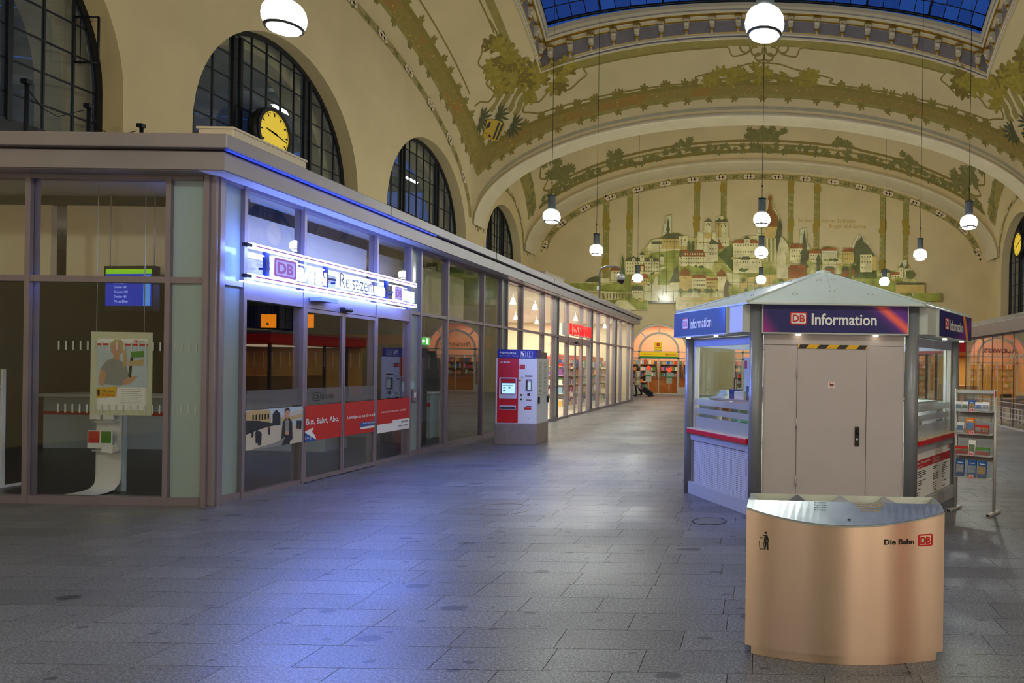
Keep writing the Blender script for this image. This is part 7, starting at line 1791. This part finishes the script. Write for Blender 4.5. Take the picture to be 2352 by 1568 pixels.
t = MB(); text_into(t, 'LOTTO', lambda a, q, c: f2(a, .14 + q), fit=(-.19, .19), size=.11, bold=.003); clover(t, f2, 0, .38, .11, 0); t.build('sign_lettering', LR, ls)
# lettering of the other two shops, in the arches
t = MB(); text_into(t, 'Bankerien', lambda a, q, c: (a, 0, q), fit=(-.95, .95), size=.42, shear=.3); s3 = thing('bakery_lettering', 'black script lettering in the arch of the bakery door', 'lettering', (6.2, YB + .05, 2.78)); t.build('script_letters', BLACKP, s3)
t = MB(); text_into(t, "LUDWIG'S.", lambda a, q, c: (a, 0, q), fit=(-.95, .95), size=.34, bold=.012); s4 = thing('cafe_lettering', 'dark blue block lettering in the arch of the middle door', 'lettering', (.15, YB + .05, 2.85)); t.build('block_letters', mat('navy lettering', '#23225a', .5), s4)
# shop window details of the lottery shop
for k, (x, z, w, h, c, lab) in enumerate(((-6.95, .95, .36, .5, '#e4e8dc', 'white and green display stand in the lottery shop window'), (-5.65, .85, .34, .5, '#cfe0d2', 'green white display stand at the side of the lottery shop window'))):
    t = thing('display_stand', lab, 'stand', (x, YB + .9, .01), 0)
    MB().box(-w / 2, -.02, z - .2, w / 2, .02, z + h).build('display_board', mat('display %d' % k, c, .5), t); MB().cyl((0, 0, 0), (0, 0, z - .2), .03, n=8).build('display_pole', WHITE, t); MB().box(-w / 2, -.022, z + .12, w / 2, -.02, z + .24).build('display_stripe', mat('display green', '#3fae6a', .5), t); MB().cyl((0, 0, 0), (0, 0, .02), .16, n=14).build('display_foot', DARK, t)
    r = thing('round_sign', ['round red sign above the white and green display stand', 'round red sign above the second display stand'][k], 'sign', (x, YB + .9, .01 + z + h + .15), 0, 'round red signs'); MB().cyl((0, -.02, 0), (0, .02, 0), .14, n=18).build('sign_disc', mat('lit orange red', '#ff5a3a', .4, emit=('#ff4a2a', .8)), r); MB().cyl((0, 0, -.14), (0, 0, -.148), .01, n=6).build('sign_stem', DARK, r)

# ================================================================== TRAVELLER WITH A SUITCASE
def skin_mesh(joints, edges, radii, root, sub=2):
    me = bpy.data.meshes.new('body'); me.from_pydata(joints, edges, []); ob = bpy.data.objects.new('tmp', me); COL.objects.link(ob)
    m = ob.modifiers.new('s', 'SKIN'); m.use_smooth_shade = True
    for i, r in enumerate(radii):
        sv = me.skin_vertices[0].data[i]; sv.radius = (r, r) if not isinstance(r, tuple) else r; sv.use_root = (i == root)
    sb = ob.modifiers.new('u', 'SUBSURF'); sb.levels = sub; sb.render_levels = sub
    dg = bpy.context.evaluated_depsgraph_get(); r = bpy.data.meshes.new_from_object(ob.evaluated_get(dg))
    bpy.data.objects.remove(ob); bpy.data.meshes.remove(me)
    for p in r.polygons: p.use_smooth = True
    return r
SKIN = mat('skin', '#c99a7c', .5); COATM = mat('cream trench coat', '#d9cba6', .75, noise=(.05, 8)); HAIR = mat('brown hair', '#4a3826', .6); LEG = mat('black leggings', '#17171c', .6)
man = thing('person', 'person in a cream belted coat, black leggings and boots, walking with a suitcase', 'person', (-7.02, 41.3, 0), radians(-80))
J = [(0, 0, .92), (0, .0, 1.05), (0, -.01, 1.22), (0, -.01, 1.36), (0, -.02, 1.43), (0, -.035, 1.50), (0, -.045, 1.58), (0, -.03, 1.64),      # pelvis..head
     (.16, -.01, 1.34), (.21, .03, 1.12), (.20, -.10, .96), (.20, -.15, .90), (-.16, -.01, 1.34), (-.22, .06, 1.12), (-.22, .10, .90), (-.22, .11, .82),
     (.09, .01, .86), (.095, -.10, .50), (.10, -.04, .10), (.10, -.16, .05), (-.09, .01, .86), (-.095, .06, .50), (-.10, .24, .16), (-.10, .17, .06)]
E_ = [(0, 1), (1, 2), (2, 3), (3, 4), (4, 5), (5, 6), (6, 7), (3, 8), (8, 9), (9, 10), (10, 11), (3, 12), (12, 13), (13, 14), (14, 15), (0, 16), (16, 17), (17, 18), (18, 19), (0, 20), (20, 21), (21, 22), (22, 23)]
Rr = [.14, .13, .135, .12, .05, .075, .09, .07, .06, .045, .035, .03, .06, .045, .035, .03, .085, .058, .042, .035, .085, .058, .042, .035]
bm = skin_mesh(J, E_, Rr, 0)
for mm in (SKIN, LEG): bm.materials.append(mm)
for p in bm.polygons: p.material_index = 1 if p.center.z < .88 else 0
bo = bpy.data.objects.new('body', bm); COL.objects.link(bo); bo.parent = man
ct = MB(); prof3 = [(.20, .18, .62), (.215, .19, .66), (.20, .17, .82), (.17, .145, 1.0), (.155, .125, 1.08), (.18, .14, 1.2), (.185, .135, 1.32), (.13, .10, 1.40), (.07, .07, 1.435)]
n = 20; V = [(a * cos(2 * pi * k / n), b * sin(2 * pi * k / n), z) for a, b, z in prof3 for k in range(n)]
ct.add(V, [(i * n + k, i * n + (k + 1) % n, (i + 1) * n + (k + 1) % n, (i + 1) * n + k) for i in range(len(prof3) - 1) for k in range(n)], 0, True)
ct.tube([(.16, -.01, 1.35), (.215, .03, 1.12), (.205, -.09, .975)], .062, 10); ct.tube([(-.16, -.01, 1.35), (-.225, .06, 1.12), (-.222, .10, .93)], .062, 10); ct.build('coat', COATM, man)
MB().lathe([(.168, 1.055), (.175, 1.075), (.168, 1.10)], n=20).build('coat_belt', mat('coat belt', '#b8a67c', .7), man)
hr = MB(); hr.lathe([(.085, 1.44), (.105, 1.50), (.112, 1.58), (.10, 1.66), (.06, 1.715), (.001, 1.725)], n=16); hr.v = [(x, y * 1.1 + .02 if y > -.05 or z > 1.64 else -.05, z) for x, y, z in hr.v]; hr.build('hair', HAIR, man)
fc = MB(); fc.box(-.035, -.128, 1.585, -.015, -.122, 1.597); fc.box(.015, -.128, 1.585, .035, -.122, 1.597); fc.build('eyes', BLACKP, man)
fc = MB(); fc.add([(-.012, -.118, 1.55), (.012, -.118, 1.55), (0, -.15, 1.552), (0, -.12, 1.59)], [(0, 1, 2), (0, 2, 3), (1, 3, 2)]); fc.build('nose', SKIN, man); MB().box(-.022, -.122, 1.522, .022, -.116, 1.53).build('mouth', mat('lips', '#9a5a50', .5), man)
for x, y0, z0 in ((.10, -.06, .0), (-.10, .22, .03)):
    b = MB(); b.tube([(x, y0 + .02, z0 + .34), (x, y0 + .02, z0 + .1), (x, y0, z0 + .06)], .052, 10); b.box(x - .045, y0 - .17, z0, x + .045, y0 + .07, z0 + .07); b.build('boot', BLACK, man, bevel=.012)
# fingers
for x, y, z, d in ((.20, -.16, .885, -1), (-.22, .112, .80, 0)):
    h = MB(); h.box(x - .02, y - .04, z - .05, x + .02, y + .04, z + .02)
    for k in range(4): h.tube([(x, y - .03 + .02 * k, z - .04), (x + .008, y - .032 + .02 * k, z - .075 - .006 * (k in (1, 2))), (x + .02, y - .03 + .02 * k, z - .10)], .0085, 6)
    h.tube([(x + .01, y - .04, z), (x + .025, y - .06, z - .03), (x + .03, y - .06, z - .055)], .010, 6); h.build('hand', SKIN, man)
bg_ = thing('shoulder_bag', 'black shoulder bag hanging at the walking person in the cream coat', 'bag', (-6.62, 41.2, .0), radians(-80))
MB().box(-.20, -.06, .86, .14, .08, 1.18).build('bag_body', BLACK, bg_, bevel=.03); MB().tube([(-.15, 0, 1.16), (-.10, -.06, 1.36), (.0, -.1, 1.42), (.06, -.04, 1.34), (.1, 0, 1.16)], .012, 6).build('bag_strap', BLACK, bg_)
sc_ = thing('suitcase', 'black wheeled suitcase tilted behind the walking person', 'suitcase', (-6.12, 40.9, 0.0), radians(0)); 
MS = Matrix.Translation((0, 0, .06)) @ Matrix.Rotation(radians(-52), 4, 'Y')
sb_ = MB(); sb_.box(-.15, -.2, .02, .15, .2, .62); sb_.xf(MS); sb_.build('suitcase_body', mat('black suitcase cloth', '#16161a', .7), sc_, bevel=.03)
hb = MB(); hb.tube([(-.1, -.12, .6), (-.1, -.12, 1.0), (-.1, .12, 1.0), (-.1, .12, .6)], .012, 6); hb.xf(MS); hb.build('pull_handle', ALU, sc_)
for y in (-.16, .16): w = MB(); w.cyl((.06, y - .02, .055), (.06, y + .02, .055), .05, n=14); w.build('wheel', BLACK, sc_)

# ================================================================== FLOOR DETAILS
hc = thing('floor_hatch', 'round metal floor hatch set in the granite before the kiosk', 'hatch', (-.52, 7.75, 0))
v, f = curve2d([ellipse_pts(0, 0, .19, .19, n=32)[:-1], ellipse_pts(0, 0, .172, .172, n=32)[:-1]], .002); MB().add([(a, b, .002 + c) for a, b, c in v], f).build('hatch_ring', mat('dark brass ring', '#3a3a40', .4, .6), hc)
MB().cyl((0, 0, .0005), (0, 0, .002), .172, n=32).build('hatch_lid', mat('granite lid', '#6d6f72', .5, noise=(.3, 90)), hc)
ht2 = thing('floor_socket', 'large round worn floor plate in the granite hall floor', 'hatch', (-2.95, 8.25, 0))
v, f = curve2d([ellipse_pts(0, 0, .34, .34, n=36)[:-1], ellipse_pts(0, 0, .325, .325, n=36)[:-1]], .001); MB().add([(a, b, .0015 + c) for a, b, c in v], f).build('plate_ring', mat('worn brass ring', '#85776a', .4, .5), ht2)
